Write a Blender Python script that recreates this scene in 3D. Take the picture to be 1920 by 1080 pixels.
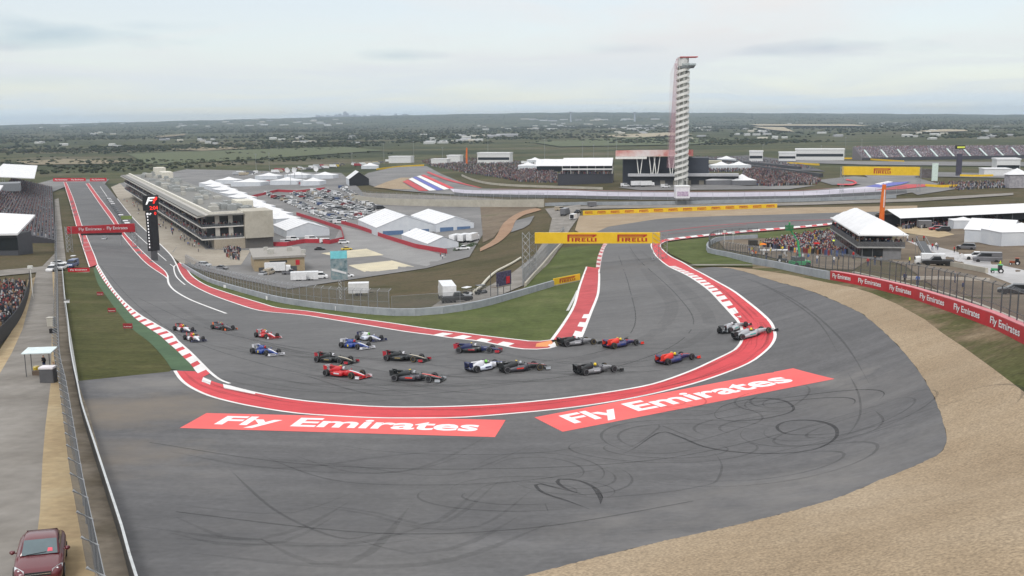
import bpy, bmesh, math, random
import numpy as np
from mathutils import Vector, Matrix
from mathutils.geometry import delaunay_2d_cdt
random.seed(7); np.random.seed(7)
for o in list(bpy.data.objects): bpy.data.objects.remove(o)
scene = bpy.context.scene
COL = scene.collection
R = math.radians

# ------------------------------------------------------------------ camera
CAM_Z = 57.0; F = 1900.0                       # metres above the valley floor; focal length in pixels of 1920
PITCH = math.atan((540-219)/F); ROLL = 0.0104
f_ = np.array([0, math.cos(PITCH), -math.sin(PITCH)])
r0 = np.array([1.0, 0, 0]); u0 = np.array([0, math.sin(PITCH), math.cos(PITCH)])
r_ = math.cos(ROLL)*r0 - math.sin(ROLL)*u0
u_ = math.sin(ROLL)*r0 + math.cos(ROLL)*u0
CAM = np.array([0, 0, CAM_Z])
cam = bpy.data.cameras.new('camera'); camo = bpy.data.objects.new('camera', cam); COL.objects.link(camo)
cam.sensor_fit = 'HORIZONTAL'; cam.sensor_width = 36; cam.lens = 36*F/1920
cam.clip_start = 0.5; cam.clip_end = 60000
camo.matrix_world = Matrix(((r_[0], u_[0], -f_[0], 0), (r_[1], u_[1], -f_[1], 0), (r_[2], u_[2], -f_[2], CAM_Z), (0, 0, 0, 1)))
scene.camera = camo

# ------------------------------------------------------------------ sky and sun (bright overcast)
SUN_EL, SUN_AZ = R(50), R(200)                 # azimuth from +Y clockwise: high behind the camera
world = bpy.data.worlds.new('World'); scene.world = world; world.use_nodes = True
nt = world.node_tree; N = nt.nodes; L = nt.links
for n in list(N): N.remove(n)
def wn(t, **k):
    n = N.new(t)
    for a, b in k.items(): setattr(n, a, b)
    return n
out = wn('ShaderNodeOutputWorld')
sky = wn('ShaderNodeTexSky', sky_type='NISHITA'); sky.sun_disc = False
sky.sun_elevation = SUN_EL; sky.sun_rotation = SUN_AZ; sky.air_density = 1.0; sky.dust_density = 0.6
bg1 = wn('ShaderNodeBackground'); bg1.inputs['Strength'].default_value = 0.14
L.new(sky.outputs[0], bg1.inputs[0])
tc = wn('ShaderNodeTexCoord'); sep = wn('ShaderNodeSeparateXYZ'); L.new(tc.outputs['Generated'], sep.inputs[0])
def wm(op, a, b=None, c=None):
    n = wn('ShaderNodeMath', operation=op)
    for i, v in enumerate((a, b, c)):
        if v is None: continue
        if isinstance(v, (int, float)): n.inputs[i].default_value = v
        else: L.new(v, n.inputs[i])
    return n.outputs[0]
zc = wm('ADD', wm('MAXIMUM', sep.outputs[2], 0.0), 0.06)
cmb = wn('ShaderNodeCombineXYZ'); L.new(wm('DIVIDE', sep.outputs[0], zc), cmb.inputs[0]); L.new(wm('DIVIDE', sep.outputs[1], zc), cmb.inputs[1])
mp = wn('ShaderNodeMapping'); mp.inputs['Scale'].default_value = (0.35, 0.30, 1); mp.inputs['Location'].default_value = (3.1, 1.7, 0); L.new(cmb.outputs[0], mp.inputs[0])
nz = wn('ShaderNodeTexNoise'); nz.inputs['Scale'].default_value = 1.0; nz.inputs['Detail'].default_value = 7; nz.inputs['Roughness'].default_value = 0.55; nz.inputs['Distortion'].default_value = 0.4
L.new(mp.outputs[0], nz.inputs['Vector'])
cov = wn('ShaderNodeValToRGB'); cov.color_ramp.elements[0].position = 0.38; cov.color_ramp.elements[0].color = (0.60, 0.60, 0.60, 1); cov.color_ramp.elements[1].position = 0.60; cov.color_ramp.elements[1].color = (1, 1, 1, 1)
L.new(nz.outputs[0], cov.inputs[0])
# grey undersides of a few clouds: soft ellipses round their directions, broken up by noise
nz2 = wn('ShaderNodeTexNoise'); nz2.inputs['Scale'].default_value = 9; nz2.inputs['Detail'].default_value = 5
mp2 = wn('ShaderNodeMapping'); mp2.inputs['Scale'].default_value = (1.0, 1.0, 4.0); L.new(tc.outputs['Generated'], mp2.inputs[0]); L.new(mp2.outputs[0], nz2.inputs['Vector'])
az = wm('ARCTAN2', sep.outputs[0], sep.outputs[1])
def pix_dir(x, y):
    d = f_ + (x-960)/F*r_ + (540-y)/F*u_; d = d/np.linalg.norm(d); return math.atan2(d[0], d[1]), d[2]
dark = None
for (x, y, wx, wy, s) in ((95, 66, 190, 26, 1.0), (270, 48, 90, 14, .4), (740, 105, 75, 11, .7), (1545, 88, 160, 17, 1.0), (1420, 98, 70, 9, .4), (900, 176, 130, 12, .25), (40, 150, 120, 14, .3), (1150, 92, 90, 10, .25)):
    a0, e0 = pix_dir(x, y)
    dx = wm('DIVIDE', wm('SUBTRACT', az, a0), wx/F); dy = wm('DIVIDE', wm('SUBTRACT', sep.outputs[2], e0), wy/F)
    rr = wm('SQRT', wm('ADD', wm('MULTIPLY', dx, dx), wm('MULTIPLY', dy, dy)))
    rr = wm('ADD', rr, wm('MULTIPLY', wm('SUBTRACT', nz2.outputs[0], 0.5), 2.6))
    m = wm('MULTIPLY', wm('SMOOTHSTEP', wm('SUBTRACT', 1.25, rr), 0.0, 1.1) if False else wm('MINIMUM', wm('MAXIMUM', wm('SUBTRACT', 1.15, rr), 0.0), 1.0), s)
    dark = m if dark is None else wm('MAXIMUM', dark, m)
ccol = wn('ShaderNodeMix', data_type='RGBA'); ccol.inputs['A'].default_value = (0.75, 0.748, 0.75, 1); ccol.inputs['B'].default_value = (0.43, 0.48, 0.56, 1)
L.new(wm('MULTIPLY', dark, 1.0), ccol.inputs['Factor'])
hor = wn('ShaderNodeMix', data_type='RGBA'); hor.inputs['B'].default_value = (0.66, 0.77, 0.83, 1); L.new(ccol.outputs['Result'], hor.inputs['A']); L.new(wm('MULTIPLY', wm('MINIMUM', wm('MAXIMUM', wm('DIVIDE', wm('SUBTRACT', 0.085, sep.outputs[2]), 0.085), 0.0), 1.0), wm('ADD', wm('MULTIPLY', nz.outputs[0], 1.2), 0.15)), hor.inputs['Factor'])
bg2 = wn('ShaderNodeBackground'); L.new(wm('ADD', wm('MULTIPLY', wm('MAXIMUM', sep.outputs[2], 0.0), 1.1), 0.98), bg2.inputs['Strength']); L.new(hor.outputs['Result'], bg2.inputs[0])
mx = wn('ShaderNodeMixShader'); L.new(cov.outputs[0], mx.inputs[0]); L.new(bg1.outputs[0], mx.inputs[1]); L.new(bg2.outputs[0], mx.inputs[2])
L.new(mx.outputs[0], out.inputs[0])
sl = bpy.data.lights.new('sun', 'SUN'); sl.energy = 1.5; sl.angle = R(14); sl.color = (1, 0.97, 0.92)
so = bpy.data.objects.new('sun', sl); COL.objects.link(so)
sd = Vector((math.sin(SUN_AZ)*math.cos(SUN_EL), math.cos(SUN_AZ)*math.cos(SUN_EL), math.sin(SUN_EL)))
so.rotation_euler = sd.to_track_quat('Z', 'Y').to_euler(); so.location = (0, -50, 150)
vs = scene.view_settings; vs.view_transform = 'Standard'; vs.look = 'None'; vs.exposure = 0.06; vs.gamma = 1; vs.use_curve_mapping = False
scene.cycles.max_bounces = 4; scene.cycles.diffuse_bounces = 2; scene.cycles.transparent_max_bounces = 16

# ------------------------------------------------------------------ terrain: heights from sized things seen in the photograph
CTRL = [(75,1060,38.7),(300,1070,38.5),(700,1075,38.5),(1200,1075,38.8),(1700,1075,41),(1900,1000,42),
(75,850,36.5),(300,850,36),(700,850,35.3),(1100,850,35.2),(1500,850,36),(1900,850,40.5),
(60,700,33),(240,720,33),(430,720,33),(780,710,33),(1100,700,33),(1440,700,33.6),(1700,720,37),(1900,700,41),
(1915,643,41),(1735,600,38.2),(1635,545,36.3),(1556,525,35),(1450,530,33.3),(1430,600,32.8),(1250,600,31.5),(1035,645,32),
(345,620,27.5),(500,640,29.5),(640,640,30),(800,640,31),(300,545,18.5),(430,565,21.5),(560,595,25),(700,600,27.3),(260,480,10.5),(230,440,6),(190,395,2),(150,347,.5),
(40,600,26),(105,508,17),(60,450,9),(20,400,4),(180,600,26),(560,582,24),(700,585,26),(900,570,26.5),(1030,540,26.5),(1080,540,26.5),
(1180,560,29),(1180,500,23),(1180,460,20),(1300,470,22),(1411,493,29),(1329,474,24),(1300,440,17),(1400,420,15),(1550,410,15),(1270,400,13),(1095,403,11),
(1700,460,21),(1805,560,33),(1640,485,25),(1500,480,26),(1850,480,23),(1910,540,33),(1720,410,15),(1900,420,17),
(700,540,17),(850,560,21.5),(600,530,11),(640,500,6),(780,500,7),(900,480,9),(1000,500,17),(960,460,9),(1040,430,10),(950,400,7),(1040,480,19),
(560,460,4),(400,470,4),(450,515,6),(650,470,4),(700,440,4),(560,390,3),(800,440,4.5),(880,460,6),(300,400,2),(340,500,12),
(700,350,8),(850,350,8),(1100,360,11),(1277,352,14),(1500,360,13),(1700,360,13),(1900,350,13),(700,320,4),(900,310,7),(1100,330,13),(1280,330,14),(1500,310,10),(1750,290,5),(1600,330,12),
(100,310,0),(500,310,0),(800,280,0),(1200,265,0),(1700,262,0)]
def ray(px, py):
    px = np.asarray(px, float); py = np.asarray(py, float)
    return f_[None, :] + ((px-960)/F)[:, None]*r_[None, :] + ((540-py)/F)[:, None]*u_[None, :]
def at_alt(px, py, alt):
    d = ray([px], [py])[0]; t = (alt-CAM_Z)/d[2]
    return CAM + t*d
def lp(x, y):
    r = np.maximum(np.hypot(x, y+12.0), 1.0)
    return np.log(r), np.arctan2(x, y+12.0)
_c = np.array([at_alt(*c) for c in CTRL])
_extra = np.array([(-9, 12, 39.5), (9, 12, 39.8), (0, -10, 40), (60, 10, 43), (-40, 20, 39), (110, 40, 43), (-90, 60, 36), (-170, 160, 26), (170, 110, 40), (-330, 330, 8), (330, 250, 26),
   (-900, 900, 0), (900, 700, 8), (-2600, 2600, 0), (2600, 2600, 0), (0, 3500, 0), (-1500, 3000, 0), (1500, 3000, 0), (-2500, 300, 0), (2500, 300, 0)], float)
_c = np.vstack([_c, _extra])
_l, _t = lp(_c[:, 0], _c[:, 1]); KT = 1.35
_P = np.stack([_l, _t*KT], 1)
def _k(d2): return np.where(d2 > 1e-12, 0.5*d2*np.log(np.maximum(d2, 1e-12)), 0)
n_ = len(_P); A = np.zeros((n_+3, n_+3))
A[:n_, :n_] = _k(((_P[:, None]-_P[None])**2).sum(-1)) + np.eye(n_)*0.004
A[:n_, n_] = 1; A[n_, :n_] = 1; A[:n_, n_+1:] = _P; A[n_+1:, :n_] = _P.T
_w = np.linalg.solve(A, np.concatenate([_c[:, 2], [0, 0, 0]]))
def hf(x, y):
    x = np.atleast_1d(np.asarray(x, float)).ravel(); y = np.atleast_1d(np.asarray(y, float)).ravel()
    o = np.empty(len(x))
    for s in range(0, len(x), 20000):
        l, t = lp(x[s:s+20000], y[s:s+20000]); p = np.stack([l, t*KT], 1)
        v = _k(((p[:, None]-_P[None])**2).sum(-1)) @ _w[:n_] + _w[n_] + p @ _w[n_+1:]
        v = np.clip(v, -1, 46)
        rr = np.exp(l); b = np.clip((rr-900)/900, 0, 1); b = b*b*(3-2*b)
        az = np.degrees(t)
        # far plain: gentle relief and the low ridge along the horizon
        far = 1.2*np.sin(rr/610+t*9)*np.clip((rr-1800)/2000, 0, 1)
        q = np.clip((rr-5200)/6500, 0, 1); q = q*q*(3-2*q)
        ridge = 96*np.exp(-((az-2.0)/np.where(az < 2, 24.0, 15.0))**2) + 24*np.exp(-((az-20)/9.0)**2) + 2*np.sin(az*1.7)+1.2*np.sin(az*4.1+1)+.8*np.sin(az*9.7)
        far = far + q*np.maximum(ridge, 0)
        o[s:s+20000] = v*(1-b) + far*b
    return o
_hx = hf
GL = np.linspace(math.log(9), math.log(13900), 1000); GT = np.radians(np.linspace(-64, 64, 800))
_gl, _gt = np.meshgrid(GL, GT, indexing='ij')
GH = _hx((np.exp(_gl)*np.sin(_gt)).ravel(), (np.exp(_gl)*np.cos(_gt)-12).ravel()).reshape(_gl.shape)
def hf(x, y):                                   # the same surface, looked up on a fine log-polar grid
    x = np.asarray(x, float).ravel(); y = np.asarray(y, float).ravel()
    l, t = lp(x, y); a = (l-GL[0])/(GL[1]-GL[0]); b = (t-GT[0])/(GT[1]-GT[0])
    ok = (a >= 0) & (a < len(GL)-1) & (b >= 0) & (b < len(GT)-1)
    i = np.clip(a.astype(int), 0, len(GL)-2); j = np.clip(b.astype(int), 0, len(GT)-2); u = a-i; v = b-j
    o = GH[i, j]*(1-u)*(1-v)+GH[i+1, j]*u*(1-v)+GH[i, j+1]*(1-u)*v+GH[i+1, j+1]*u*v
    if not ok.all(): o[~ok] = _hx(x[~ok], y[~ok])
    return o
def h1(x, y): return float(hf([x], [y])[0])
_ts = np.geomspace(15, 13500, 420)
def ground(px, py, off=0.0):
    """points on the ground seen at these pixels"""
    d = ray(px, py); n = len(d); t = np.full(n, np.nan); prev = None; done = np.zeros(n, bool); lo = np.full(n, _ts[0]); hi = np.full(n, _ts[-1])
    P = CAM[None, None, :] + _ts[None, :, None]*d[:, None, :]
    H = hf(P[..., 0], P[..., 1]).reshape(n, -1) + off
    below = P[..., 2] < H
    i = np.where(below.any(1), below.argmax(1), len(_ts)-1); i = np.maximum(i, 1)
    lo = _ts[i-1].copy(); hi = _ts[i].copy()
    for _ in range(22):
        m = (lo+hi)/2; Q = CAM + m[:, None]*d; b = Q[:, 2] < hf(Q[:, 0], Q[:, 1])+off
        hi = np.where(b, m, hi); lo = np.where(b, lo, m)
    Q = CAM + hi[:, None]*d
    return Q
def G(px, py):
    return Vector(ground([px], [py])[0])
def proj(p):
    d = np.asarray(p, float)-CAM; w = d@f_
    return 960+F*(d@r_)/w, 540-F*(d@u_)/w
def ppm(p):                                     # pixels (of 1920) per metre at a point
    return F/float((np.asarray(p, float)-CAM)@f_)
def height_to(p, ytop):                         # metres from p up to the picture row ytop
    lo, hi = 0.0, 200.0
    for _ in range(40):
        m = (lo+hi)/2
        if proj((p[0], p[1], p[2]+m))[1] > ytop: lo = m
        else: hi = m
    return lo

# ------------------------------------------------------------------ materials
MATS = {}
def lin(c):
    return tuple(((v/255)/12.92 if v/255 <= 0.04045 else ((v/255+0.055)/1.055)**2.4) for v in c)
def mat(name, c1, c2=None, scale=1.0, detail=6, rough=0.8, metal=0.0, bump=0.0, bscale=None, spec=0.3, stops=None, stretch=None, emit=None, coord='Object', extra=None, coat=0, rs=0.6, blobs=None):
    if name in MATS: return MATS[name]
    m = bpy.data.materials.new(name); m.use_nodes = True; t = m.node_tree; ns = t.nodes; ls = t.links
    b = ns['Principled BSDF']; b.inputs['Roughness'].default_value = rough; b.inputs['Metallic'].default_value = metal
    b.inputs['Specular IOR Level'].default_value = spec
    if coat: b.inputs['Coat Weight'].default_value = coat; b.inputs['Coat Roughness'].default_value = 0.15
    if emit:
        b.inputs['Emission Color'].default_value = (*c1, 1); b.inputs['Emission Strength'].default_value = emit
    b.inputs['Base Color'].default_value = (*c1, 1)
    tcn = ns.new('ShaderNodeTexCoord'); vec = tcn.outputs[coord]
    if stretch:
        mpn = ns.new('ShaderNodeMapping'); mpn.inputs['Scale'].default_value = stretch[:3]
        if len(stretch) > 3: mpn.inputs['Rotation'].default_value = (0, 0, stretch[3])
        ls.new(vec, mpn.inputs[0]); vec = mpn.outputs[0]
    if c2 or stops:
        nzz = ns.new('ShaderNodeTexNoise'); nzz.inputs['Scale'].default_value = scale; nzz.inputs['Detail'].default_value = detail; nzz.inputs['Roughness'].default_value = rs
        ls.new(vec, nzz.inputs['Vector'])
        cr = ns.new('ShaderNodeValToRGB'); ls.new(nzz.outputs[0], cr.inputs[0])
        st = stops or [(0.35, c1), (0.65, c2)]
        while len(cr.color_ramp.elements) < len(st): cr.color_ramp.elements.new(0.5)
        for e, (p, c) in zip(cr.color_ramp.elements, st): e.position = p; e.color = (*c, 1)
        col = cr.outputs[0]
        for (sc, amt, det, strx) in (extra or []):        # further value variation: (scale, amount, detail, stretch)
            v2 = tcn.outputs[coord]
            if strx:
                mpn = ns.new('ShaderNodeMapping'); mpn.inputs['Scale'].default_value = strx[:3]
                if len(strx) > 3: mpn.inputs['Rotation'].default_value = (0, 0, strx[3])
                ls.new(v2, mpn.inputs[0]); v2 = mpn.outputs[0]
            n2 = ns.new('ShaderNodeTexNoise'); n2.inputs['Scale'].default_value = sc; n2.inputs['Detail'].default_value = det; ls.new(v2, n2.inputs['Vector'])
            mr = ns.new('ShaderNodeMapRange'); mr.inputs['From Min'].default_value = 0.25; mr.inputs['From Max'].default_value = 0.75; mr.inputs['To Min'].default_value = 1-amt; mr.inputs['To Max'].default_value = 1+amt
            ls.new(n2.outputs[0], mr.inputs['Value'])
            mm = ns.new('ShaderNodeMix'); mm.data_type = 'RGBA'; mm.blend_type = 'MULTIPLY'; mm.inputs['Factor'].default_value = 1
            ls.new(col, mm.inputs['A']); ls.new(mr.outputs[0], mm.inputs['B']); col = mm.outputs['Result']
        for (bx_, by_, br_, bc_, bs_) in (blobs or []):
            vm = ns.new('ShaderNodeVectorMath'); vm.operation = 'DISTANCE'; ls.new(tcn.outputs[coord], vm.inputs[0]); vm.inputs[1].default_value = (bx_, by_, 33)
            n4 = ns.new('ShaderNodeTexNoise'); n4.inputs['Scale'].default_value = 2.2/br_; n4.inputs['Detail'].default_value = 7; ls.new(tcn.outputs[coord], n4.inputs['Vector'])
            ad = ns.new('ShaderNodeMath'); ad.operation = 'MULTIPLY_ADD'; ls.new(n4.outputs[0], ad.inputs[0]); ad.inputs[1].default_value = br_*1.6; ad.inputs[2].default_value = -br_*.8
            sm = ns.new('ShaderNodeMath'); sm.operation = 'ADD'; ls.new(vm.outputs['Value'], sm.inputs[0]); ls.new(ad.outputs[0], sm.inputs[1])
            mr = ns.new('ShaderNodeMapRange'); mr.inputs['From Min'].default_value = br_*1.1; mr.inputs['From Max'].default_value = br_*.2; mr.inputs['To Min'].default_value = 0; mr.inputs['To Max'].default_value = bs_; ls.new(sm.outputs[0], mr.inputs['Value'])
            mm = ns.new('ShaderNodeMix'); mm.data_type = 'RGBA'; ls.new(mr.outputs[0], mm.inputs['Factor']); ls.new(col, mm.inputs['A']); mm.inputs['B'].default_value = (*bc_, 1); col = mm.outputs['Result']
        ls.new(col, b.inputs['Base Color'])
        if emit: ls.new(col, b.inputs['Emission Color'])
    if bump:
        n3 = ns.new('ShaderNodeTexNoise'); n3.inputs['Scale'].default_value = bscale or scale*8; n3.inputs['Detail'].default_value = 4; ls.new(vec, n3.inputs['Vector'])
        bp = ns.new('ShaderNodeBump'); bp.inputs['Strength'].default_value = bump; bp.inputs['Distance'].default_value = 0.05
        ls.new(n3.outputs[0], bp.inputs['Height']); ls.new(bp.outputs[0], b.inputs['Normal'])
    MATS[name] = m
    return m
def plain(name, c, rough=0.6, metal=0.0, spec=0.4, coat=0, var=0.10, scale=1.5):
    d = tuple(v*(1-var) for v in c); e = tuple(min(1, v*(1+var)) for v in c)
    return mat(name, d, e, scale=scale, rough=rough, metal=metal, spec=spec, coat=coat)
def seethrough(name, c, alpha):
    if name in MATS: return MATS[name]
    m = bpy.data.materials.new(name); m.use_nodes = True; t = m.node_tree; b = t.nodes['Principled BSDF']
    b.inputs['Base Color'].default_value = (*c, 1); b.inputs['Roughness'].default_value = 0.7; b.inputs['Alpha'].default_value = alpha
    nn = t.nodes.new('ShaderNodeTexNoise'); nn.inputs['Scale'].default_value = 0.4; tcn = t.nodes.new('ShaderNodeTexCoord'); t.links.new(tcn.outputs['Object'], nn.inputs['Vector'])
    mr = t.nodes.new('ShaderNodeMapRange'); mr.inputs['To Min'].default_value = alpha*0.7; mr.inputs['To Max'].default_value = alpha*1.3
    t.links.new(nn.outputs[0], mr.inputs['Value']); t.links.new(mr.outputs[0], b.inputs['Alpha'])
    MATS[name] = m
    return m
def vcol_mat(name, rough=0.8, spec=0.3):
    if name in MATS: return MATS[name]
    m = bpy.data.materials.new(name); m.use_nodes = True; t = m.node_tree; b = t.nodes['Principled BSDF']
    a = t.nodes.new('ShaderNodeAttribute'); a.attribute_name = 'col'
    nn = t.nodes.new('ShaderNodeTexNoise'); nn.inputs['Scale'].default_value = 3.0
    mr = t.nodes.new('ShaderNodeMapRange'); mr.inputs['To Min'].default_value = 0.8; mr.inputs['To Max'].default_value = 1.2; t.links.new(nn.outputs[0], mr.inputs['Value'])
    mm = t.nodes.new('ShaderNodeMix'); mm.data_type = 'RGBA'; mm.blend_type = 'MULTIPLY'; mm.inputs['Factor'].default_value = 1
    t.links.new(a.outputs['Color'], mm.inputs['A']); t.links.new(mr.outputs[0], mm.inputs['B'])
    t.links.new(mm.outputs['Result'], b.inputs['Base Color']); b.inputs['Roughness'].default_value = rough; b.inputs['Specular IOR Level'].default_value = spec
    MATS[name] = m
    return m

# ------------------------------------------------------------------ object helpers
def tag(o, label=None, cat=None, group=None, kind=None):
    if label: o['label'] = label
    if cat: o['category'] = cat
    if group: o['group'] = group
    if kind: o['kind'] = kind
    return o
def mesh_obj(name, verts, faces, mats, parent=None, mi=None, smooth=False):
    me = bpy.data.meshes.new(name); me.from_pydata([tuple(v) for v in verts], [], faces)
    for m in (mats if isinstance(mats, (list, tuple)) else [mats]): me.materials.append(m)
    if mi is not None: me.polygons.foreach_set('material_index', np.array(mi, dtype=np.int32))
    if smooth: me.polygons.foreach_set('use_smooth', np.ones(len(me.polygons), dtype=bool))
    me.update()
    o = bpy.data.objects.new(name, me); COL.objects.link(o)
    if parent is not None: o.parent = parent
    return o
def empty(name, loc, rz=0.0, label=None, cat=None, group=None, rot=None):
    o = bpy.data.objects.new(name, None); COL.objects.link(o); o.location = loc; o.empty_display_size = 0.3
    o.rotation_euler = rot if rot is not None else (0, 0, rz)
    return tag(o, label, cat, group)
def copy_tree(o, parent=None):
    c = o.copy(); COL.objects.link(c)
    if parent is not None: c.parent = parent
    for ch in list(o.children): copy_tree(ch, c)
    return c
class MB:
    def __init__(s): s.v = []; s.f = []; s.mi = []
    def add(s, vs, fs, mi=0):
        b = len(s.v); s.v += [tuple(v) for v in vs]; s.f += [tuple(i+b for i in f) for f in fs]; s.mi += [mi]*len(fs); return s
    def box(s, c, d, rz=0.0, mi=0, taper=1.0, M=None):
        x, y, z = d[0]/2, d[1]/2, d[2]/2; vs = []
        for k in (-1, 1):
            t = 1 if k < 0 else taper
            for (a, b) in ((-1, -1), (1, -1), (1, 1), (-1, 1)):
                p = Vector((a*x*t, b*y*t, k*z))
                if M: p = M @ p
                if rz: p = Matrix.Rotation(rz, 3, 'Z') @ p
                vs.append(p+Vector(c))
        return s.add(vs, [(0, 3, 2, 1), (4, 5, 6, 7), (0, 1, 5, 4), (1, 2, 6, 5), (2, 3, 7, 6), (3, 0, 4, 7)], mi)
    def bx(s, x0, x1, y0, y1, z0, z1, mi=0):
        return s.box(((x0+x1)/2, (y0+y1)/2, (z0+z1)/2), (abs(x1-x0), abs(y1-y0), abs(z1-z0)), 0, mi)
    def tube(s, pts, r, n=6, mi=0, cap=True):
        pts = [Vector(p) for p in pts]; rs = r if isinstance(r, (list, tuple)) else [r]*len(pts); vs = []
        for i, p in enumerate(pts):
            d = (pts[min(i+1, len(pts)-1)]-pts[max(i-1, 0)]).normalized()
            a = d.orthogonal().normalized(); b = d.cross(a)
            for k in range(n):
                t = 2*math.pi*k/n; vs.append(p+(a*math.cos(t)+b*math.sin(t))*rs[i])
        fs = []
        for i in range(len(pts)-1):
            for k in range(n):
                fs.append((i*n+k, i*n+(k+1) % n, (i+1)*n+(k+1) % n, (i+1)*n+k))
        if cap: fs += [tuple(range(n-1, -1, -1)), tuple((len(pts)-1)*n+k for k in range(n))]
        return s.add(vs, fs, mi)
    def bar(s, a, b, r, mi=0, n=4): return s.tube([a, b], r, n, mi)
    def loft(s, rings, mi=0, cap=True, closed=True):
        n = len(rings[0]); vs = [p for rg in rings for p in rg]; fs = []
        for i in range(len(rings)-1):
            for k in range(n if closed else n-1):
                fs.append((i*n+k, i*n+(k+1) % n, (i+1)*n+(k+1) % n, (i+1)*n+k))
        if cap: fs += [tuple(range(n-1, -1, -1)), tuple((len(rings)-1)*n+k for k in range(n))]
        return s.add(vs, fs, mi)
    def prism(s, poly, z0, z1, mi=0, mi_top=None):
        n = len(poly); b = [(p[0], p[1], z0) for p in poly]; t = [(p[0], p[1], z1) for p in poly]
        s.add(b+t, [tuple(range(n-1, -1, -1))]+[(k, (k+1) % n, n+(k+1) % n, n+k) for k in range(n)], mi)
        return s.add(t, [tuple(range(n))], mi if mi_top is None else mi_top)
    def cyl(s, c, r, h, n=12, mi=0, r2=None):
        r2 = r if r2 is None else r2
        a = [(c[0]+r*math.cos(2*math.pi*k/n), c[1]+r*math.sin(2*math.pi*k/n), c[2]) for k in range(n)]
        b = [(c[0]+r2*math.cos(2*math.pi*k/n), c[1]+r2*math.sin(2*math.pi*k/n), c[2]+h) for k in range(n)]
        return s.loft([a, b], mi)
    def cyl_y(s, c, r, w, n=16, mi=0):
        a = [(c[0]+r*math.cos(2*math.pi*k/n), c[1]-w/2, c[2]+r*math.sin(2*math.pi*k/n)) for k in range(n)]
        b = [(c[0]+r*math.cos(2*math.pi*k/n), c[1]+w/2, c[2]+r*math.sin(2*math.pi*k/n)) for k in range(n)]
        return s.loft([a, b], mi)
    def ball(s, c, r, n=8, m=5, mi=0, sz=1.0):
        rings = []
        for i in range(m+1):
            t = -math.pi/2+math.pi*i/m; rr = max(r*math.cos(t), 1e-3)
            rings.append([(c[0]+rr*math.cos(2*math.pi*k/n), c[1]+rr*math.sin(2*math.pi*k/n), c[2]+sz*r*math.sin(t)) for k in range(n)])
        return s.loft(rings, mi)
    def build(s, name, mats, parent=None, smooth=False): return mesh_obj(name, s.v, s.f, mats, parent, s.mi, smooth)

# ------------------------------------------------------------------ ground sheets draped on the terrain
def loff(layer, P):
    r = np.hypot(P[:, 0], P[:, 1])
    return layer*(0.003+0.00010*r+3e-7*r*r)
def densify(pl, step=None, closed=False):
    o = []; n = len(pl)
    for i in range(n if closed else n-1):
        a, b = pl[i], pl[(i+1) % n]; d = math.hypot(b[0]-a[0], b[1]-a[1]); ym = (a[1]+b[1])/2
        st = step or (18 if ym > 600 else 9 if ym > 450 else 5)
        k = max(1, int(d/st)); o += [(a[0]+(b[0]-a[0])*j/k, a[1]+(b[1]-a[1])*j/k) for j in range(k)]
    if not closed: o.append(tuple(pl[-1]))
    return o
def smooth_pl(pl, n=6, closed=False):
    """Catmull-Rom through the points"""
    P = [np.array(p, float) for p in pl]; o = []; m = len(P)
    for i in range(m if closed else m-1):
        if closed: p0, p1, p2, p3 = P[i-1], P[i], P[(i+1) % m], P[(i+2) % m]
        else: p0, p1, p2, p3 = P[max(i-1, 0)], P[i], P[i+1], P[min(i+2, m-1)]
        for j in range(n):
            t = j/n; o.append(tuple(0.5*((2*p1)+(-p0+p2)*t+(2*p0-5*p1+4*p2-p3)*t*t+(-p0+3*p1-3*p2+p3)*t**3)))
    if not closed: o.append(tuple(P[-1]))
    return o
def inpoly(x, y, poly):
    c = np.zeros(len(x), bool); n = len(poly); j = n-1
    for i in range(n):
        xi, yi = poly[i]; xj, yj = poly[j]
        if yi != yj:
            c ^= ((yi > y) != (yj > y)) & (x < (xj-xi)*(y-yi)/(yj-yi)+xi)
        j = i
    return c
def sheet(name, poly, layer, m, kind='structure', parent=None, label=None):
    b = densify(poly, closed=True); pts = list(b)
    xs = [p[0] for p in b]; ys = [p[1] for p in b]; gx = []; gy = []
    y = min(ys)
    while y < max(ys):
        st = 16 if y > 600 else 9 if y > 450 else 5
        a = np.arange(min(xs)+st*0.37, max(xs), st*1.7); gx.append(a); gy.append(np.full(len(a), y+0.13)); y += st
    if gx:
        gx = np.concatenate(gx); gy = np.concatenate(gy); k = inpoly(gx, gy, b); pts += list(zip(gx[k], gy[k]))
    n = len(b)
    r = delaunay_2d_cdt([Vector(p) for p in pts], [], [list(range(n))], 1, 1e-4)
    vp = np.array([(v[0], v[1]) for v in r[0]]); Q = ground(vp[:, 0], vp[:, 1]); Q[:, 2] += loff(layer, Q)
    fs = [tuple(f) for f in r[2]]
    V = Q
    # all faces up
    out = []
    for f in fs:
        a, b2, c = V[f[0]], V[f[1]], V[f[2]]
        nz_ = (b2[0]-a[0])*(c[1]-a[1])-(b2[1]-a[1])*(c[0]-a[0])
        out.append(f if nz_ > 0 else f[::-1])
    o = mesh_obj(name, V, out, m, parent)
    if parent is None: tag(o, kind=kind)
    return o
def resample(pl, n):
    P = np.array(pl, float); d = np.concatenate([[0], np.cumsum(np.hypot(*(P[1:]-P[:-1]).T))]); t = np.linspace(0, d[-1], n)
    return np.stack([np.interp(t, d, P[:, 0]), np.interp(t, d, P[:, 1])], 1)
def strip_mesh(A_, B_, layer):
    A3 = ground(A_[:, 0], A_[:, 1]); B3 = ground(B_[:, 0], B_[:, 1]); return strip3(A3, B3, layer)
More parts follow.
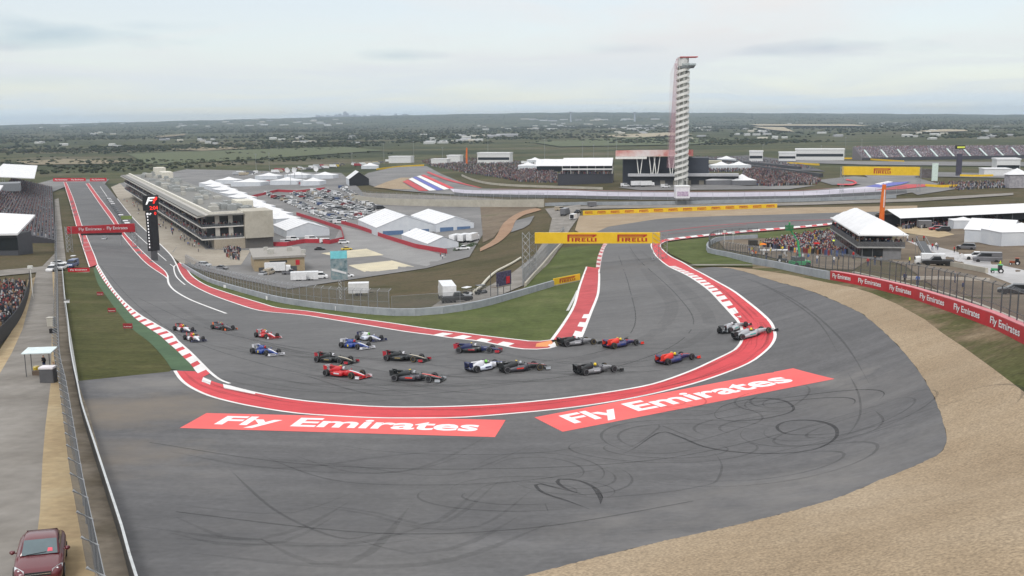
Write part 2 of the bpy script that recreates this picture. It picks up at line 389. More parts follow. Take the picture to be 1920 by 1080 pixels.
def strip3(A3, B3, layer, cols=2):
    A3 = np.array(A3); B3 = np.array(B3); n = len(A3); V = []; Fc = []
    for j in range(cols+1):
        t = j/cols; M = A3*(1-t)+B3*t; M[:, 2] = hf(M[:, 0], M[:, 1])+loff(layer, M); V.append(M)
    V = np.vstack(V)
    for j in range(cols):
        for i in range(n-1):
            f = (j*n+i, j*n+i+1, (j+1)*n+i+1, (j+1)*n+i)
            a, b, c = V[f[0]], V[f[1]], V[f[2]]
            if (b[0]-a[0])*(c[1]-a[1])-(b[1]-a[1])*(c[0]-a[0]) < 0: f = f[::-1]
            Fc.append(f)
    return V, Fc
def ribbon(name, pa, pb, layer, m, parent=None, kind='structure', n=None, smooth=True):
    if smooth: pa = smooth_pl(pa); pb = smooth_pl(pb)
    n = n or max(24, int(sum(math.hypot(pa[i+1][0]-pa[i][0], pa[i+1][1]-pa[i][1]) for i in range(len(pa)-1))/7))
    V, Fc = strip_mesh(resample(pa, n), resample(pb, n), layer)
    o = mesh_obj(name, V, Fc, m, parent)
    if parent is None: tag(o, kind=kind)
    return o
def wpath(pl, step=1.0, smooth=True):
    """world XY polyline for a pixel polyline, evenly spaced in metres"""
    q = densify(smooth_pl(pl) if smooth else pl, 6); q = np.array(q); Q = ground(q[:, 0], q[:, 1])
    d = np.concatenate([[0], np.cumsum(np.hypot(*(Q[1:, :2]-Q[:-1, :2]).T))]); n = max(2, int(d[-1]/step)+1); t = np.linspace(0, d[-1], n)
    W = np.stack([np.interp(t, d, Q[:, k]) for k in (0, 1)], 1)
    return W
def wnormals(W):
    T = np.gradient(W, axis=0); T /= np.maximum(np.linalg.norm(T, axis=1), 1e-9)[:, None]
    return np.stack([-T[:, 1], T[:, 0]], 1)
def line(name, pl, width, layer, m, parent=None, smooth=True, step=1.5, taper=False):
    W = wpath(pl, step, smooth); Nn = wnormals(W); k = np.ones(len(W))
    if taper: k = np.clip(np.minimum(np.arange(len(W)), np.arange(len(W))[::-1])/(len(W)*0.2+1), 0.15, 1)
    z = np.zeros((len(W), 1)); A3 = np.hstack([W+Nn*(width/2*k)[:, None], z]); B3 = np.hstack([W-Nn*(width/2*k)[:, None], z])
    V, Fc = strip3(A3, B3, layer, 1)
    o = mesh_obj(name, V, Fc, m, parent)
    if parent is None: tag(o, kind='structure')
    return o

# lettering
_tc = {}
def text2d(s, bold=0.0, shear=0.0):
    k = (s, bold, shear)
    if k in _tc: return _tc[k]
    cu = bpy.data.curves.new('lettering', 'FONT'); cu.body = s; cu.offset = bold; cu.shear = shear; cu.resolution_u = 3; cu.fill_mode = 'FRONT'
    ob = bpy.data.objects.new('lettering', cu); COL.objects.link(ob)
    dg = bpy.context.evaluated_depsgraph_get(); me = ob.evaluated_get(dg).to_mesh()
    v = np.array([(p.co.x, p.co.y) for p in me.vertices]); fc = [tuple(p.vertices) for p in me.polygons]
    ob.evaluated_get(dg).to_mesh_clear(); bpy.data.objects.remove(ob); bpy.data.curves.remove(cu)
    v -= v.min(0); v /= v.max(0)
    _tc[k] = (v, fc)
    return _tc[k]
# ================================================================== THE SETTING
# -- terrain
def build_terrain():
    fr = np.radians(np.linspace(-63, 63, 520)); bk = np.radians(np.linspace(63, 297, 50))[1:-1]
    th = np.concatenate([fr, bk]); rr = np.concatenate([[0.5], np.geomspace(2.5, 24, 24), np.geomspace(25, 1500, 420), np.geomspace(1530, 13200, 110)])
    TT, RR = np.meshgrid(th, rr); X = (RR*np.sin(TT)).ravel(); Y = (RR*np.cos(TT)-12).ravel()
    Z = hf(X, Y) - 0.05 - 0.0003*np.minimum(RR.ravel(), 900)
    n = len(th); Fc = []
    for i in range(len(rr)-1):
        for j in range(n):
            Fc.append((i*n+j, i*n+(j+1) % n, (i+1)*n+(j+1) % n, (i+1)*n+j)[::-1])
    return np.stack([X, Y, Z], 1), Fc
def ground_material():
    m = bpy.data.materials.new('ground_scrub'); m.use_nodes = True; t = m.node_tree; ns = t.nodes; ls = t.links; b = ns['Principled BSDF']
    b.inputs['Roughness'].default_value = 0.95; b.inputs['Specular IOR Level'].default_value = 0.1
    g = ns.new('ShaderNodeNewGeometry')
    def noise(scale, detail=6, sx=(1, 1, 1), rough=0.6, rot=0):
        mpn = ns.new('ShaderNodeMapping'); mpn.inputs['Scale'].default_value = sx; mpn.inputs['Rotation'].default_value = (0, 0, rot); ls.new(g.outputs['Position'], mpn.inputs[0])
        n = ns.new('ShaderNodeTexNoise'); n.inputs['Scale'].default_value = scale; n.inputs['Detail'].default_value = detail; n.inputs['Roughness'].default_value = rough
        ls.new(mpn.outputs[0], n.inputs['Vector']); return n.outputs[0]
    def ramp(f, st):
        c = ns.new('ShaderNodeValToRGB'); ls.new(f, c.inputs[0])
        while len(c.color_ramp.elements) < len(st): c.color_ramp.elements.new(0.5)
        for e, (p, k) in zip(c.color_ramp.elements, st): e.position = p; e.color = (*k, 1)
        return c.outputs[0]
    def mix(f, a, bb, bt='MIX'):
        n = ns.new('ShaderNodeMix'); n.data_type = 'RGBA'; n.blend_type = bt
        if isinstance(f, float): n.inputs['Factor'].default_value = f
        else: ls.new(f, n.inputs['Factor'])
        ls.new(a, n.inputs['A']); ls.new(bb, n.inputs['B']); return n.outputs['Result']
    # near: mown hillside grass, part dry
    near = ramp(noise(0.045, 8), [(0.3, (0.0568, 0.0533, 0.0232)), (0.45, (0.0826, 0.0714, 0.0361)), (0.58, (0.1049, 0.0826, 0.0473)), (0.72, (0.0671, 0.0645, 0.0275))])
    near = mix(1.0, near, ramp(noise(1.1, 5), [(0.25, (0.62, 0.62, 0.62)), (0.75, (1.3, 1.3, 1.3))]), 'MULTIPLY')
    # far: scrub, pasture, bare fields
    far = ramp(noise(0.0021, 9, (1, 2.4, 1)), [(0.32, (0.0396, 0.0475, 0.0245)), (0.44, (0.0562, 0.0634, 0.0302)), (0.52, (0.0828, 0.0850, 0.0396)), (0.60, (0.1080, 0.0950, 0.0562)), (0.66, (0.1368, 0.1188, 0.0828)), (0.74, (0.0540, 0.0590, 0.0302))])
    far = mix(1.0, far, ramp(noise(0.02, 6), [(0.3, (0.62, 0.66, 0.62)), (0.7, (1.25, 1.22, 1.2))]), 'MULTIPLY')
    far = mix(1.0, far, ramp(noise(0.12, 4), [(0.3, (0.7, 0.72, 0.7)), (0.7, (1.2, 1.2, 1.2))]), 'MULTIPLY')
    ln = ns.new('ShaderNodeVectorMath'); ln.operation = 'LENGTH'; ls.new(g.outputs['Position'], ln.inputs[0])
    mr = ns.new('ShaderNodeMapRange'); mr.inputs['From Min'].default_value = 620; mr.inputs['From Max'].default_value = 1000; ls.new(ln.outputs['Value'], mr.inputs['Value'])
    ls.new(mix(mr.outputs[0], near, far), b.inputs['Base Color'])
    bp = ns.new('ShaderNodeBump'); bp.inputs['Strength'].default_value = 0.5; bp.inputs['Distance'].default_value = 0.2; ls.new(noise(1.4, 4), bp.inputs['Height']); ls.new(bp.outputs[0], b.inputs['Normal'])
    return m
V, Fc = build_terrain()
tag(mesh_obj('ground', V, Fc, ground_material(), smooth=True), kind='structure')

ASPH = mat('track_asphalt', (0.13, 0.13, 0.132), scale=0.05, detail=8, rough=0.75, spec=0.35,
    stops=[(0.3, (0.0900, 0.0891, 0.0891)), (0.5, (0.1098, 0.1080, 0.1071)), (0.7, (0.1314, 0.1287, 0.1260))], bump=0.15, bscale=6,
    extra=[(0.8, 0.10, 6, None), (0.05, 0.13, 7, (1, 9, 1, -0.25)), (2.6, 0.10, 3, None), (0.25, 0.06, 4, (1, 14, 1, 0.5))])
def stain(x, y, r, c, k): p = G(x, y); return (p.x, p.y, r, c, k)
DUSTC = (0.20, 0.165, 0.125); PALEC = (0.24, 0.225, 0.205); DARKC = (0.06, 0.06, 0.062)
RUNOFF = mat('runoff_asphalt', (0.11, 0.11, 0.112), scale=0.04, detail=8, rough=0.8, spec=0.3,
    stops=[(0.3, (0.0930, 0.0921, 0.0939)), (0.5, (0.1116, 0.1097, 0.1107)), (0.7, (0.1348, 0.1321, 0.1293))], bump=0.15, bscale=6,
    extra=[(0.7, 0.10, 6, None), (0.06, 0.15, 7, (1, 8, 1, -0.15)), (2.8, 0.11, 3, None), (0.3, 0.07, 4, (1, 16, 1, 0.35))],
    blobs=[stain(235, 770, 9, DUSTC, .75), stain(190, 860, 7, DUSTC, .6), stain(300, 720, 6, PALEC, .5), stain(300, 900, 6, PALEC, .3), stain(520, 905, 2.5, PALEC, .6), stain(840, 1020, 4, PALEC, .5), stain(1540, 868, 2.5, PALEC, .6), stain(1245, 912, 2, PALEC, .5), stain(1400, 960, 8, PALEC, .45), stain(1640, 880, 8, PALEC, .4), stain(1180, 1010, 6, PALEC, .4), stain(700, 960, 14, DARKC, .25), stain(950, 860, 16, DARKC, .22), stain(1500, 640, 14, DARKC, .2), stain(1620, 740, 8, PALEC, .25), stain(1600, 705, 4, PALEC, .5), stain(420, 1000, 10, DARKC, .2), stain(600, 1040, 8, PALEC, .2)])
CONC = mat('road_concrete', (0.25, 0.24, 0.22), scale=0.12, detail=8, rough=0.85, stops=[(0.3, (0.1564, 0.1398, 0.1196)), (0.5, (0.2162, 0.1978, 0.1730)), (0.7, (0.2668, 0.2466, 0.2208))], extra=[(1.2, 0.10, 6, None), (0.15, 0.12, 6, (6, 1, 1, 0.1))])
PADD = mat('paddock_paving', (0.17, 0.165, 0.16), scale=0.03, detail=8, rough=0.85, stops=[(0.3, (0.13, 0.128, 0.125)), (0.5, (0.175, 0.17, 0.165)), (0.7, (0.23, 0.222, 0.21))], extra=[(0.3, 0.10, 6, None)])
APRON = mat('pit_apron_concrete', (0.33, 0.29, 0.23), scale=0.05, detail=8, rough=0.85, stops=[(0.3, (0.27, 0.235, 0.185)), (0.6, (0.35, 0.31, 0.25)), (0.75, (0.39, 0.35, 0.29))], extra=[(0.4, 0.10, 6, None)])
SAND = mat('tan_sand', (0.42, 0.32, 0.19), scale=0.15, detail=8, rough=0.95, stops=[(0.3, (0.2970, 0.2160, 0.1260)), (0.5, (0.3960, 0.3015, 0.1755)), (0.7, (0.4500, 0.3600, 0.2250))], extra=[(2.0, 0.14, 6, None), (0.5, 0.08, 6, (1, 4, 1))], bump=0.4, bscale=2)
GRAVEL = mat('gravel_stones', (0.41, 0.335, 0.24), scale=0.12, detail=8, rough=0.95, stops=[(0.3, (0.2620, 0.1944, 0.1229)), (0.5, (0.3096, 0.2356, 0.1532)), (0.7, (0.3526, 0.2758, 0.1870))], extra=[(8.0, 0.34, 2, None), (2.4, 0.07, 3, None), (0.35, 0.06, 3, (1, 5, 1, 0.6))], bump=0.3, bscale=5)
GRASS = mat('mown_grass', (0.09, 0.11, 0.035), scale=0.06, detail=8, rough=0.95, spec=0.1, stops=[(0.28, (0.0448, 0.0501, 0.0168)), (0.46, (0.0645, 0.0674, 0.0235)), (0.60, (0.0824, 0.0795, 0.0319)), (0.74, (0.1030, 0.0847, 0.0420))], extra=[(0.8, 0.20, 6, None), (0.12, 0.14, 3, (1, 5, 1)), (2.4, 0.22, 3, None)], bump=0.6, bscale=3)
GRASS2 = mat('lush_grass', (0.07, 0.10, 0.03), scale=0.08, detail=8, rough=0.95, spec=0.1, stops=[(0.28, (0.0643, 0.0798, 0.0248)), (0.5, (0.0829, 0.1032, 0.0331)), (0.7, (0.1121, 0.1220, 0.0478))], extra=[(0.9, 0.15, 6, None), (0.1, 0.12, 3, (4, 1, 1)), (2.0, 0.18, 3, None)], bump=0.6, bscale=3)
GPAINT = mat('green_paint', (0.05, 0.13, 0.055), scale=0.3, detail=6, rough=0.85, stops=[(0.3, (0.045, 0.088, 0.042)), (0.7, (0.070, 0.125, 0.06))], extra=[(2.0, 0.12, 5, None)])
RED = mat('red_kerb_paint', (0.56, 0.035, 0.045), scale=0.25, detail=6, rough=0.6, stops=[(0.3, (0.50, 0.030, 0.038)), (0.7, (0.62, 0.045, 0.055))], extra=[(1.2, 0.07, 6, None), (0.2, 0.06, 4, (1, 5, 1))])
REDF = mat('faded_red_paint', (0.45, 0.05, 0.055), scale=0.25, detail=6, rough=0.7, stops=[(0.3, (0.36, 0.036, 0.042)), (0.7, (0.53, 0.075, 0.08))], extra=[(1.2, 0.10, 6, None), (0.3, 0.12, 4, (1, 6, 1))])
WHITE = mat('white_road_paint', (0.75, 0.74, 0.72), scale=0.4, detail=6, rough=0.6, stops=[(0.3, (0.68, 0.66, 0.63)), (0.65, (0.80, 0.79, 0.77))], extra=[(2.5, 0.05, 6, None)])
PINKW = mat('worn_white_paint', (0.6, 0.5, 0.48), scale=0.4, detail=6, rough=0.7, stops=[(0.3, (0.50, 0.36, 0.35)), (0.65, (0.70, 0.62, 0.60))])
ORANGE = mat('orange_kerb_paint', (0.72, 0.27, 0.07), scale=0.5, detail=6, rough=0.6, stops=[(0.3, (0.64, 0.22, 0.06)), (0.7, (0.78, 0.32, 0.1))])
sheet_ = None
ADRED = mat('salmon_red_ground_paint', (0.80, 0.10, 0.09), scale=0.15, detail=6, rough=0.55, stops=[(0.3, (0.74, 0.085, 0.08)), (0.7, (0.84, 0.125, 0.11))], extra=[(1.5, 0.04, 5, None)])
ADWHITE = mat('white_ground_lettering', (0.8, 0.78, 0.78), scale=0.4, detail=6, rough=0.6, stops=[(0.3, (0.76, 0.73, 0.73)), (0.65, (0.84, 0.83, 0.83))])
LILAC = mat('pale_lilac_paint', (0.55, 0.52, 0.58), scale=0.05, detail=6, rough=0.7, stops=[(0.3, (0.47, 0.44, 0.51)), (0.7, (0.60, 0.57, 0.63))], extra=[(0.02, 0.1, 4, (1, 8, 1))])
BLUEP = mat('blue_paint', (0.10, 0.12, 0.40), scale=0.3, rough=0.7, stops=[(0.3, (0.09, 0.10, 0.34)), (0.7, (0.14, 0.16, 0.46))])
MUD = mat('brown_mud', (0.12, 0.085, 0.055), scale=0.06, detail=9, rough=0.9, stops=[(0.3, (0.0892, 0.0663, 0.0425)), (0.45, (0.1275, 0.0952, 0.0638)), (0.6, (0.1700, 0.1318, 0.0892)), (0.75, (0.1020, 0.0935, 0.0493))], extra=[(0.5, 0.18, 6, None)], bump=0.5, bscale=1.5)
WETROAD = mat('wet_pale_track', (0.36, 0.34, 0.33), scale=0.1, detail=8, rough=0.35, stops=[(0.3, (0.27, 0.25, 0.235)), (0.55, (0.40, 0.38, 0.37)), (0.7, (0.48, 0.46, 0.45))], extra=[(0.6, 0.15, 6, None)])
CLAY = mat('orange_clay_path', (0.36, 0.19, 0.10), scale=0.08, detail=8, rough=0.95, stops=[(0.3, (0.25, 0.15, 0.09)), (0.6, (0.32, 0.205, 0.13))], extra=[(0.5, 0.12, 6, None)])
PALE = mat('pale_cream_slab', (0.55, 0.49, 0.36), scale=0.06, detail=8, rough=0.85, stops=[(0.3, (0.44, 0.40, 0.30)), (0.5, (0.56, 0.50, 0.36)), (0.7, (0.62, 0.55, 0.38))], extra=[(0.4, 0.10, 6, None)])
RUBBER = seethrough('rubber_marks', (0.02, 0.02, 0.022), 0.50)
RUBBER2 = seethrough('faint_rubber_marks', (0.02, 0.02, 0.022), 0.20)
DUSTM = seethrough('pale_dust', (0.40, 0.37, 0.32), 0.28)

# -- big sheets
OUTER = [(1333,501),(1367,503),(1400,511),(1455,528),(1511,543),(1555,560),(1600,580),(1620,591),(1660,625),(1700,667),(1735,715),(1760,765),(1774,815),(1772,835),(1755,855),(1700,880),(1650,900),(1560,937),(1400,980),(1200,1025),(985,1080)]
OUTER = smooth_pl(OUTER, 4)
sheet('runoff_asphalt', [(145,714),(329,694),(600,690),(1300,660),(1300,505)]+OUTER+[(760,1140),(330,1290),(245,1080),(220,970),(190,860),(165,770)], 1, RUNOFF)
TRK_L = smooth_pl([(124.5,344),(138,375.5),(153,422),(162,444),(178,482),(183,497),(195.5,518),(213,544),(235.5,569),(262,591),(289,607),(320,625.5),(333,640),(355.5,660),(375.5,680),(395.5,700),(413,713),(431,720),(480,737),(553,750),(620,757),(703,763),(787,764),(870,762),(960,757),(1060,747),(1160,733),(1227,720),(1293,697),(1337,677),(1372,660),(1382,652.5),(1390,641),(1392,625),(1386.7,607.5),(1375,593),(1353,569),(1329,544.5),(1300,524),(1280,513),(1253,500),(1231,482),(1223,468),(1221,460),(1227,454),(1250,449),(1300,443),(1400,433),(1500,425),(1570,418),(1720,408)], 4)
TRK_R = smooth_pl([(1720,396),(1555,400),(1460,403),(1318,407),(1240,411),(1184,419),(1140,426)], 4)+smooth_pl([(1118,436),(1130,452),(1133,462),(1129,480),(1124.5,507),(1122,547),(1118,562),(1109,584),(1095,618),(1089,633)], 4)+smooth_pl([(1042,650),(1009,655),(975,654),(944,649),(898,640),(849,634),(811,629),(758,622),(691,611),(635,602),(580,593),(544,589),(487,583),(433,567),(389,550),(355,532),(340,515),(331,497),(320,479),(293,452),(253,414),(220,374),(200,350),(190,342)], 4)
sheet('race_track', TRK_L+TRK_R, 2, ASPH)
sheet('runoff_at_straight_end', [(66,346),(100,337),(205,337),(196,346),(124,350),(100,360),(88,357)], 1, PADD)
RAG = [(x+random.gauss(0, .6), y+random.gauss(0, .4)) for x, y in densify(OUTER, 5)]
sheet('gravel_trap', RAG+[(760,1140),(420,1300),(2600,1300),(2500,1120),(2300,985),(2100,850),(1920,735),(1860,690),(1805,650),(1767,625),(1735,600),(1685,572),(1635,550),(1602,540),(1560,532),(1478,515),(1411,505),(1362,501)], 1.5, GRAVEL)
sheet('service_road', [(102,375),(103,420),(104,449),(107,471),(75,504),(69,507),(55,569),(42,618),(22,662),(0,700),(-70,800),(-230,1100),(-300,1300),(60,1300),(70,1000),(75,960),(80,860),(85,800),(95,720),(98,604),(101,569),(98,509),(124,493),(118,440),(113,400),(110,372)], 1, CONC)
sheet('side_road', [(-40,512),(0,507),(70,501),(110,495),(100,509),(70,511),(0,518),(-40,524)], 1.4, CONC)
sheet('sand_strip', [(98,509),(101,569),(98,604),(95,720),(85,800),(80,860),(75,960),(70,1000),(60,1300),(205,1300),(178,1080),(160,960),(133,840),(114,720),(106,640),(104,509)], 1, SAND)
sheet('dirt_bank', [(66,520),(55,569),(42,618),(22,662),(0,700),(-40,760),(-60,700),(-10,670),(20,625),(45,575),(52,525)], 1, SAND)
sheet('fence_verge', [(104,509),(106,640),(114,720),(133,840),(160,960),(178,1080),(205,1300),(330,1290),(245,1080),(220,970),(190,860),(165,770),(145,714),(127,604),(121,558),(117,509)], 1.2,
      mat('stony_verge', (0.2, 0.17, 0.13), scale=0.3, detail=8, rough=0.95, stops=[(0.3, (0.14, 0.115, 0.08)), (0.5, (0.22, 0.185, 0.14)), (0.7, (0.29, 0.25, 0.20))], extra=[(1.5, 0.2, 6, None)], bump=0.5, bscale=2))
GEDGE = [(175,504),(184,533),(204,562),(222,587),(249,618),(280,642),(307,671),(322,693)]
KOUT = [(179.5,501),(191,522),(206.7,544),(229,571),(251,595.5),(278,615.5),(300,630),(313,642),(329,655.5),(344.5,671),(358,684),(366,696)]
sheet('grass_verge', [(117,509),(167,506)]+GEDGE+[(318,697),(144,715),(127,604),(121,558)], 1.6, GRASS)
ribbon('green_painted_strip', GEDGE, KOUT, 2, GPAINT)
WALLB = [(342,500),(355.5,509),(389,528),(424.5,540),(473,554),(522,566.7),(578,576),(635.5,583),(691,589),(758,593),(802,591),(846.7,586.7),(900,577),(931,569),(998,549),(1038,536.7)]
REDUP = [(336.7,493),(349,504),(362,520),(389,536.7),(433,552),(489,569),(522,578),(580,584.5),(646.7,594.5),(735.5,606.7),(802,616.7),(864.5,624.5),(931,633),(975,638),(1004,641),(1033,638)]
sheet('infield_grass', smooth_pl(WALLB, 3)+[(1086,530)]+[(1088,531),(1079,568),(1060,600),(1035,637)]+smooth_pl(REDUP, 3)[::-1], 1.5, GRASS2)
sheet('infield_grass', [(998,549),(1038,536.7),(1086,530),(1088,531),(1101,500),(1124,506),(1129,480),(1133,461),(1109,461),(1053,465),(1031,493),(989,531),(980,545)], 1.5, GRASS2)
sheet('infield_grass', smooth_pl([(1243,458),(1258,454),(1300,449),(1400,439),(1500,431),(1590,424)], 4)+[(1560,455),(1420,446),(1345,449),(1329,464),(1329,474),(1367,482),(1411,493),(1411,500),(1330,499),(1308,500),(1280,488),(1258,477),(1244,466)], 1.5, GRASS2)
line('access_road', [(1296,497),(1340,497),(1411,497)], 2.2, 1.8, CONC, smooth=False)
sheet('barrier_verge', [(1411,496),(1478,507),(1556,525),(1587,530),(1635,540),(1710,560),(1785,587),(1860,615),(1917,645),(2010,694),(2100,745),(2310,880),(2500,1000),(2500,1120),(2300,985),(2100,850),(1920,735),(1860,690),(1805,650),(1767,625),(1735,600),(1685,572),(1635,550),(1602,540),(1560,532),(1478,515),(1411,505)], 1.3,
      mat('patchy_verge', (0.1, 0.1, 0.05), scale=0.09, detail=9, rough=0.95, spec=0.1, stops=[(0.3, (0.0655, 0.0739, 0.0250)), (0.48, (0.0935, 0.0901, 0.0401)), (0.56, (0.1683, 0.1306, 0.0803)), (0.7, (0.2805, 0.2207, 0.1473))], extra=[(0.8, 0.18, 6, None), (3.0, 0.28, 3, None)], bump=0.6, bscale=2))
sheet('paddock', [(240,372),(222,345),(350,318),(640,325),(672,352),(690,375),(900,385),(905,440),(880,482),(800,503),(640,527),(540,542),(440,522),(360,502),(335,488),(310,462)], 1, PADD)
sheet('pit_apron', [(208,352),(222,374),(253,414),(293,452),(320,479),(338,494),(400,500),(452,497),(470,470),(387,468),(320,420),(246,365),(225,345)], 1.6, APRON)
sheet('landing_slab', [(653,498),(735,489),(778,501),(687,512)], 1.8, PALE)
sheet('landing_slab', [(602,475.5),(687,467),(720,479),(642,485)], 1.8, PALE)
sheet('paddock_lane', [(640,425),(700,438),(780,462),(838,482),(800,500),(760,492),(700,478),(645,462),(628,448)], 1.4, mat('lane_asphalt', (0.22, 0.215, 0.21), (0.27, 0.265, 0.255), scale=0.1, rough=0.8))
sheet('clay_path', smooth_pl([(900,465.5),(927,448),(944,419),(973,399),(1004,391),(1015.5,394)], 3)+smooth_pl([(984,403),(967,414),(958,434),(935,455),(900,472)], 3), 1.2, CLAY)
sheet('old_asphalt_patch', [(967,414),(1002,405),(993,421),(982,428),(958,436)], 1.4, PADD)
sheet('hill_road', [(1022,392),(1089,384),(1087,405),(1069,430),(1050,464),(1030,493),(989,532),(930,557),(880,571),(800,582),(826,564),(900,546),(960,512),(1000,482),(1028,440),(1035,410)], 1.3, CONC)
sheet('far_gravel_trap', [(1078,432),(1086,405),(1150,402),(1300,394),(1460,390),(1600,388),(1720,386),(1720,396),(1555,400),(1460,403),(1318,407),(1240,411),(1184,419),(1140,426),(1118,436),(1105,447)], 1, GRAVEL)
# -- distant parts of the circuit
sheet('far_track', [(668,338),(690,325),(740,314),(800,312),(826,326),(870,344),(900,354),(1100,357),(1300,360),(1500,358),(1600,350),(1640,340),(1622,330),(1600,322),(1690,326),(1760,345),(1740,356),(1650,372),(1500,376),(1200,375),(900,368),(800,362),(740,357),(700,350)], 1, PADD)
sheet('far_gravel_patch', [(700,352),(725,342),(752,334),(770,334),(755,343),(775,356),(730,355)], 1.6, GRAVEL)
sheet('far_red_stripe', [(789,330),(796,329),(852,354),(843,355)], 2.2, RED)
sheet('far_white_stripe', [(781,332),(788,330.5),(843,355.5),(832,357)], 2.2, WHITE)
sheet('far_blue_stripe', [(774,334),(780,332.5),(831,357),(819,358)], 2.2, BLUEP)
sheet('far_white_stripe', [(766,337),(773,334.5),(818,358),(805,358.8)], 2.2, WHITE)
sheet('far_red_stripe', [(755,342),(765,338),(803,359),(786,359)], 2.2, REDF)
ribbon('lilac_runoff', [(843,354.5),(900,358),(1055,358.5),(1140,361),(1300,362),(1460,361),(1555,357),(1622,351),(1655,348)], [(850,361),(900,365),(1055,367),(1220,370),(1350,370),(1460,368.5),(1511,368),(1578,364),(1655,360)], 2, LILAC)
ribbon('far_red_kerb', [(800,325),(840,340),(897,353)], [(803,323),(845,338),(905,354)], 2.2, REDF)
sheet('far_blue_stripe', [(1622,351),(1660,344),(1707,342),(1690,347),(1650,353)], 2.4, BLUEP)
sheet('far_red_stripe', [(1640,358),(1700,347),(1733,347),(1736,351),(1690,356)], 2.4, REDF)
sheet('far_white_stripe', [(1640,346),(1665,341),(1675,342.5),(1650,348)], 2.4, WHITE)
ribbon('far_red_kerb', [(1570,346),(1595,346),(1604,344),(1598,341),(1585,339)], [(1570,348),(1598,348.5),(1608,344.5),(1602,340),(1588,337)], 2.4, RED, smooth=False)
line('far_red_kerb', [(920,356),(1055,356.5),(1140,359),(1300,360),(1460,359.5),(1555,355)], 0.8, 2.2, REDF)
sheet('mud_field', [(1640,478),(1700,500),(1780,560),(1860,598),(1917,625),(2050,690),(2050,430),(1900,418),(1780,430),(1690,440)], 0.7, MUD)
sheet('wet_road', [(1700,452),(1735,458),(1785,470),(1830,482),(1880,498),(1925,508),(2000,520),(2000,545),(1917,540),(1865,520),(1800,492),(1740,470)], 1.2, WETROAD)
sheet('wet_road', [(1680,420),(1740,424),(1790,440),(1760,446),(1690,436)], 1.2, SAND)
sheet('far_road', [(1480,300),(1620,303),(1990,305),(1990,313),(1650,310),(1500,306)], .8, PADD)
sheet('far_road', [(1530,338),(1600,331),(1640,334),(1700,322),(1990,328),(1990,336),(1720,331),(1660,345),(1560,347)], .8, PADD)
sheet('far_road', [(1700,356),(1800,345),(1990,342),(1990,349),(1810,352),(1720,366)], .8, PADD)
sheet('far_road', [(655,356),(690,362),(850,368),(1020,379),(1020,386),(850,384),(690,377),(650,366)], .6, CONC)
sheet('terrace_bank', [(1292,297),(1400,292),(1480,300),(1548,322),(1480,319),(1400,311),(1300,309)], .8, mat('dark_terraces', (0.05, 0.05, 0.055), scale=.08, stops=[(.3, (.04, .04, .045)), (.5, (.075, .072, .075)), (.7, (.14, .135, .135))]))
sheet('stage_forecourt', [(1160,352),(1190,344),(1330,344),(1400,349),(1530,348),(1480,355),(1200,357)], .8, PADD)
sheet('crowd_bank', [(1345,450),(1420,446),(1560,434),(1600,440),(1640,480),(1600,506),(1556,505),(1500,496),(1430,478),(1360,468)], 0.8, MUD)
sheet('far_access_road', [(1022,392),(1100,386),(1300,384),(1500,380),(1720,372),(1900,362),(1900,366),(1720,378),(1500,385),(1300,389),(1100,392)], 1, CONC)
sheet('brown_field', [(890,387),(1010,388),(985,398),(950,414),(925,446),(905,455),(903,410)], 0.6, MUD)

# -- kerbs
def kerb_strip(name, pa, pb, layer, m, w=0.35, wl=True, wr=True):
    o = ribbon(name, pa, pb, layer, m)
    if wl: line('edge_line', pa, w, layer+0.6, WHITE, parent=o)
    if wr: line('edge_line', pb, w, layer+0.6, WHITE, parent=o)
    return o
def kerb_blocks(par, pa, pb, n, layer, m, t0=0.0, t1=1.0, duty=0.55, name='kerb_block'):
    """the separate painted blocks along a kerb between two pixel polylines"""
    A_ = wpath(pa, 0.5); B_ = wpath(pb, 0.5)
    def pick(W, t): i = t*(len(W)-1); k = int(min(i, len(W)-2)); return W[k]+(W[k+1]-W[k])*(i-k)
    for i in range(n):
        a = t0+(t1-t0)*i/n; b = a+(t1-t0)/n*duty; ts = np.linspace(a, b, 4)
        A3 = np.array([[*pick(A_, t), 0] for t in ts]); B3 = np.array([[*pick(B_, t), 0] for t in ts])
        V, Fc = strip3(A3, B3, layer, 1); mesh_obj(name, V, Fc, m, par)
KIN1 = [(183,497),(195.5,518),(213,544),(235.5,569),(262,591),(289,607),(320,625.5),(333,640),(355.5,660),(375.5,680),(395.5,700)]
KOUT1 = [(179.5,501),(191,522),(206.7,544),(229,571),(251,595.5),(278,615.5),(300,630),(313,642),(329,655.5),(344.5,671),(358,684),(368,698),(380,708)]
k1 = ribbon('entry_kerb', KIN1, KOUT1, 2.6, RED)
kerb_blocks(k1, KIN1, KOUT1, 30, 3.2, WHITE, duty=0.62)
line('edge_line', KIN1+[(413,713),(431,720)], 0.30, 3.8, WHITE, parent=k1)
BIG_OUT = [(328,696),(340,713),(360,728),(393,743),(437,755),(487,765),(553,775),(620,780),(703,784),(787,784.5),(870,783),(960,776),(1043,768),(1127,757),(1210,742),(1293,722),(1360,700),(1407,680),(1433,661),(1446,648),(1453,634),(1451.7,620),(1444,604),(1424,584.5),(1402,566.7),(1375.5,546.7),(1344.5,529),(1320,515.5),(1300,505),(1280,493),(1258,482),(1243,470),(1238,461),(1245,455),(1258,452),(1300,446.5),(1400,436.5),(1500,428.5),(1570,421.5)]
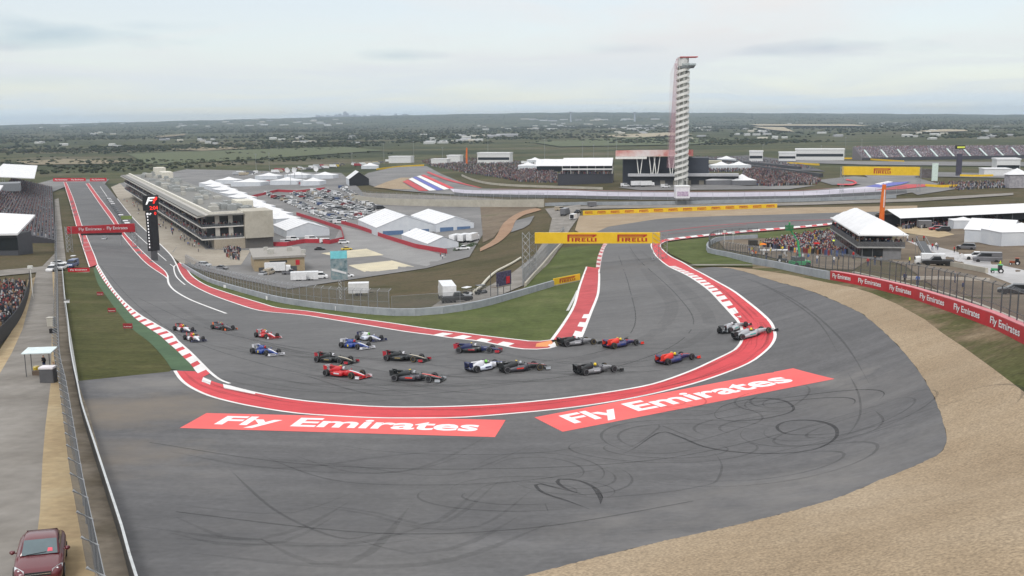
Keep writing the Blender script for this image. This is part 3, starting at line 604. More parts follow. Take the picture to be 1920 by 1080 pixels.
BIG_IN = [(366,697),(381,708),(400,716),(424,723),(480,737),(553,750),(620,757),(703,763),(787,764),(870,762),(960,757),(1060,747),(1160,733),(1227,720),(1293,697),(1337,677),(1372,660),(1382,652.5),(1390,641),(1392,625),(1386.7,607.5),(1375,593),(1353,569),(1329,544.5),(1300,524),(1280,513),(1253,500),(1231,482),(1223,468),(1221,460),(1227,454),(1250,449),(1300,443),(1400,433),(1500,425),(1570,418)]
def seg_pair(a, b, cuts_a, cuts_b, fn):
    for (a0, a1), (b0, b1) in zip(cuts_a, cuts_b): fn(a[a0:a1], b[b0:b1])
k2 = ribbon('turn_kerb', BIG_OUT[:14], BIG_IN[:13], 2.6, RED)
V_parts = [(BIG_OUT[13:22], BIG_IN[12:21]), (BIG_OUT[21:32], BIG_IN[20:29]), (BIG_OUT[31:], BIG_IN[28:])]
for a, b in V_parts: ribbon('red_band', a, b, 2.6, RED, parent=k2)
line('edge_line', BIG_OUT, 0.32, 3.4, WHITE, parent=k2)
line('edge_line', BIG_IN[3:], 0.32, 3.6, WHITE, parent=k2)
mesh_in = [(1386.7,606),(1375,592),(1353,568),(1329,544),(1300,523.5),(1280,512.5),(1253,499.5)]
mesh_out = [(1394,603),(1388,592),(1369,566),(1343,541),(1312,520),(1292,511),(1265,499)]
kerb_blocks(k2, mesh_in, mesh_out, 17, 3.2, WHITE, duty=0.66)
kerb_blocks(k2, [(1250,449),(1300,443),(1400,433),(1500,425),(1570,418)], [(1256,451),(1302,445.5),(1402,435.5),(1502,427.5),(1572,420.5)], 14, 3.2, WHITE, duty=0.55)
kerb_blocks(k2, [(381,708),(400,716)], [(378,716),(398,724)], 1, 3.2, WHITE, duty=0.8)
kerb_blocks(k2, [(418,720.5),(480,736)], [(420,729),(478,740)], 1, 3.2, WHITE, duty=1)
# inside kerbs
RLOW = [(331,496.7),(340,515.5),(355.5,532),(389,550),(433,566.7),(486.7,583),(544.5,589),(580,593),(635.5,602),(691,611),(758,622),(811,629),(849,634.5),(898,640),(944.5,649),(975.5,654.5),(1009,655.5),(1033,653),(1042,650)]
k3 = kerb_strip('pit_exit_kerb', REDUP, RLOW, 2.6, REDF, w=0.4)
kerb_blocks(k3, [(811,629),(849,634.5),(898,640),(944.5,649),(975.5,654.5)], [(830,624.5),(862,628),(910,636),(955,643),(985,649)], 4, 3.2, WHITE, duty=0.5)
sheet('orange_block', [(1006,645),(1033,639),(1036,645),(1026,651),(1004,651)], 3.3, ORANGE, parent=k3)
sheet('white_block', [(1027,648),(1040,642),(1043,649),(1034,652.5)], 3.3, WHITE, parent=k3)
k4 = kerb_strip('inside_red_runoff', [(1034.5,638),(1055.5,609),(1075.5,575.5),(1086.7,538),(1100,501)], [(1089,633),(1095.5,618),(1109,584),(1118,562),(1122,546.7),(1123.5,522),(1123,504)], 2.6, REDF, w=0.4)
sheet('red_band', [(1100,501),(1123,504),(1124,506),(1101,503)], 3.2, RED, parent=k4)
kerb_blocks(k4, [(1088,634),(1095.5,617),(1109,583)], [(1074,630),(1083,612),(1098,584)], 3, 3.2, WHITE, duty=0.52)
k5 = ribbon('upper_inside_kerb', [(1117,506),(1120,485),(1127,466),(1132,457)], [(1125,507),(1129,482),(1134,466),(1140,457)], 2.8, PINKW)
kerb_blocks(k5, [(1118,504),(1120,485),(1127,466),(1132,457)], [(1124,505),(1128,482),(1133,466),(1139,457)], 9, 3.4, REDF, duty=0.4)
k6 = kerb_strip('straight_kerb', [(119.5,344),(133,387),(144,427),(155.5,464),(168,502)], [(124.5,344),(138,375.5),(153,422),(162,444),(178,482),(183,497)], 2.6, REDF, w=0.3)
kerb_blocks(k6, [(131,380),(140,412)], [(137,377),(147,409)], 4, 3.2, plain('dark_worn_red', (0.22, 0.05, 0.055)), duty=0.5)
kerb_blocks(k6, [(150,447),(160,478)], [(163,447),(174,475)], 4, 3.2, plain('dull_pink', (0.42, 0.12, 0.12)), duty=0.4)
k7 = kerb_strip('pit_wall_kerb', [(161,346.7),(184,380),(208,413),(226.7,440),(255.5,475.5),(278,498),(309,519),(316,527)], [(166.7,345.5),(189,375.5),(213,406.7),(231,435.5),(258,464),(284.5,489),(309,509),(315.5,521)], 2.6, REDF, w=0.35)
line('painted_line', [(314.5,518),(316.7,533),(329,546.7),(355.5,562),(389,575.5),(424.5,588.5)], 0.45, 2.8, WHITE)
line('painted_line', [(331,497),(320,479),(293,452),(253,414),(220,374)], 0.5, 2.8, WHITE)
line('painted_line', [(327,503),(287,468),(247,431),(215,390),(188,352)], 0.35, 2.8, WHITE)
line('painted_line', [(331,497),(326,503),(331,520),(347,535)], 0.35, 2.8, WHITE)
line('painted_line', [(300,600),(420,588),(560,580)], 0.2, 2.6, seethrough('worn_line', (0.6, 0.6, 0.58), 0.35))
line('red_track_line', [(1232,436),(1340,424),(1460,416),(1570,413)], 1.3, 2.8, REDF)
line('red_track_line', [(1250,440),(1340,429),(1400,422)], 0.5, 2.8, REDF)
line('white_field_line', [(117,509),(121,558),(127,604),(144,715)], 0.3, 2.4, plain('dirty_white', (0.5, 0.5, 0.47)))
line('infield_road_edge', [(1064,583),(1078,556),(1083,545)], 0.4, 2.2, plain('dirty_white', (0.5, 0.5, 0.47)), smooth=False)

# -- lettering painted on the runoff
def ground_sign(name, quad, text, tu, tv, bold, shear=0.0):
    TL, TR, BR, BL = [np.array(p, float) for p in quad]
    n = 40
    top = np.array([TL+(TR-TL)*t for t in np.linspace(0, 1, n)]); bot = np.array([BL+(BR-BL)*t for t in np.linspace(0, 1, n)])
    A3 = ground(top[:, 0], top[:, 1]); B3 = ground(bot[:, 0], bot[:, 1]); V, Fc = strip3(A3, B3, 2.0, 4)
    o = tag(mesh_obj(name, V, Fc, ADRED), kind='structure')
    v, fc = text2d(text, bold, shear); u = tu[0]+v[:, 0]*(tu[1]-tu[0]); w = tv[0]+v[:, 1]*(tv[1]-tv[0])
    Pt = np.array([BL+(TL-BL)*b+((BR+(TR-BR)*b)-(BL+(TL-BL)*b))*a for a, b in zip(u, w)])
    Q = ground(Pt[:, 0], Pt[:, 1]); Q[:, 2] += loff(2.8, Q)
    mesh_obj('lettering', Q, fc, ADWHITE, o)
ground_sign('painted_ground_banner', [(387,775),(948,788),(928,820),(337,803)], 'Fly Emirates', (0.085, 0.93), (0.12, 0.84), 0.028)
ground_sign('painted_ground_banner', [(1002,783),(1487,691),(1565,711),(1055,810)], 'Fly Emirates', (0.075, 0.90), (0.12, 0.84), 0.028)

# -- tyre marks on the runoff
SK = [([(1168,851),(1190,841),(1238,811),(1275,820),(1320,838),(1380,848),(1450,851),(1520,845),(1558,829),(1570,813),(1560,798),(1525,789),(1478,790),(1457,800),(1468,812),(1500,816),(1555,814),(1640,800)], .38, RUBBER),
([(1162,846),(1200,830),(1235,803),(1238,798),(1290,818),(1340,835)], .28, RUBBER2), ([(1168,838),(1220,835),(1300,828),(1380,806),(1425,790),(1425,777),(1390,766),(1350,768)], .28, RUBBER2),
([(1162,846),(1250,851),(1320,838)], .3, RUBBER2), ([(1340,850),(1352,868),(1352,885),(1340,905),(1310,913),(1260,922),(1200,928),(1120,933),(1000,925)], .25, RUBBER2),
([(1130,934),(1122,920),(1090,903),(1050,899),(1047,907),(1068,920),(1100,930)], .38, RUBBER), ([(1126,945),(1125,930),(1110,915)], .5, RUBBER), ([(1090,925),(1050,917),(1010,907),(1005,912),(1020,925),(1065,940),(1105,955)], .34, RUBBER), ([(1022,945),(1028,960)], .3, RUBBER2),
([(1340,775),(1345,785),(1380,790),(1430,786),(1478,775),(1488,765),(1470,752),(1430,747),(1390,752),(1355,762),(1340,775)], .33, RUBBER), ([(1270,772),(1290,780),(1330,777),(1400,760),(1470,745)], .28, RUBBER2),
([(1500,720),(1516,727),(1515,740),(1490,760),(1460,772)], .3, RUBBER2), ([(1590,700),(1610,740),(1612,780),(1590,815),(1560,830)], .25, RUBBER2), ([(1640,770),(1656,790),(1630,812),(1590,818)], .25, RUBBER2),
([(430,880),(520,960),(640,1010),(720,1000),(820,1015)], .3, RUBBER2), ([(480,850),(620,900),(800,910),(1000,900),(1180,870)], .3, RUBBER2), ([(560,700),(700,740),(850,735),(1000,715)], .5, RUBBER2),
([(450,640),(600,690),(760,722),(900,720),(1100,700),(1280,650),(1330,600),(1260,520),(1200,470)], 1.6, seethrough('racing_line_rubber', (0.03, 0.03, 0.03), 0.07)), ([(300,560),(420,620),(560,665),(720,700),(860,705),(1020,690),(1200,640),(1260,580),(1220,520),(1180,470)], 1.8, seethrough('racing_line_rubber', (0.03, 0.03, 0.03), 0.07)),
([(1400,520),(1500,570),(1580,640),(1630,720)], .3, RUBBER2), ([(1370,512),(1450,545),(1530,600),(1570,660)], .3, RUBBER2), ([(600,830),(760,850),(1000,850),(1160,825)], .25, RUBBER2)]
for pl, w, m in SK: line('tyre_mark', pl, w*.62 if w < 1 else w, 2.5, m, taper=True, step=0.6)
# paving seams
for pl in ([(190,500),(260,575),(360,640),(520,690),(700,722),(900,722),(1100,700),(1240,660),(1300,610),(1270,555),(1200,490),(1180,462)], [(260,560),(400,620),(600,660),(800,685),(1000,680),(1140,655),(1190,610),(1180,540),(1160,480)], [(280,830),(560,870),(900,880),(1250,860),(1560,790)], [(330,960),(700,1000),(1000,990),(1300,940)]): line('paving_seam', pl, .15, 2.45, seethrough('seam', (0.04, 0.04, 0.04), 0.34))

# layers of older tyre marks: loops where cars spun, and long sweeps across the runoff
random.seed(42)
def loop_mark(cx, cy, r, a0, span, w, m, sx=1.0, pair=1.5):
    for dr in ((0, pair) if pair else (0,)):
        n = int(10+span*8); P = np.array([[cx+(r+dr)*sx*math.cos(a0+span*i/n)*(1-.25*i/n), cy+(r+dr)*math.sin(a0+span*i/n)*(1-.12*i/n)] for i in range(n+1)]); Nn = wnormals(P); k = np.clip(np.minimum(np.arange(n+1), n-np.arange(n+1))/(n*.25), .2, 1)
        z = np.zeros((n+1, 1)); V, Fc = strip3(np.hstack([P+Nn*(w/2*k)[:, None], z]), np.hstack([P-Nn*(w/2*k)[:, None], z]), 2.42, 1); tag(mesh_obj('tyre_mark', V, Fc, m), kind='structure')
for i in range(13):
    c = G(random.uniform(1180, 1640), random.uniform(745, 880)); loop_mark(c.x, c.y, random.uniform(2.2, 6.5), random.uniform(0, 6.28), random.uniform(1.2, 4.6), random.uniform(.12, .24), RUBBER2 if random.random() < .9 else RUBBER, random.uniform(.8, 2.0))
for i in range(4):
    c = G(random.uniform(900, 1200), random.uniform(880, 960)); loop_mark(c.x, c.y, random.uniform(1.8, 4), random.uniform(0, 6.28), random.uniform(1.5, 4), random.uniform(.12, .2), RUBBER2, random.uniform(.8, 1.8))
for i in range(15):
    y0 = random.uniform(830, 1040); x0 = random.uniform(230, 700); L_ = random.uniform(250, 800); line('tyre_mark', [(x0, y0), (x0+L_*.35, y0+random.uniform(5, 45)), (x0+L_*.7, y0+random.uniform(0, 40)), (x0+L_, y0-random.uniform(0, 60))], random.uniform(.15, .5), 2.40, seethrough('old_rubber', (.03, .03, .03), .11), taper=True)
for i in range(26):
    k = random.uniform(.1, .9); j0 = random.randrange(0, 22); pts = [(BIG_OUT[q][0]*(1-k)+BIG_IN[min(q, len(BIG_IN)-1)][0]*k+random.uniform(-3, 3), BIG_OUT[q][1]*(1-k)+BIG_IN[min(q, len(BIG_IN)-1)][1]*k+random.uniform(-2, 2)) for q in range(j0, j0+5)]; line('kerb_scuff', pts, random.uniform(.12, .4), 4.0, seethrough('scuff', (.05, .03, .03), .16), taper=True)
for i in range(30):
    q = random.uniform(0, 1); y0 = 650+random.uniform(-10, 90); x0 = random.uniform(330, 1000); line('tyre_mark', [(x0, y0-18), (x0+120, y0+6), (x0+280, y0+14), (x0+420, y0)], random.uniform(.25, .6), 2.38, seethrough('old_rubber', (.03, .03, .03), .11), taper=True)
# ================================================================== RACING CARS
TYRE = mat('tyre_rubber', (0.018, 0.018, 0.019), (0.03, 0.03, 0.031), scale=8, rough=0.75)
RIM = plain('dark_wheel_rim', (0.06, 0.06, 0.065), rough=0.4, metal=0.6)
CARB = plain('carbon_black', (0.02, 0.02, 0.022), rough=0.45)
def paint(name, c, rough=0.35): return plain('paint_'+name, c, rough=rough, spec=0.5, coat=0.25, var=0.06)
PC = {k: paint(k, v) for k, v in dict(red=(0.52, 0.022, 0.026), white=(0.68, 0.68, 0.71), black=(0.024, 0.027, 0.028), navy=(0.022, 0.03, 0.095), blue=(0.025, 0.06, 0.26), silver=(0.40, 0.42, 0.44), graphite=(0.075, 0.072, 0.085),
    orange=(0.75, 0.16, 0.04), yellow=(0.80, 0.58, 0.03), gold=(0.30, 0.23, 0.11), cream=(0.5, 0.44, 0.32), teal=(0.05, 0.45, 0.40), pale=(0.66, 0.70, 0.80), purple=(0.045, 0.04, 0.13), brightred=(0.75, 0.05, 0.03), green=(0.2, 0.6, 0.08), grey=(0.22, 0.22, 0.23), crimson=(0.42, 0.03, 0.045)).items()}
def ring(x, w, z0, z1, n=12, y=0.0, e=2.6):
    o = []
    for k in range(n):
        t = 2*math.pi*(k+0.5)/n; c, s = math.cos(t), math.sin(t)
        o.append((x, y+w/2*math.copysign(abs(c)**(2/e), c), (z0+z1)/2+(z1-z0)/2*math.copysign(abs(s)**(2/e), s)))
    return o
CARM = {}
def car_meshes():
    def keep(key, mb, smooth=False):
        o = mb.build(key, [PC['black']], None, smooth); CARM[key] = o.data; bpy.data.objects.remove(o)
    m = MB(); m.loft([ring(2.80, .10, .20, .28), ring(2.68, .20, .17, .33), ring(2.3, .26, .17, .42), ring(1.75, .34, .17, .54), ring(1.1, .46, .13, .63), ring(.72, .56, .10, .66)]); keep('nose', m, True)
    m = MB(); m.loft([ring(.74, .56, .10, .655), ring(.5, .64, .07, .63), ring(.0, .68, .06, .60), ring(-.32, .68, .06, .66)]); keep('cockpit', m, True)
    m = MB(); m.loft([ring(-.30, .40, .40, .97), ring(-.42, .44, .12, .98), ring(-.8, .42, .10, .93), ring(-1.2, .34, .10, .80), ring(-1.6, .24, .14, .62), ring(-2.0, .14, .25, .45)])
    m.box((-1.1, 0, .84), (1.3, .025, .22)); keep('engine_cover', m, True)
    for s, k in ((1, 'sidepod'), (-1, 'sidepod_r')):
        m = MB(); m.loft([ring(.32, .36, .12, .52, y=s*.50), ring(.1, .46, .07, .56, y=s*.52), ring(-.5, .46, .07, .53, y=s*.51), ring(-1.1, .34, .07, .42, y=s*.42), ring(-1.7, .14, .09, .26, y=s*.26)]); keep(k, m, True)
    m = MB(); m.add([(1.0, -.2, .035), (.35, -.62, .035), (-1.35, -.70, .035), (-1.95, -.5, .06), (-1.95, .5, .06), (-1.35, .70, .035), (.35, .62, .035), (1.0, .2, .035),
        (1.0, -.2, .075), (.35, -.62, .075), (-1.35, -.70, .075), (-1.95, -.5, .16), (-1.95, .5, .16), (-1.35, .70, .075), (.35, .62, .075), (1.0, .2, .075)],
        [tuple(range(7, -1, -1)), tuple(range(8, 16))]+[(k, (k+1) % 8, 8+(k+1) % 8, 8+k) for k in range(8)]); keep('floor', m)
    m = MB()
    for (x, z, c, a) in ((2.72, .11, .30, .05), (2.52, .19, .20, .25), (2.42, .26, .14, .4)):
        for s in (-1, 1):
            M = Matrix.Rotation(-a, 3, 'Y'); m.box((x, s*.50, z), (c, .74, .022), M=M)
    m.box((2.72, 0, .105), (.28, .30, .02)); 
    for s in (-1, 1): m.box((2.62, s*.11, .17), (.2, .02, .14))
    keep('front_wing', m)
    m = MB(); m.box((2.58, 0, .20), (.50, .022, .24)); m.box((2.58, .06, .10), (.46, .12, .02)); keep('front_endplate', m)
    m = MB(); m.box((-2.02, 0, .84), (.34, .76, .03), M=Matrix.Rotation(-.15, 3, 'Y')); m.box((-2.16, 0, .93), (.16, .76, .025), M=Matrix.Rotation(-.6, 3, 'Y')); m.box((-1.95, 0, .60), (.08, .05, .46)); m.box((-2.08, 0, .33), (.2, .9, .03)); keep('rear_wing', m)
    m = MB(); m.add([(-1.82, -.012, .48), (-2.25, -.012, .42), (-2.30, -.012, .97), (-1.84, -.012, .93), (-1.82, .012, .48), (-2.25, .012, .42), (-2.30, .012, .97), (-1.84, .012, .93)], [(0, 3, 2, 1), (4, 5, 6, 7), (0, 1, 5, 4), (1, 2, 6, 5), (2, 3, 7, 6), (3, 0, 4, 7)]); keep('rear_endplate', m)
    for key, w in (('front_tyre', .30), ('rear_tyre', .37)):
        m = MB(); n = 18; rings = []
        for (yy, rr) in ((-w/2, .20), (-w/2, .29), (-w/2+.05, .33), (w/2-.05, .33), (w/2, .29), (w/2, .20)):
            rings.append([(rr*math.cos(2*math.pi*k/n), yy, rr*math.sin(2*math.pi*k/n)) for k in range(n)])
        m.loft(rings, cap=False); keep(key, m, True)
        m = MB(); m.cyl_y((0, 0, 0), .205, w*.86, 14); m.cyl_y((0, 0, 0), .06, w*.97, 8); keep(key.replace('tyre', 'rim'), m)
        m = MB()
        for s in (-1, 1):
            a = [(.275*math.cos(2*math.pi*k/n), s*(w/2+.003), .275*math.sin(2*math.pi*k/n)) for k in range(n)]; b = [(.245*math.cos(2*math.pi*k/n), s*(w/2+.003), .245*math.sin(2*math.pi*k/n)) for k in range(n)]
            m.add(a+b, [(k, (k+1) % n, n+(k+1) % n, n+k) for k in range(n)])
        keep(key+'_band', m)
    for s, key in ((-1, 'suspension_r'), (1, 'suspension')):
      for fr in (0, 1):
        m = MB()
        for (a, b) in (((1.95, .18, .42), (1.72, .72, .38)), ((1.5, .2, .46), (1.72, .72, .40)), ((1.95, .16, .25), (1.72, .72, .22)), ((1.45, .2, .25), (1.72, .72, .22)), ((-1.3, .16, .4), (-1.62, .66, .38)), ((-1.9, .1, .4), (-1.62, .66, .38)), ((-1.3, .2, .22), (-1.62, .66, .2))):
            if (a[0] > 0) == (fr == 0): m.bar((a[0], s*a[1], a[2]), (b[0], s*b[1], b[2]), .022)
        keep(key+str(fr), m)
    m = MB(); m.box((.62, 0, .70), (.05, .14, .08)); m.bar((.62, .03, .66), (.62, -.03, .6), .02); keep('mirror', m)
    m = MB(); m.box((-.38, 0, 1.01), (.14, .22, .05)); m.box((-.38, 0, .985), (.05, .04, .05)); keep('onboard_camera', m)
    m = MB(); m.loft([ring(.42, .36, .60, .675, 10), ring(-.22, .44, .585, .69, 10)]); keep('cockpit_opening', m)
    m = MB(); m.ball((0, 0, 0), .15, 10, 7, sz=1.05); keep('helmet', m, True)
    m = MB(); m.loft([ring(.12, .30, .30, .50, 10), ring(-.02, .40, .30, .58, 10), ring(-.14, .36, .30, .60, 10)]); m.tube([(.0, .16, .55), (.25, .22, .47), (.42, .1, .55)], .05, 6); m.tube([(.0, -.16, .55), (.25, -.22, .47), (.42, -.1, .55)], .05, 6); m.tube([(-.02, 0, .56), (.0, 0, .66)], .07, 8); keep('torso', m, True)
    m = MB(); m.add([(.02, -.115, -.02), (.115, -.07, -.02), (.115, .07, -.02), (.02, .115, -.02), (.02, -.118, .06), (.12, -.07, .06), (.12, .07, .06), (.02, .118, .06)], [(0, 1, 5, 4), (1, 2, 6, 5), (2, 3, 7, 6)]); keep('visor', m)
    m = MB(); n = 12; m.add([(.0+.15*math.cos(2*math.pi*k/n), 0, .15*math.sin(2*math.pi*k/n)) for k in range(n)], [tuple(range(n))]); keep('disc', m)
    m = MB(); m.box((0, 0, 0), (.7, .006, .12)); keep('flash', m)
    m = MB(); m.loft([[(x, -w, z-.03), (x, w, z-.03), (x, w*.8, z+.012), (x, -w*.8, z+.012)] for x, z, w in ((2.66, .33, .05), (2.3, .42, .07), (1.75, .54, .09), (1.1, .63, .10), (.8, .655, .10))]); keep('nose_stripe', m)
car_meshes()
def inst(key, name, m, parent, loc=(0, 0, 0), sc=None, rot=None):
    o = bpy.data.objects.new(name, CARM[key]); COL.objects.link(o); o.parent = parent; o.location = loc
    if sc: o.scale = sc
    if rot: o.rotation_euler = rot
    o.material_slots[0].link = 'OBJECT'; o.material_slots[0].material = m
    return o
def frame_on_ground(tail, nose, layer, fwd=None):
    a, b = ground([tail[0], nose[0]], [tail[1], nose[1]]); c = (a+b)/2; d = (b-a)[:2]; d /= np.linalg.norm(d); l = np.array([-d[1], d[0]])
    def pt(u, v): p = c[:2]+d*u+l*v; return np.array([p[0], p[1], h1(*p)])
    X = pt(1.7, 0)-pt(-1.7, 0); X /= np.linalg.norm(X); Yv = pt(0, .9)-pt(0, -.9); Z = np.cross(X, Yv); Z /= np.linalg.norm(Z); Yv = np.cross(Z, X)
    o = pt(0, 0); o[2] = max((pt(1.7, 0)[2]+pt(-1.7, 0)[2])/2, o[2])+float(loff(layer, o[None])[0])+0.004
    return Matrix(((X[0], Yv[0], Z[0], o[0]), (X[1], Yv[1], Z[1], o[1]), (X[2], Yv[2], Z[2], o[2]), (0, 0, 0, 1)))
def race_car(tail, nose, label, drv, liv, layer=2.0):
    g = lambda k, d='body': PC[liv.get(k, liv[d])]
    t = empty('racing_car', (0, 0, 0), 0, label, 'racing car', 'racing cars in the first corner'); M = frame_on_ground(tail, nose, layer)
    M = M @ Matrix.Translation((-0.25, 0, 0)); t.matrix_world = M
    no_ = inst('nose', 'nose', g('nose'), t); (inst('nose_stripe', 'nose_stripe', PC[liv['ns']], no_) if 'ns' in liv else None); c = inst('cockpit', 'cockpit', g('body'), t); inst('cockpit_opening', 'cockpit_opening', CARB, c)
    e = inst('engine_cover', 'engine_cover', g('cover'), t); inst('onboard_camera', 'onboard_camera', PC[liv.get('cam', 'black')], e)
    for k, s in (('sidepod', 1), ('sidepod_r', -1)):
        sp = inst(k, 'sidepod', g('pod'), t)
        if 'flash' in liv: inst('flash', 'colour_flash', PC[liv['flash']], sp, (-.25, s*.752, .36))
        if 'disc' in liv: inst('disc', 'colour_disc', PC[liv['disc']], sp, (-.25, s*.756, .33))
    inst('floor', 'floor', CARB, t)
    fw = inst('front_wing', 'front_wing', g('fw'), t)
    for s in (-1, 1): inst('front_endplate', 'endplate', g('ep', 'fw') if 'fw' in liv or 'ep' in liv else g('body'), fw, (0, s*.88, 0), (1, s, 1))
    rw = inst('rear_wing', 'rear_wing', g('rw'), t)
    for s in (-1, 1): inst('rear_endplate', 'endplate', PC[liv.get('rep', liv.get('rw', liv['body']))], rw, (0, s*.39, 0))
    [inst(k_+q_, 'suspension_arm', CARB, t) for k_ in ('suspension', 'suspension_r') for q_ in '01']
    for s in (-1, 1): inst('mirror', 'mirror', g('cover'), t, (0, s*.42, 0))
    for (k, x, y) in (('front', 1.72, .76), ('rear', -1.62, .72)):
        for s in (-1, 1):
            w = bpy.data.objects.new('wheel', CARM[k+'_tyre']); COL.objects.link(w); w.parent = t; w.location = (x, s*y, .332)
            w.material_slots[0].link = 'OBJECT'; w.material_slots[0].material = TYRE
            inst(k+'_rim', 'rim', RIM, w); inst(k+'_tyre_band', 'sidewall_band', PC['grey' if random.random() < .8 else 'gold'], w)
    p = empty('person', (0, 0, 0), 0, drv, 'driver', 'drivers seated in the racing cars'); p.matrix_world = M
    inst('torso', 'body', PC[liv.get('suit', liv['body'])], p, (0.02, 0, .02))
    hm = inst('helmet', 'helmet', PC[liv['helmet']], p, (.06, 0, .79)); inst('visor', 'visor', PC['black'], hm, (.012, 0, .02), (1.12, 1.12, 1))
MANOR = dict(body='red', nose='white', cover='red', pod='white', fw='navy', rw='black', rep='red', flash='navy', helmet='yellow')
TORO = dict(body='black', nose='navy', cover='navy', pod='black', fw='black', ep='crimson', rw='navy', rep='crimson', helmet='white', cam='yellow', flash='crimson')
TORO2 = dict(TORO, pod='graphite', cover='graphite', body='graphite', nose='graphite', ep='orange', rep='orange', helmet='crimson')
FERR = dict(ns='white', body='red', fw='red', ep='white', rw='white', rep='red', helmet='white', cam='yellow', flash='white')
SAUB = dict(ns='white', body='blue', nose='blue', cover='blue', pod='blue', fw='white', rw='white', rep='white', disc='yellow', helmet='red')
WILL = dict(ns='blue', body='white', nose='white', cover='white', pod='pale', fw='navy', rw='navy', rep='navy', flash='navy', helmet='green')
LOTUS = dict(body='black', nose='black', ns='cream', cover='black', pod='black', fw='black', ep='crimson', rw='black', rep='crimson', flash='gold', helmet='white')
MCL = dict(ns='crimson', body='graphite', nose='black', cover='black', pod='graphite', fw='black', ep='silver', rw='black', rep='black', flash='brightred', helmet='silver', cam='yellow')
FIND = dict(body='graphite', ns='silver', nose='grey', cover='black', pod='grey', fw='black', rw='black', rep='black', flash='white', helmet='white')
RBR = dict(ns='crimson', body='purple', nose='purple', cover='brightred', pod='purple', fw='purple', ep='brightred', rw='purple', rep='brightred', helmet='yellow', flash='blue', cam='yellow')
MERC = dict(body='silver', nose='silver', cover='silver', pod='silver', fw='silver', ep='black', rw='black', rep='black', flash='teal', helmet='white', cam='black')
CARS = [
 ((333,619),(357,624.5),'red and white racing car at the very back of the field by the entry kerb','driver in yellow helmet in the rearmost red and white car',MANOR),
 ((351,635),(378,644),'red and white racing car with navy front wing running alongside the striped entry kerb','driver in yellow helmet in red and white car beside entry kerb',MANOR),
 ((403,616.5),(434.5,620.5),'dark racing car with orange wing ends following a red car, well off the kerb','driver in crimson helmet in the dark car near the back',TORO2),
 ((481,630.5),(522,637.5),'red racing car with white rear wing side by side with a blue and yellow car','driver in white helmet in red car beside a blue car',dict(FERR)),
 ((474.5,660.5),(525,669),'blue racing car with white wings and yellow disc, outside a red car','driver in red helmet in blue car outside the red car',SAUB),
 ((640,650),(695.5,656),'blue racing car with white wings just outside a white car','driver in red helmet in blue car next to white car',SAUB),
 ((669,635.5),(720,642),'white racing car with navy wings inside a blue car','driver in green helmet in white car beside blue car',WILL),
 ((595.5,677.5),(662,682.5),'black and gold racing car just inside a red car','driver in white helmet in black and gold car beside red car',LOTUS),
 ((611,702.5),(686.7,711),'red racing car with white rear wing outside a black and gold car','driver in white helmet in red car outside black car',FERR),
 ((722,675),(800,678.5),'black and gold racing car running alone behind the navy car','driver in white helmet in the lone black and gold car',LOTUS),
 ((736.7,712.5),(826.7,715.5),'black and graphite racing car with red flash nearest the outer turn kerb','driver in silver helmet in black car near the outer kerb',dict(MCL, ns='brightred')),
 ((855.5,661),(935.5,660.5),'navy racing car with crimson wing ends along the inside kerb','driver in white helmet in navy car at inside kerb',TORO),
 ((876,699),(952,686),'white racing car partly hidden behind a graphite car','driver in green helmet in white car behind graphite car',dict(WILL)),
 ((933,699),(1025.5,691),'graphite racing car overlapping a white car in mid corner','driver in silver helmet in graphite car overlapping white car',MCL),
 ((1043,650.5),(1124,643),'silver and black racing car at the inside apex end of the red runoff strip','driver in white helmet in silver and black car at inside apex',FIND),
 ((1127,655.5),(1203,643),'purple racing car with red and yellow engine cover ahead of a silver black car','driver in yellow helmet in purple car on the inside',RBR),
 ((1071,704.5),(1164.5,693),'silver and black racing car in mid track behind a purple red car','driver in white helmet in silver and black car in mid track',dict(FIND, helmet='yellow')),
 ((1233,685),(1302,670),'purple racing car with red rear wing close to the outer kerb','driver in yellow helmet in purple car by outer kerb',RBR),
 ((1351,629),(1400,609.5),'silver racing car leading, on the inside of its twin','driver in white helmet in inner silver leading car',MERC),
 ((1384,638),(1443,622.5),'silver racing car running wide over the red kerb','driver in white helmet in silver car on the red kerb',dict(MERC, helmet='yellow')),
]
for i, c in enumerate(CARS): race_car(*c, layer=(2.9 if i >= 18 else 2.05))

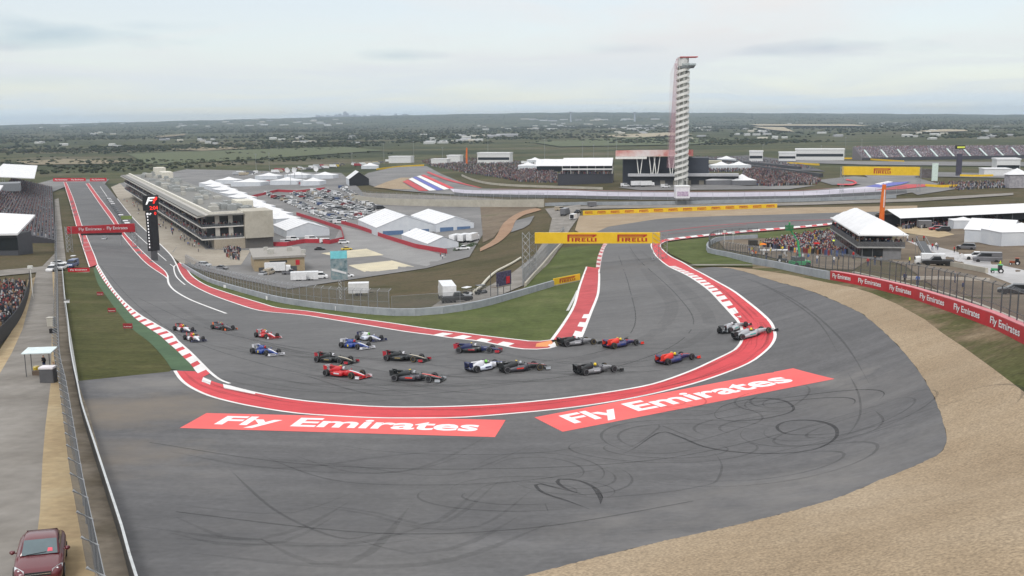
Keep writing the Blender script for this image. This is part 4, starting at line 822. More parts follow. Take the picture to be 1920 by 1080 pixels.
# ================================================================== PEOPLE
def person_mesh(pose):
    if pose == 'walk':
        J = dict(pel=(0, 0, .95), sp=(0, .01, 1.2), ch=(0, .02, 1.40), nk=(0, .02, 1.52), hd=(0, .03, 1.63), tp=(0, .02, 1.74), lsh=(-.19, .02, 1.42), rsh=(.19, .02, 1.42), lel=(-.25, -.08, 1.15), rel=(.25, .10, 1.15), lha=(-.25, .06, .93), rha=(.24, .26, .98),
                 lhp=(-.09, 0, .92), rhp=(.09, 0, .92), lkn=(-.10, .17, .52), rkn=(.10, -.05, .50), lan=(-.10, .22, .09), ran=(.10, -.34, .15), lto=(-.10, .38, .05), rto=(.10, -.22, .04))
    elif pose == 'arms':
        J = dict(pel=(0, 0, .95), sp=(0, 0, 1.2), ch=(0, 0, 1.40), nk=(0, 0, 1.52), hd=(0, .02, 1.63), tp=(0, .01, 1.74), lsh=(-.19, 0, 1.42), rsh=(.19, 0, 1.42), lel=(-.27, -.02, 1.16), rel=(.27, -.02, 1.16), lha=(-.08, .22, 1.18), rha=(.08, .22, 1.22),
                 lhp=(-.09, 0, .92), rhp=(.09, 0, .92), lkn=(-.12, .03, .5), rkn=(.12, .03, .5), lan=(-.14, 0, .09), ran=(.14, 0, .09), lto=(-.15, .16, .04), rto=(.15, .16, .04))
    else:
        J = dict(pel=(0, 0, .95), sp=(0, 0, 1.2), ch=(0, 0, 1.40), nk=(0, 0, 1.52), hd=(0, .02, 1.63), tp=(0, .01, 1.74), lsh=(-.19, 0, 1.42), rsh=(.19, 0, 1.42), lel=(-.26, -.02, 1.13), rel=(.26, -.02, 1.13), lha=(-.26, .06, .86), rha=(.26, .06, .86),
                 lhp=(-.09, 0, .92), rhp=(.09, 0, .92), lkn=(-.10, .02, .5), rkn=(.10, .02, .5), lan=(-.11, 0, .09), ran=(.11, 0, .09), lto=(-.12, .16, .04), rto=(.12, .16, .04))
    rad = dict(pel=.15, sp=.14, ch=.16, nk=.06, hd=.105, tp=.07, lsh=.075, rsh=.075, lel=.05, rel=.05, lha=.045, rha=.045, lhp=.10, rhp=.10, lkn=.065, rkn=.065, lan=.045, ran=.045, lto=.04, rto=.04)
    E = [('pel', 'sp'), ('sp', 'ch'), ('ch', 'nk'), ('nk', 'hd'), ('hd', 'tp'), ('ch', 'lsh'), ('ch', 'rsh'), ('lsh', 'lel'), ('rsh', 'rel'), ('lel', 'lha'), ('rel', 'rha'), ('pel', 'lhp'), ('pel', 'rhp'), ('lhp', 'lkn'), ('rhp', 'rkn'), ('lkn', 'lan'), ('rkn', 'ran'), ('lan', 'lto'), ('ran', 'rto')]
    ks = list(J); me = bpy.data.meshes.new('person'); me.from_pydata([J[k] for k in ks], [(ks.index(a), ks.index(b)) for a, b in E], [])
    ob = bpy.data.objects.new('person', me); COL.objects.link(ob); sk = ob.modifiers.new('s', 'SKIN'); ss = ob.modifiers.new('u', 'SUBSURF'); ss.levels = 1; ss.render_levels = 1
    for i, k in enumerate(ks): me.skin_vertices[0].data[i].radius = (rad[k], rad[k]); me.skin_vertices[0].data[i].use_root = (k == 'pel')
    dg = bpy.context.evaluated_depsgraph_get(); r = bpy.data.meshes.new_from_object(ob.evaluated_get(dg)); bpy.data.objects.remove(ob)
    r.materials.clear()
    for _ in range(4): r.materials.append(PC['black'])
    zmin = min(v.co.z for v in r.vertices)
    for v in r.vertices: v.co.z -= zmin
    for p in r.polygons:
        c = p.center; p.use_smooth = True
        p.material_index = 3 if (c.z > 1.68 or (c.z > 1.6 and c.y < -.02)) else 2 if c.z > 1.53 else 2 if (abs(c.x) > .2 and c.z < 1.0) or (pose == 'arms' and c.y > .2 and c.z > 1.1) else 0 if c.z > .97 else 1
    return r
PM = {k: person_mesh(k) for k in ('stand', 'walk', 'arms')}
CL = {k: plain('cloth_'+k, v, rough=0.9, spec=0.1) for k, v in dict(white=(0.72, 0.72, 0.72), black=(0.02, 0.02, 0.022), navy=(0.03, 0.04, 0.10), red=(0.45, 0.03, 0.03), blue=(0.06, 0.14, 0.40), grey=(0.20, 0.20, 0.21), tan=(0.40, 0.31, 0.2), denim=(0.07, 0.10, 0.19), yellow=(0.70, 0.55, 0.05), orange=(0.7, 0.2, 0.03), hivis=(0.62, 0.75, 0.06), green=(0.06, 0.28, 0.10), brown=(0.10, 0.06, 0.035)).items()}
SKIN = plain('skin', (0.45, 0.26, 0.18), rough=0.6); HAIR = plain('hair', (0.04, 0.025, 0.015), rough=0.8)
def person(p, rz, top, bot, label, group, pose='stand', cap=None, s=1.0):
    o = bpy.data.objects.new('person', PM[pose]); COL.objects.link(o); o.location = p; o.rotation_euler = (0, 0, rz); o.scale = (s, s, s)
    for sl_, m in zip(o.material_slots, (CL[top], CL[bot], SKIN, CL[cap] if cap else HAIR)): sl_.link = 'OBJECT'; sl_.material = m
    return tag(o, label, 'person', group)
def crowd(name, polys, n, label, up=0.0, seat=False, colors=None, layer=0.7, dy=None, hfun=None, dens=None):
    """a crowd nobody could count: small figures with bodies and heads, one object"""
    cols = colors or [(0.03, 0.03, 0.035)]*7+[(0.05, 0.055, 0.08)]*4+[(0.12, 0.12, 0.13)]*4+[(0.36, 0.36, 0.37)]*3+[(0.22, 0.06, 0.06)]*2+[(0.07, 0.09, 0.16), (0.26, 0.18, 0.10), (0.16, 0.12, 0.09), (0.18, 0.10, 0.13)]
    V = []; Fc = []; C = []
    P = []
    for poly in polys:
        xs = [p[0] for p in poly]; ys = [p[1] for p in poly]; k = 0; tries = 0; got = []
        while len(got) < n//len(polys) and tries < 60:
            x = np.random.uniform(min(xs), max(xs), n); y = np.random.uniform(min(ys), max(ys), n); m = inpoly(x, y, poly); got += list(zip(x[m], y[m])); tries += 1
        P += got[:n//len(polys)]
    P = np.array(P); Q = hfun(P) if hfun else ground(P[:, 0], P[:, 1])
    base = [(-.23, -.13, 0), (.23, -.13, 0), (.23, .13, 0), (-.23, .13, 0), (-.25, -.13, 1.38), (.25, -.13, 1.38), (.25, .13, 1.38), (-.25, .13, 1.38), (-.1, -.1, 1.42), (.1, -.1, 1.42), (.1, .1, 1.42), (-.1, .1, 1.42), (-.09, -.09, 1.70), (.09, -.09, 1.70), (.09, .09, 1.70), (-.09, .09, 1.70)]
    bf = [(0, 1, 5, 4), (1, 2, 6, 5), (2, 3, 7, 6), (3, 0, 4, 7), (4, 5, 6, 7), (8, 9, 13, 12), (9, 10, 14, 13), (10, 11, 15, 14), (11, 8, 12, 15), (12, 13, 14, 15)]
    B = np.array(base); leg = np.array([1, 1, 1, 1]+[0]*12)
    for q in Q:
        a = random.uniform(-.8, .8); c, s = math.cos(a), math.sin(a); k = random.uniform(.92, 1.06); zz = -0.45 if seat else 0
        W = np.stack([B[:, 0]*c-B[:, 1]*s, B[:, 0]*s+B[:, 1]*c, B[:, 2]+zz], 1)*k+q+np.array([0, 0, up]); b = len(V)*1
        n0 = len(V); V.extend(W.tolist()); Fc.extend([tuple(i+n0 for i in f) for f in bf])
        col = random.choice(cols); hc = random.choice([(0.35, 0.2, 0.14), (0.06, 0.04, 0.03), (0.45, 0.45, 0.45), (0.3, 0.05, 0.05), (0.04, 0.04, 0.05)])
        v = random.uniform(.7, 1.3); C += [(*[min(1, x*v) for x in col], 1)]*8+[(*hc, 1)]*8
    o = mesh_obj(name, V, Fc, vcol_mat('crowd_clothes')); at = o.data.color_attributes.new('col', 'FLOAT_COLOR', 'POINT'); at.data.foreach_set('color', np.array(C, dtype=np.float32).ravel())
    return tag(o, label, 'crowd', kind='stuff')
# ================================================================== BARRIERS, FENCES
STEEL = plain('galvanised_steel', (0.33, 0.34, 0.35), rough=0.5, metal=0.4)
DSTEEL = plain('dark_steel', (0.10, 0.105, 0.11), rough=0.5, metal=0.3)
MESHM = seethrough('wire_mesh', (0.20, 0.21, 0.22), 0.24)
MESHD = seethrough('dark_wire_mesh', (0.05, 0.055, 0.06), 0.62)
CWALL = mat('barrier_concrete', (0.30, 0.32, 0.34), scale=0.3, detail=8, rough=0.8, stops=[(0.3, (0.25, 0.27, 0.29)), (0.7, (0.36, 0.38, 0.40))], extra=[(1.5, 0.10, 6, None)])
BCONC = mat('beige_concrete', (0.42, 0.39, 0.32), scale=0.2, detail=8, rough=0.85, stops=[(0.3, (0.37, 0.34, 0.28)), (0.7, (0.47, 0.44, 0.37))], extra=[(1.0, 0.08, 6, None)])
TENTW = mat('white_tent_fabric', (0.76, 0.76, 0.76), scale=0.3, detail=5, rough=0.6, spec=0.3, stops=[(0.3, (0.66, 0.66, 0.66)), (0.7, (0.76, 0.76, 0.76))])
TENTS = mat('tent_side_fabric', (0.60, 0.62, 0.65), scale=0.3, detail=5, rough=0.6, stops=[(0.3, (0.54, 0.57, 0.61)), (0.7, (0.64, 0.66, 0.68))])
GLASSD = plain('dark_glass', (0.022, 0.026, 0.03), rough=0.12, spec=0.6)
YEL = mat('yellow_board', (0.78, 0.50, 0.02), scale=0.4, detail=4, rough=0.55, stops=[(0.3, (0.72, 0.455, 0.018)), (0.7, (0.82, 0.54, 0.03))])
REDB = mat('red_banner', (0.50, 0.02, 0.03), scale=0.4, detail=4, rough=0.55, stops=[(0.3, (0.44, 0.018, 0.028)), (0.7, (0.56, 0.028, 0.04))])
REDT = plain('red_lettering', (0.42, 0.03, 0.02)); WHT = plain('white_lettering', (0.80, 0.80, 0.80)); BLK = plain('matt_black', (0.018, 0.018, 0.02), rough=0.7)
def z3(W, off=0.0): return np.column_stack([W, hf(W[:, 0], W[:, 1])+off])
def path_at(pl, step, h=0.0, smooth=True):
    q = np.array(densify(smooth_pl(pl) if smooth else pl, 6)); Q = ground(q[:, 0], q[:, 1], h); d = np.concatenate([[0], np.cumsum(np.hypot(*(Q[1:, :2]-Q[:-1, :2]).T))]); n = max(2, int(d[-1]/step)+1); t = np.linspace(0, d[-1], n)
    return np.stack([np.interp(t, d, Q[:, k]) for k in (0, 1)], 1)
def wall(name, W, h, th, m, label, cat, seg=1, part='panel', cap=None, group=None):
    """a barrier along world points W, each block of it a part"""
    t = empty(name, (W[0][0], W[0][1], h1(*W[0])), 0, label, cat, group); o0 = Vector(t.location); Nn = wnormals(W); out = []
    for i in range(0, len(W)-1, seg):
        mb = MB(); P = []
        j1 = min(i+seg, len(W)-1)
        for j in range(i, j1+1):
            e = 0.0
            c = W[j]; zb = h1(*c); n = Nn[j]
            P.append([(c[0]+n[0]*th/2-o0.x, c[1]+n[1]*th/2-o0.y, zb-.15-o0.z), (c[0]-n[0]*th/2-o0.x, c[1]-n[1]*th/2-o0.y, zb-.15-o0.z), (c[0]-n[0]*th*.4-o0.x, c[1]-n[1]*th*.4-o0.y, zb+h-o0.z), (c[0]+n[0]*th*.4-o0.x, c[1]+n[1]*th*.4-o0.y, zb+h-o0.z)])
        a = np.array(P[0]); b = np.array(P[-1]); d = b-a; P[0] = [tuple(p) for p in a+d*0.004]; P[-1] = [tuple(p) for p in b-d*0.004]
        mb.loft(P); out.append(mb.build(part, m, t))
        if cap: 
            mc = MB(); mc.loft([[(p[3][0], p[3][1], p[3][2]+.003), (p[2][0], p[2][1], p[2][2]+.003), (p[2][0], p[2][1], p[2][2]+.08), (p[3][0], p[3][1], p[3][2]+.08)] for p in P]); mc.build('capping', cap, out[-1])
    return t, out
def fence(name, W, h, label, post_r=0.05, arm=0.0, mm=None, pm=None, side=1, every=1, z0=0.0, rails=1, group=None):
    t = empty(name, (W[0][0], W[0][1], h1(*W[0])), 0, label, 'fence', group); o0 = np.array(t.location); Nn = wnormals(W)*side
    Q = z3(W, z0)-o0; pm = pm or STEEL
    for i in range(0, len(Q), every):
        mb = MB(); p = Q[i]; pts = [tuple(p-np.array([0, 0, .1])), tuple(p+np.array([0, 0, h]))]
        if arm: pts.append(tuple(p+np.array([Nn[i][0]*arm, Nn[i][1]*arm, h+arm*.8])))
        mb.tube(pts, post_r, 5); mb.build('post', pm, t)
    V = []; n = len(Q)
    for q in Q: V.append(tuple(q+np.array([0, 0, .05])))
    for q in Q: V.append(tuple(q+np.array([0, 0, h])))
    Fs = [(i, i+1, n+i+1, n+i) for i in range(n-1)]
    if arm:
        for q, nn in zip(Q, Nn): V.append((q[0]+nn[0]*arm, q[1]+nn[1]*arm, q[2]+h+arm*.8))
        Fs += [(n+i, n+i+1, 2*n+i+1, 2*n+i) for i in range(n-1)]
    mesh_obj('wire_mesh', V, Fs, mm or MESHM, t)
    for k in range(rails):
        mb = MB(); mb.tube([tuple(q+np.array([0, 0, h*(k+1)/rails-.02])) for q in Q], .03, 4); mb.build('rail', pm, t)
    return t
def text_on(par, s, o, ux, uz, w, h, m, bold=0.02, name='lettering', shear=0.0, push=0.02):
    """flat lettering in the plane through o along ux (reading direction) and uz, in the coordinates of par"""
    v, fc = text2d(s, bold, shear); ux = np.array(ux, float); uz = np.array(uz, float); nn = np.cross(ux, uz); nn /= np.linalg.norm(nn); o = np.array(o, float)+nn*push
    return mesh_obj(name, [o+ux*w*a+uz*h*b for a, b in v], fc, m, par)
def pirelli_shape():
    """the tyre maker's name: a P whose bowl is stretched over the other letters"""
    mb = MB()
    def q(x0, y0, x1, y1): mb.add([(x0, y0, 0), (x1, y0, 0), (x1, y1, 0), (x0, y1, 0)], [(0, 1, 2, 3)])
    q(0, 0, .07, 1); q(.07, .82, .86, 1); mb.add([(.86, .82, 0), (.93, .80, 0), (1.0, .84, 0), (1.0, 1, 0), (.86, 1, 0)], [(0, 1, 2, 3, 4)]); q(.07, .60, .84, .72); mb.add([(.84, .60, 0), (.9, .62, 0), (.97, .8, 0), (.9, .8, 0), (.84, .72, 0)], [(0, 1, 2, 3, 4)])
    H = .50
    q(.15, 0, .21, H)
    q(.26, 0, .32, H); q(.32, H-.1, .42, H); q(.32, H*.42, .42, H*.42+.1); q(.39, H*.5, .44, H-.04); mb.add([(.34, H*.42, 0), (.40, 0, 0), (.46, 0, 0), (.40, H*.42, 0)], [(0, 1, 2, 3)])
    q(.49, 0, .54, H); q(.54, H-.1, .63, H); q(.54, H*.4, .61, H*.4+.1); q(.54, 0, .63, .1)
    q(.67, 0, .72, H); q(.72, 0, .79, .1); q(.81, 0, .86, H); q(.86, 0, .92, .1); q(.94, 0, 1.0, H)
    return np.array(mb.v)[:, :2], mb.f
PIR = pirelli_shape()
def shape_on(par, shape, o, ux, uz, w, h, m, name='lettering', push=0.02):
    v, fc = shape; ux = np.array(ux, float); uz = np.array(uz, float); nn = np.cross(ux, uz); nn /= np.linalg.norm(nn); o = np.array(o, float)+nn*push
    return mesh_obj(name, [o+ux*w*a+uz*h*b for a, b in v], fc, m, par)

# -- left: catch fence and white-topped rail beside the service road
Wf = path_at([(106,430),(107,480),(109,547),(110,613),(113,680),(118,720),(127,760),(139,834),(151,908),(163,982),(178,1056),(205,1190)], 3.5)
fence('catch_fence', Wf, 2.2, 'dark wire catch fence with bent post tops beside the concrete service road', .06, arm=.55, mm=MESHD, side=-1)
Wr = path_at([(117,505),(121,552),(127,598),(131,645),(138,686),(146,722),(154,760),(178,834),(207,923),(231,997),(252,1074),(290,1180)], 4.0, h=0.9)
wall('guard_rail', Wr, 0.9, 0.14, DSTEEL, 'low dark guard rail with white top along the runoff edge', 'guard rail', part='rail_section', cap=plain('white_cap', (0.52, 0.54, 0.54)))
# -- inner curved wall with catch fence
Wi = path_at(WALLB, 4.0)
wall('curved_barrier', Wi, 1.15, 0.6, CWALL, 'long blue-grey concrete barrier curving round the infield grass', 'barrier', part='block')
Wi2 = path_at([(348,498),(358,505),(390,523),(426,535),(474,549),(523,562),(579,571),(637,578),(692,583),(730,585)], 3.5)
fence('catch_fence', Wi2, 3.4, 'tall grey catch fence behind the curved barrier at the pit exit', .06, arm=.5, rails=2, side=1)
Wi3 = path_at([(735,585),(802,584),(846,579),(900,570),(935,560)], 9.0)
fence('wire_fence', Wi3, 2.6, 'light wire fence with sparse posts above the parked carts', .04)
for (x, y) in ((634,582), (424,540), (504,562)):
    p = G(x, y); mb = MB(); mb.bx(-.35, .35, -.06, .06, 0, .9); o = mb.build('marker_board', WHT); o.location = p+Vector((0, -.9, 0.02)); tag(o, 'white marker board standing on grass against the curved barrier', 'marker board', 'white boards at the curved barrier')
# -- hill fence and pale pipe up the slope
Wh = path_at([(985,538),(1000,520),(1018,500),(1036,478),(1052,460),(1062,446)], 3.0)
wall('hill_barrier', Wh, 0.9, 0.5, BCONC, 'pale concrete barrier climbing beside the hill road', 'barrier', part='block')
fence('hill_fence', path_at([(980,536),(996,517),(1014,497),(1032,475),(1048,457),(1058,444)], 2.5), 3.6, 'tall steel catch fence lining the hill road', .07, arm=.5, rails=3)
W = path_at([(889,549),(903,538),(915,524),(930,511),(945,503),(962,494),(976,485)], 2.0); mb = MB(); P0 = z3(W, .28); o0 = P0[0].copy(); mb.tube([tuple(p-o0) for p in P0], .32, 7); o = mb.build('drain_pipe', plain('pale_plastic', (0.60, 0.57, 0.47))); o.location = o0; tag(o, 'pale pipe lying along the crest of the grassy slope', 'pipe')

# -- yellow board with lettering at the inside of the straight
a = G(1038, 537); b = G(1087, 527); d = (b-a); d.z = 0; Lw = d.length; d.normalize(); hh = 1.5
t = empty('advert_board', a, 0, 'short yellow advert board with red lettering at the end of the curved barrier', 'advert board')
n = Vector((-d.y, d.x, 0)); dz = b.z-a.z
mb = MB(); mb.loft([[(-n.x*.1, -n.y*.1, .25), (n.x*.1, n.y*.1, .25), (n.x*.1, n.y*.1, hh), (-n.x*.1, -n.y*.1, hh)], [(d.x*Lw-n.x*.1, d.y*Lw-n.y*.1, dz+.25), (d.x*Lw+n.x*.1, d.y*Lw+n.y*.1, dz+.25), (d.x*Lw+n.x*.1, d.y*Lw+n.y*.1, dz+hh), (d.x*Lw-n.x*.1, d.y*Lw-n.y*.1, dz+hh)]]); mb.build('board', YEL, t)
mb = MB(); mb.loft([[(-n.x*.15, -n.y*.15, -.1), (n.x*.15, n.y*.15, -.1), (n.x*.15, n.y*.15, .246), (-n.x*.15, -n.y*.15, .246)], [(d.x*Lw-n.x*.15, d.y*Lw-n.y*.15, dz-.1), (d.x*Lw+n.x*.15, d.y*Lw+n.y*.15, dz-.1), (d.x*Lw+n.x*.15, d.y*Lw+n.y*.15, dz+.246), (d.x*Lw-n.x*.15, d.y*Lw-n.y*.15, dz+.246)]]); mb.build('plinth', BCONC, t)
ux = Vector((d.x, d.y, dz/Lw)); shape_on(t, PIR, ux*Lw*.2+Vector((0, 0, .42))-n*.1, ux, (0, 0, 1), Lw*.6, .85, REDT, push=.03)

# -- right: red lettered barrier, then grey wall with fence
PXS = [1556, 1603, 1662, 1718, 1781, 1848, 1925, 2005, 2095, 2195, 2300]
base = [(1548,523),(1560,525.5),(1587,530.5),(1635,540.5),(1710,560.5),(1785,587),(1860,616),(1917,645),(2010,694),(2100,745),(2200,805),(2310,875)]
bx = np.array([p[0] for p in base]); by = np.array([p[1] for p in base])
t = None
for i in range(len(PXS)-1):
    xs = np.linspace(PXS[i], PXS[i+1], 9); Q = ground(xs, np.interp(xs, bx, by)); W = Q[:, :2]
    if t is None: t = empty('lettered_barrier', Q[0], 0, 'long red barrier with white lettering beyond the gravel trap', 'barrier'); o0 = Q[0].copy()
    Nn = wnormals(W); hh = 1.22; P = []
    for q, nn in zip(Q, Nn):
        q = q-o0; nn = np.array([nn[0], nn[1], 0]); u = np.array([0, 0, 1])
        P.append([tuple(q+nn*.02-u*.1), tuple(q+nn*.7-u*.1), tuple(q+nn*.7+u*hh), tuple(q+nn*.02+u*hh)])
    mb = MB(); mb.loft(P); pn = mb.build('panel', REDB, t)
    # lettering follows the panel face
    v, fc = text2d('Fly Emirates', 0.02); L0 = 0.10; L1 = 0.82; tt = np.linspace(0, 1, 9); VV = []
    for (aa, bb) in v:
        k = L0+(L1-L0)*aa; c = np.array([np.interp(k, tt, Q[:, j]) for j in range(3)])-o0; nn = np.array([np.interp(k, tt, Nn[:, 0]), np.interp(k, tt, Nn[:, 1]), 0])
        VV.append(c-nn*.012+np.array([0, 0, .22+.78*bb]))
    mesh_obj('lettering', VV, fc, WHT, pn)
    mb = MB(); mb.loft([[(p[3][0], p[3][1], p[3][2]+.003), (p[2][0], p[2][1], p[2][2]+.003), (p[2][0], p[2][1], p[2][2]+.06), (p[3][0], p[3][1], p[3][2]+.06)] for p in P]); mb.build('top_strip', plain('pink_top', (0.62, 0.22, 0.24)), pn)
Wg = path_at([(1329,474),(1345,478),(1367,482.5),(1411,493.5),(1455,502.5),(1511,515),(1552,523.5)], 4.0)
wall('curved_barrier', Wg, 1.15, 0.6, CWALL, 'grey concrete barrier in front of the packed spectator bank', 'barrier', part='block')
Wg2 = path_at([(1329,474),(1326,467),(1330,460),(1345,452),(1380,449),(1420,447)], 4.0)
wall('return_barrier', Wg2, 1.15, 0.6, CWALL, 'grey concrete barrier curling back behind the spectator bank', 'barrier', part='block')
fence('catch_fence', path_at([(1420,446),(1380,447.5),(1345,451),(1331,458),(1329,466),(1333,474),(1367,480),(1411,491),(1455,500),(1511,512),(1560,520)], 3.2), 3.0, 'steel catch fence wrapping the spectator bank', .06, rails=2, arm=.3, side=1, pm=DSTEEL)
fence('catch_fence', path_at([(1560,516),(1612,527),(1665,538),(1735,557),(1810,585),(1872,610),(1917,634),(2010,682),(2110,737),(2210,797),(2310,860)], 3.0), 3.3, 'tall steel catch fence above the red lettered barrier', .06, arm=.25, rails=2, side=1, pm=DSTEEL)
wall('retaining_wall', path_at([(866,330),(885,338),(915,345),(960,349),(1040,352),(1130,355)], 8.0), 1.3, .5, BCONC, 'pale retaining wall curving below the crowd hill', 'wall', part='block')
Wb = path_at([(1600,515),(1665,530),(1740,548),(1810,570),(1870,594),(1925,618)], 3.0)
wall('rear_barrier', Wb, 0.5, 0.5, BCONC, 'pale low concrete blocks behind the red lettered barrier', 'barrier', part='block')
# -- far concrete noise wall, yellow lettered wall
Wn = path_at([(664,378),(700,383),(760,386),(850,388),(950,388.5),(1020,388)], 5.0)
wall('noise_wall', Wn, 4.2, 0.5, BCONC, 'tall beige concrete panel wall behind the paddock tents', 'wall', part='panel')
fence('far_fence', path_at([(662,374),(700,379),(760,382),(850,384),(950,384),(1020,384)], 6.0), 6.6, 'tall dark fence along the top of the beige panel wall', .08, rails=2)
for pl, h_, lab in (([(1022,386),(1100,384),(1220,383.5),(1350,381),(1460,378.5),(1560,376),(1680,371)], 1.6, 'grey concrete wall between the access road and far track'), ([(852,366),(950,369),(1100,372),(1300,374.5),(1460,373),(1580,369),(1700,362)], 1.5, 'dark grey barrier along the lilac painted runoff')):
    wall('track_wall', path_at(pl, 6.0), h_, .5, CWALL if 'dark' not in lab else plain('weathered_barrier', (0.16, 0.16, 0.165)), lab, 'wall', part='block')
fence('far_fence', path_at([(852,367),(950,370),(1100,373),(1300,375.5),(1460,374),(1580,370),(1700,363)], 8.0), 4.0, 'far catch fence along the lilac painted runoff', .07)
Wy = path_at([(1093,403),(1150,401.5),(1250,398),(1350,394),(1457,390)], 5.0); Q = z3(Wy); n_p = 14
t = empty('lettered_wall', Q[0], 0, 'long yellow wall with repeated red lettering behind the far gravel', 'wall'); o0 = Q[0].copy()
cum = np.concatenate([[0], np.cumsum(np.hypot(*(Wy[1:]-Wy[:-1]).T))])
def yw(s): return np.array([np.interp(s, cum, Q[:, k]) for k in range(3)])
for i in range(n_p):
    a = yw(cum[-1]*i/n_p)-o0; b = yw(cum[-1]*(i+1)/n_p)-o0; dd = b-a; l = np.linalg.norm(dd[:2]); nn = np.array([-dd[1], dd[0], 0])/l; hw = 2.0
    mb = MB(); mb.loft([[tuple(p-nn*.1-[0, 0, .2]), tuple(p+nn*.3-[0, 0, .2]), tuple(p+nn*.3+[0, 0, hw]), tuple(p-nn*.1+[0, 0, hw])] for p in (a+dd*.004, b-dd*.004)]); pn = mb.build('panel', YEL, t)
    shape_on(pn, PIR, a+dd*.18-nn*.1+np.array([0, 0, .45]), dd/np.linalg.norm(dd), (0, 0, 1), l*.62, 1.15, REDT, push=.04)

# ================================================================== SIGN BRIDGES
def lattice(mb, a, b, w, r=.05, n=5):
    a = Vector(a); b = Vector(b); d = (b-a); s = d.orthogonal().normalized()*w/2; u = d.cross(s).normalized()*w/2
    C = [s+u, s-u, -s-u, -s+u]
    for c in C: mb.bar(a+c, b+c, r)
    for i in range(n):
        p = a+d*i/n; q = a+d*(i+1)/n
        for k in range(4): mb.bar(p+C[k], q+C[(k+1) % 4], r*.6)
def gantry(name, lb, rb, ytop, ybot, m, label, words, depth=0.8, xl=None, xr=None, legs=True, legw=1.6):
    """lb, rb: ground pixels of the legs; ytop, ybot: rows of the board over the left leg"""
    a = G(*lb); b = G(*rb); d = b-a; d.z = 0; Lg = d.length; d.normalize(); zt = a.z+height_to(a, ytop[0]); zb = a.z+height_to(a, ybot[0]); zt2 = b.z+height_to(b, ytop[1]); zb2 = b.z+height_to(b, ybot[1])
    t = empty(name, a, 0, label, 'sign bridge'); n = Vector((-d.y, d.x, 0)); k = n*depth/2
    e0, e1 = d*(xl or 0), d*(Lg-(xr or 0))
    mb = MB(); mb.loft([[tuple(e0-k+Vector((0, 0, zb-a.z))), tuple(e0+k+Vector((0, 0, zb-a.z))), tuple(e0+k+Vector((0, 0, zt-a.z))), tuple(e0-k+Vector((0, 0, zt-a.z)))], [tuple(e1-k+Vector((0, 0, zb2-a.z))), tuple(e1+k+Vector((0, 0, zb2-a.z))), tuple(e1+k+Vector((0, 0, zt2-a.z))), tuple(e1-k+Vector((0, 0, zt2-a.z)))]]); bd = mb.build('board', m, t)
    if legs:
        for p, z1 in ((Vector((0, 0, 0)), zt-a.z), (Vector(b-a), zt2-a.z)):
            mb = MB(); lattice(mb, p-Vector((0, 0, .2)), Vector((p.x, p.y, z1)), legw, .09, 6); mb.build('leg', STEEL, t)
    ux = e1-e0+Vector((0, 0, zb2-zb)); Lb = ux.length; uxn = ux.normalized()
    for (u, w, v, h_, s) in words:
        hb = (zt-zb)+((zt2-zb2)-(zt-zb))*u; o = e0-k+Vector((0, 0, zb-a.z))+ux*u+Vector((0, 0, hb*v))
        if s == 'PIR': shape_on(t, PIR, o, uxn, (0, 0, 1), Lb*w, hb*h_, REDT, push=.06)
        else: text_on(t, s, o, uxn, (0, 0, 1), Lb*w, hb*h_, WHT, bold=.01, push=.06)
    return t, a, b
gantry('sign_bridge', (993,515), (1237,487), (436,436), (456,456), YEL, 'yellow sign bridge with red lettering over the uphill track', [(.265, .235, .18, .66, 'PIR'), (.665, .235, .18, .66, 'PIR')], xl=1.4, legw=2.4)
gantry('sign_bridge', (131,472), (254,463), (425,419), (438.5,435), REDB, 'red sign bridge with white lettering over the start straight', [(.13, .37, .28, .5, 'Fly Emirates -'), (.54, .33, .28, .5, 'Fly Emirates')])
gantry('sign_bridge', (1578,362), (1722,360), (312,313), (328,329), YEL, 'yellow fabric covered sign bridge spanning the far track', [(.40, .22, .2, .6, 'PIR')])
# start lights truss under the start bridge
a = G(192, 462); t = empty('start_light_truss', a, 0, 'white vehicle-height light truss under the red sign bridge', 'truss'); z1 = height_to(a, 440); mb = MB(); mb.box((0, 0, z1+.3), (16, .6, .9)); mb.build('light_bar', BLK, t)
for s in (-1, 1): mb = MB(); mb.box((s*7.6, 0, z1/2), (.35, .35, z1)); mb.build('post', STEEL, t)

# ================================================================== TIMING PYLON
a = G(290, 489); t = empty('timing_pylon', a, math.atan2(a.y, a.x)-math.pi/2+.12, 'tall black timing pylon with red digits beside the pit lane', 'scoreboard')
k_ = ppm(a); Hp = height_to(a, 366); w_ = 28/k_; zb_ = height_to(a, 470)
mb = MB(); mb.box((0, 0, zb_/2), (w_*.42, .7, zb_)); mb.build('column', DSTEEL, t)
mb = MB(); mb.box((0, 0, zb_+(Hp-zb_)*.36), (w_*.74, 1.0, (Hp-zb_)*.72)); mb.build('lap_panel', BLK, t)
mb = MB(); mb.box((0, 0, zb_+(Hp-zb_)*.862), (w_, 1.2, (Hp-zb_)*.27)); hd = mb.build('head_panel', BLK, t)
LEDR = mat('red_led', (0.9, 0.03, 0.02), emit=0.9); LEDW = mat('white_led', (0.85, 0.85, 0.85), emit=0.55)
zt = Hp; hh = (Hp-zb_)*.13
mb = MB()
for P in ([(-.40, 0), (-.28, 0), (-.16, .45), (.10, .45), (.16, .62), (-.10, .62), (-.06, .8), (.26, .8), (.34, 1), (-.18, 1)],): mb.add([(x*w_*.85, 0, y*hh) for x, y in P], [tuple(range(len(P)))])
o = mb.build('emblem', LEDW, hd); o.location = (0, -.63, zt-hh*1.25)
